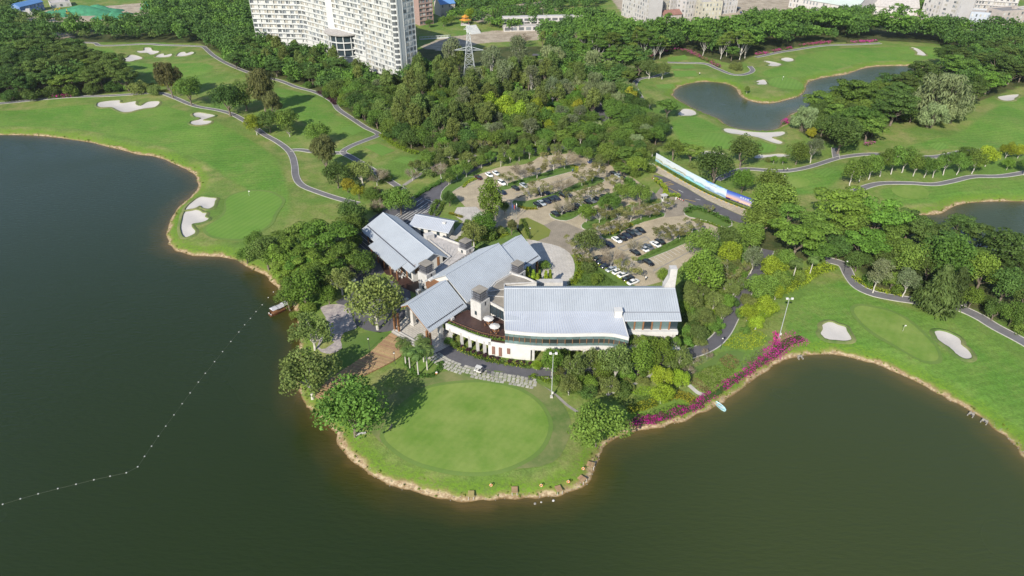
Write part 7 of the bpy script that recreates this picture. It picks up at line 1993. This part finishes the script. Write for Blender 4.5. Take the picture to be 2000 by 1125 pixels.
# ------------------------------------------------------------------ far buildings
WINM = [mat('window_dark_far', (.11, .12, .13), .2, spec=.5), mat('window_curtain', (.36, .34, .30), .5), mat('window_grey', (.20, .22, .24), .3), mat('window_pale', (.48, .48, .46), .5)]
UNIT = [MB().box((0, 0, 0), (1, 1, 1)).mesh("window", m_) for m_ in WINM]
M['aptwhite'] = mat('apartment_white', (.56, .57, .56), .8, .16, .12, coord='W')
def window_at(parent, c, w, h, t, an, k, base):
    o = put("window", UNIT[k], parent)
    o.location = c - base; o.rotation_euler.z = an; o.scale = (w, t, h)
    return o
def facade(parent, base, A, B, z0, floors, fh, bays, wallm, first=0, upto=99, proj=.9, ww=.62, seed=1, balcony=True):
    """slabs, parapets, fins and windows on the wall A-B, outward side towards the camera"""
    rs_ = random.Random(seed)
    d = (B - A); L = d.length; d.normalize(); n = Vector((d.y, -d.x, 0))
    if n.y > 0: n = -n
    an = math.atan2(d.y, d.x); mid = (A + B) / 2
    stuff = MB()
    for f in range(floors):
        z = z0 + f * fh
        if balcony:
            c = mid + n * (proj / 2)
            MB().box((c.x, c.y, z), (L, proj, .22), an).box((c.x + n.x * (proj / 2 - .06), c.y + n.y * (proj / 2 - .06), z + .5), (L, .12, .85), an).build("balcony_band", M[wallm], parent)
        if f < first: continue
        for b_ in range(bays):
            c = A + d * (L * (b_ + .5) / bays) + n * .06; c.z = z + fh * .56
            k = rs_.choices((0, 1, 2, 3), (3, 4, 3, 3))[0]
            if f <= upto: window_at(parent, c, L / bays * ww, fh * .60, .14, an, k, base)
            else: stuff.box(c, (L / bays * ww, .14, fh * .60), an)
    if stuff.v: tag(stuff.build("upper_windows", WINM[2], parent), kind="stuff")
    fn = MB()
    for b_ in range(bays + 1):
        if balcony and b_ % 2 == 0 or b_ in (0, bays):
            c = A + d * (L * b_ / bays) + n * (proj / 2 if balcony else .1)
            fn.box((c.x, c.y, z0 + floors * fh / 2), (.28, proj if balcony else .2, floors * fh), an)
    fn.build("fins", M[wallm], parent)
def solid(parent, pts, z0, z1, m_, name="wall"):
    return MB().prism(pts, z0, z1).build(name, M[m_], parent)

g = lambda x, y: at(x, y)
ap = tag(empty("apartment_block", g(600, 100)), "curving white apartment block with long balcony bands behind the wood", "building"); apb = ap.location.copy()
A0, A1, A2, A3, A4 = g(506, 93), g(602, 96), g(652, 112), g(662, 115), g(720, 133)
back = Vector((6, 22, 0))
for P_, Q_, b_, sd_ in ((A0, A1, 13, 1), (A1, A2, 7, 2), (A3, A4, 8, 3)):
    solid(ap, [P_, Q_, Q_ + back, P_ + back], 0, 54, 'aptwhite')
    facade(ap, apb, P_, Q_, 2.5, 17, 3.05, b_, 'aptwhite', 2, 11, seed=sd_)
solid(ap, [A2 + Vector((-.5, -1.6, 0)), A3 + Vector((.5, -1.6, 0)), A3 + back, A2 + back], 0, 56, 'aptwhite', "stair_core")
tw = tag(empty("apartment_tower", g(790, 150)), "tall white apartment tower with gridded balconies right of the curving block", "building"); twb = tw.location.copy()
T0, T1, T2 = g(722, 137), g(789, 162), g(818, 152)
T3 = T0 + (T2 - T1)
solid(tw, [T0, T1, T2, T3], 0, 60, 'aptwhite')
facade(tw, twb, T0, T1, 2.5, 19, 3.05, 10, 'aptwhite', 0, 14, seed=4)
facade(tw, twb, T1.lerp(T2, .3), T2, 2.5, 19, 3.05, 3, 'aptwhite', 0, 14, seed=5, balcony=False)
dd = (T1 - T0).normalized()
for f in range(15):            # rounded balconies at the near corner
    c = T1 + Vector((dd.y, -dd.x, 0)) * .5 - dd * 3.0
    MB().tube((c.x, c.y, 2.4 + f * 3.05), (c.x, c.y, 3.35 + f * 3.05), 2.0, n=14).build("corner_balcony", M['aptwhite'], tw)
    MB().tube((c.x, c.y, 3.40 + f * 3.05), (c.x, c.y, 5.40 + f * 3.05), 1.7, n=14).build("corner_window", WINM[0], tw)
lb = tag(empty("lobby_pavilion", g(684, 118)), "round glazed pavilion with white disc roof between the apartment blocks", "building")
c0 = g(684, 118)
MB().tube((0, 0, -.5), (0, 0, 5.0), 12, n=40).build("plinth", M['aptwhite'], lb, local=True)
MB().tube((0, 0, 5.0), (0, 0, 18.2), 11.6, n=40).build("glass_drum", M['glass'], lb, local=True)
for z in (5.2, 9.4, 13.6): MB().tube((0, 0, z), (0, 0, z + .5), 12.6, n=40).build("balcony_ring", M['aptwhite'], lb, local=True)
MB().tube((0, 0, 18.2), (0, 0, 19.0), 13.8, 14.1, n=48).build("roof", M['flatw'], lb, local=True)
for k in range(16):
    a_ = 2 * math.pi * k / 16; MB().box((12.1 * math.cos(a_), 12.1 * math.sin(a_), 11.6), (.5, .5, 13.2), a_).build("column", M['aptwhite'], lb, local=True)

VC = {'vwhite': (.50, .48, .47), 'vcream': (.50, .47, .38), 'vpink': (.44, .39, .36), 'vblue': (.42, .46, .52), 'vbrick': (.36, .25, .22)}
for k, c_ in VC.items(): M[k] = mat('far_wall_' + k, c_, .85, .16, .2, coord='W')
M['roofred'] = mat('far_red_roof', (.30, .16, .13), .8, .3, .3, coord='W'); M['roofgreen'] = mat('far_pale_green_roof', (.46, .52, .49), .7, .15, .08, coord='W'); M['roofblue'] = mat('far_blue_roof', (.12, .26, .52), .6, .15, .2, coord='W'); M['roofgrey'] = mat('far_grey_roof', (.26, .25, .25), .85, .3, .2, coord='W')
def block(p0, p1, dep, floors, bays, m_, label, roof='flatw', fh=3.1, side=2, ww=.36, balcony=False, seed=1, kind='flat', skew=.15):
    A, B = g(*p0), g(*p1)
    d = (B - A).normalized(); n = Vector((-d.y, d.x, 0))
    if n.y < 0: n = -n
    e = tag(empty("village_house" if floors < 7 else "apartment_building", (A + B) / 2), label, "building"); bs = e.location.copy()
    H = ZG + floors * fh + .4
    solid(e, [A, B, B + n * dep, A + n * dep], 0, H, m_)
    facade(e, bs, A, B, ZG, floors, fh, bays, m_, 0, 99, .7, ww, seed, balcony)
    # the flank that faces the camera's middle
    P_, Q_ = (B, B + n * dep) if (A.x + B.x) < 0 else (A + n * dep, A)
    dd = (Q_ - P_); an = math.atan2(dd.y, dd.x)
    for f in range(floors):
        for s_ in range(side):
            c = P_.lerp(Q_, (s_ + .5) / side); c.z = ZG + f * fh + fh * .55
            window_at(e, c, dep / side * .32, fh * .45, .16, an, (f + s_) % 3, bs)
    c = (A + B) / 2 + n * dep / 2; L = (B - A).length; an = math.atan2(d.y, d.x)
    if kind == 'flat':
        MB().box((c.x, c.y, H + .02), (L - .6, dep - .6, .06), an).build("roof", M[roof], e)
        for o_, ln, ax in ((dep / 2 - .15, L, n), (-dep / 2 + .15, L, n)):
            q = c + ax * o_; MB().box((q.x, q.y, H + .35), (ln, .25, .7), an).build("parapet", M[m_], e)
        for o_ in (L / 2 - .15, -L / 2 + .15):
            q = c + d * o_; MB().box((q.x, q.y, H + .34), (.25, dep - .5, .68), an).build("parapet", M[m_], e)
        q = c + d * L * .2; MB().box((q.x, q.y, H + 1.2), (3.0, 2.6, 2.4), an).build("stair_head", M[m_], e)
    else:
        a0, b0 = A - d * .6, B + d * .6
        zr = H + dep * .28
        rA, rB = a0 + n * dep / 2, b0 + n * dep / 2; rA.z = rB.z = zr
        rf = MB()
        for s_ in (-.6, dep + .6):
            e0, e1 = a0 + n * s_, b0 + n * s_; e0.z = e1.z = H - .1
            q = [rA, rB, e1, e0]; nn = (q[1] - q[0]).cross(q[3] - q[0]); rf.slab(q if nn.z > 0 else q[::-1], .25)
        rf.build("roof", M[roof], e)
        MB().add([A + Vector((0, 0, H - A.z)), A + n * dep + Vector((0, 0, H - A.z)), rA + d * .6 - Vector((0, 0, .3)), B + Vector((0, 0, H - B.z)), B + n * dep + Vector((0, 0, H - B.z)), rB - d * .6 - Vector((0, 0, .3))], [(0, 1, 2), (3, 5, 4)]).build("gable", M[m_], e)
    return e
block((1214,30), (1264,50), 12, 6, 12, 'vwhite', "leftmost long white village block above the wood", seed=11)
block((1262,44), (1289,39), 12, 6, 5, 'vwhite', "tall white village house right of the long block", seed=12)
block((1288,34), (1306,31), 11, 5, 4, 'vcream', "cream village house with red roof edge", 'roofred', seed=13)
block((1307,32), (1332,29), 11, 6, 5, 'vwhite', "white village house in the middle of the cluster", seed=14)
block((1295,47), (1329,44), 10, 2, 6, 'vpink', "low village house with red-brown roof in front", 'roofred', kind='gable', seed=15)
block((1336,43), (1366,39), 11, 5, 6, 'vwhite', "pinkish-white village house left of the yellow one", 'roofgrey', seed=16)
block((1367,48), (1405,46), 11, 5, 6, 'vcream', "pale yellow village house at the front of the cluster", seed=17)
block((1409,28), (1437,25), 11, 5, 5, 'vwhite', "white village house by the far car yard", 'roofgrey', seed=18)
block((1350,24), (1380,22), 11, 5, 5, 'vwhite', "white village house at the back of the cluster", 'roofred', seed=19)
block((1385,33), (1408,30), 10, 4, 4, 'vpink', "grey-roofed village house behind the yellow one", 'roofgrey', seed=20)
block((1796,36), (1858,52), 16, 7, 10, 'vwhite', "white slab block with rows of windows at the far right", ww=.42, seed=21)
block((1859,52), (1889,48), 14, 6, 3, 'vwhite', "plain white block beside the far right slab", seed=22)
block((1896,32), (1976,38), 16, 8, 14, 'vwhite', "long white hotel-like building with balcony bands at the top right", ww=.6, balcony=True, seed=23)
block((1888,50), (1944,54), 14, 3, 7, 'vblue', "low pale blue-grey building before the banded one", seed=24)
block((1946,58), (1999,54), 14, 4, 6, 'vpink', "pinkish low building at the right edge", 'roofgrey', seed=25)
block((2003,56), (2040,52), 14, 4, 4, 'vwhite', "white block just at the right picture edge", seed=26)
block((1862,57), (1940,62), 8, 1, 9, 'vwhite', "row of low white sheds under the right-hand buildings", 'roofblue', seed=27)
block((820,50), (846,46), 15, 9, 4, 'vbrick', "pinkish-brown balcony block right of the apartment tower", 'roofred', ww=.6, balcony=True, seed=28)
block((862,33), (889,30), 14, 3, 4, 'vpink', "pink building with blue pitched roof behind the tower", 'roofblue', kind='gable', seed=29)
block((1540,14), (1668,36), 40, 2, 20, 'vwhite', "long factory shed with pale green roof at the top", 'roofgreen', fh=4, kind='gable', seed=30)
block((1640,14), (1735,24), 30, 2, 12, 'vpink', "grey-roofed factory shed behind the pale green one", 'roofgrey', fh=3.5, kind='gable', seed=31)
block((1705,28), (1790,32), 20, 2, 10, 'vwhite', "low white factory shed right of the pale green roof", 'flatw', kind='gable', seed=32)
block((1620,2), (1700,0), 30, 3, 10, 'vwhite', "distant pale factory hall along the top edge", 'roofgreen', fh=4, seed=33)
# long low school building with an open roof frame
A, B = g(984, 62), g(1148, 58)
d = (B - A).normalized(); n = Vector((-d.y, d.x, 0)); L = (B - A).length
sc = tag(empty("school_building", (A + B) / 2), "long low white building with open roof frames behind the wood", "building"); sb = sc.location.copy()
solid(sc, [A, B, B + n * 14, A + n * 14], 0, 5.0, 'vwhite')
MB().box(((A + n * 7).lerp(B + n * 7, .5).x, (A + n * 7).lerp(B + n * 7, .5).y, 5.02), (L - .5, 13.4, .06), math.atan2(d.y, d.x)).build("roof", M['flatw'], sc)
for i in range(12):
    c = A + d * (L * (i + .5) / 12); c.z = 3.4; window_at(sc, c, L / 12 * .7, 2.2, .2, math.atan2(d.y, d.x), 2 if i % 2 else 0, sb)
    c = A + n * 9 + d * (L * (i + .5) / 12)
    MB().box((c.x, c.y, 8.0), (L / 12 * .75, .2, 1.6), math.atan2(d.y, d.x)).build("frame_opening", WINM[0], sc)
for o_, z in ((8.9, 6.6), (8.9, 9.3)):
    c = (A + B) / 2 + n * o_; MB().box((c.x, c.y, z), (L, .6, .9), math.atan2(d.y, d.x)).build("frame_beam", M['vwhite'], sc)
for i in range(13):
    c = A + d * (L * i / 12) + n * 8.9; MB().box((c.x, c.y, 7.4), (1.2, .62, 5.0), math.atan2(d.y, d.x)).build("frame_post", M['vwhite'], sc)
c = (A + B) / 2 + n * 11.6; MB().box((c.x, c.y, 9.9), (L, 5.4, .3), math.atan2(d.y, d.x)).build("frame_roof", M['vwhite'], sc)
# pagoda pavilion and white steps
p = g(909, 48); pg = tag(empty("pagoda_pavilion", p), "small pavilion with orange tiled double roof near the far school", "pavilion")
OR = mat('orange_glazed_tile', (.55, .26, .04), .5, .2, 1.5)
for z, r in ((3.4, 5.0), (5.6, 3.2)): MB().cone_roof((0, 0), r, z, z + 2.0, 4).build("roof", OR, pg, local=True)
MB().box((0, 0, 4.9), (3, 3, 1.6)).build("upper_storey", M['roofred'], pg, local=True)
for x_ in (-2.6, 2.6):
    for y_ in (-2.6, 2.6): MB().tube((x_, y_, 0), (x_, y_, 3.5), .2, n=8).build("column", M['roofred'], pg, local=True)
MB().box((0, 0, .25), (7, 7, .5)).build("base", M['aptwhite'], pg, local=True)
q0 = g(930, 66); st = tag(empty("white_steps", q0, .5), "flight of white steps left of the far school building", "steps")
for k in range(6): MB().box((0, k * 1.6, .25 + .4 * k), (8, 1.6, .5 + .8 * k)).build("step", M['aptwhite'], st, local=True)
A, B = g(820, 78), g(880, 74)
rw = tag(empty("white_railing", (A + B) / 2), "long white railing in the apartment tower's shadow", "railing")
MB().box(((A.x + B.x) / 2, (A.y + B.y) / 2, ZG + .4), ((B - A).length, .3, .8), math.atan2(B.y - A.y, B.x - A.x)).build("plinth", M['aptwhite'], rw)
for k in range(22):
    c = A.lerp(B, k / 21); MB().box((c.x, c.y, ZG + 1.4), (.25, .25, 1.3)).build("post", M['aptwhite'], rw)
MB().box(((A.x + B.x) / 2, (A.y + B.y) / 2, ZG + 2.1), ((B - A).length, .25, .2), math.atan2(B.y - A.y, B.x - A.x)).build("rail", M['aptwhite'], rw)
# builders' yard
M['bluewall'] = mat('blue_site_shed', (.16, .26, .50), .7, .15, .3)
block((44,30), (88,19), 9, 2, 12, 'bluewall', "long blue site shed with pale gable in the builders' yard", 'roofblue', kind='gable', seed=40)
block((32,33), (68,31), 5, 1, 6, 'vwhite', "low white site hut in front of the blue shed", 'roofblue', fh=2.6, seed=41)
block((102,16), (140,12), 16, 1, 3, 'vwhite', "flat white store in the builders' yard", 'flatw', fh=3, seed=42)
NET = mat('green_dust_net', (.06, .26, .14), .85, .45, .25, coord='W')
def mound(x, y, L, W, H, lab, an, seed):
    rng = np.random.default_rng(seed); p = g(x, y); V, F = [], []; nx_, ny_ = 22, 14
    for j in range(ny_ + 1):
        for i in range(nx_ + 1):
            u_, v_ = i / nx_ * 2 - 1, j / ny_ * 2 - 1
            h = max(0, 1 - abs(v_) ** 1.6) * max(0, 1 - abs(u_) ** 3) * H * (.8 + .25 * math.sin(u_ * 5 + seed)) + rng.normal() * .18
            V.append((u_ * L / 2, v_ * W / 2, max(h, -.3) if abs(u_) < 1 and abs(v_) < 1 else -.3))
    for j in range(ny_):
        for i in range(nx_): k = j * (nx_ + 1) + i; F.append((k, k + 1, k + nx_ + 2, k + nx_ + 1))
    o = tag(put("netted_mound", np_mesh("netted_mound", V, F, NET)), lab, "mound", "earth mounds under green netting"); o.location = p; o.rotation_euler.z = an
mound(155, 26, 60, 22, 6, "largest earth mound under green netting in the builders' yard", .05, 1); mound(195, 22, 40, 16, 5, "green netted mound behind the largest one", -.1, 2)
mound(233, 31, 22, 14, 4, "small green netted mound right of the largest one", .2, 3); mound(303, 14, 22, 18, 6, "green netted mound at the far right of the yard", .1, 4); mound(215, 36, 30, 8, 3, "low green netted ridge at the yard's near edge", .1, 5); mound(120, 32, 14, 8, 2.5, "low green netted heap left in the yard", .0, 6)
YEL = mat('digger_yellow', (.50, .32, .04), .5)
for i, (x, y) in enumerate(((104,27),(112,26),(134,30))):
    e = tag(empty("excavator", g(x, y), i * 1.1), "%sorange-yellow excavator working in the builders' yard" % ordw(i, 3), "excavator", "excavators in the builders' yard")
    for s_ in (-1, 1): MB().box((0, s_ * 1.1, .45), (3.6, .6, .9)).build("track", M['black'], e, local=True)
    MB().box((-.3, 0, 1.7), (3.0, 2.4, 1.4)).build("body", YEL, e, local=True); MB().box((.6, .6, 2.7), (1.4, 1.1, 1.4)).build("cab", M['glass'], e, local=True)
    MB().tube((1.0, -.2, 1.8), (4.2, -.2, 4.2), .3, .25, n=6).build("boom", YEL, e, local=True); MB().tube((4.2, -.2, 4.2), (5.6, -.2, 1.8), .25, .2, n=6).build("stick", YEL, e, local=True); MB().box((5.5, -.2, 1.3), (.9, 1.1, .8)).build("bucket", M['frame'], e, local=True)
for i, (x, y) in enumerate(((1440,17),(1447,24),(1049,12),(1056,13))):
    car(x, y, ('black', 'blue', 'black', 'black')[i], 'car', .3 + i, ("black car in the far yard behind the village", "blue car in the far yard behind the village", "left black car in the far clearing", "right black car in the far clearing")[i], "cars in far yards")

# ------------------------------------------------------------------ thin haze over the whole place
hm = bpy.data.materials.new("haze"); hm.use_nodes = True
hn, hl_ = hm.node_tree.nodes, hm.node_tree.links
hn.clear()
hv = hn.new("ShaderNodeVolumePrincipled"); ho = hn.new("ShaderNodeOutputMaterial")
hv.inputs["Color"].default_value = (0.86, 0.90, 0.95, 1); hv.inputs["Density"].default_value = 0.00005; hv.inputs["Anisotropy"].default_value = 0.3
hl_.new(hv.outputs[0], ho.inputs["Volume"])
tag(MB().box((0, 2750, 65), (10400, 8900, 138)).build("haze", hm), kind="stuff")
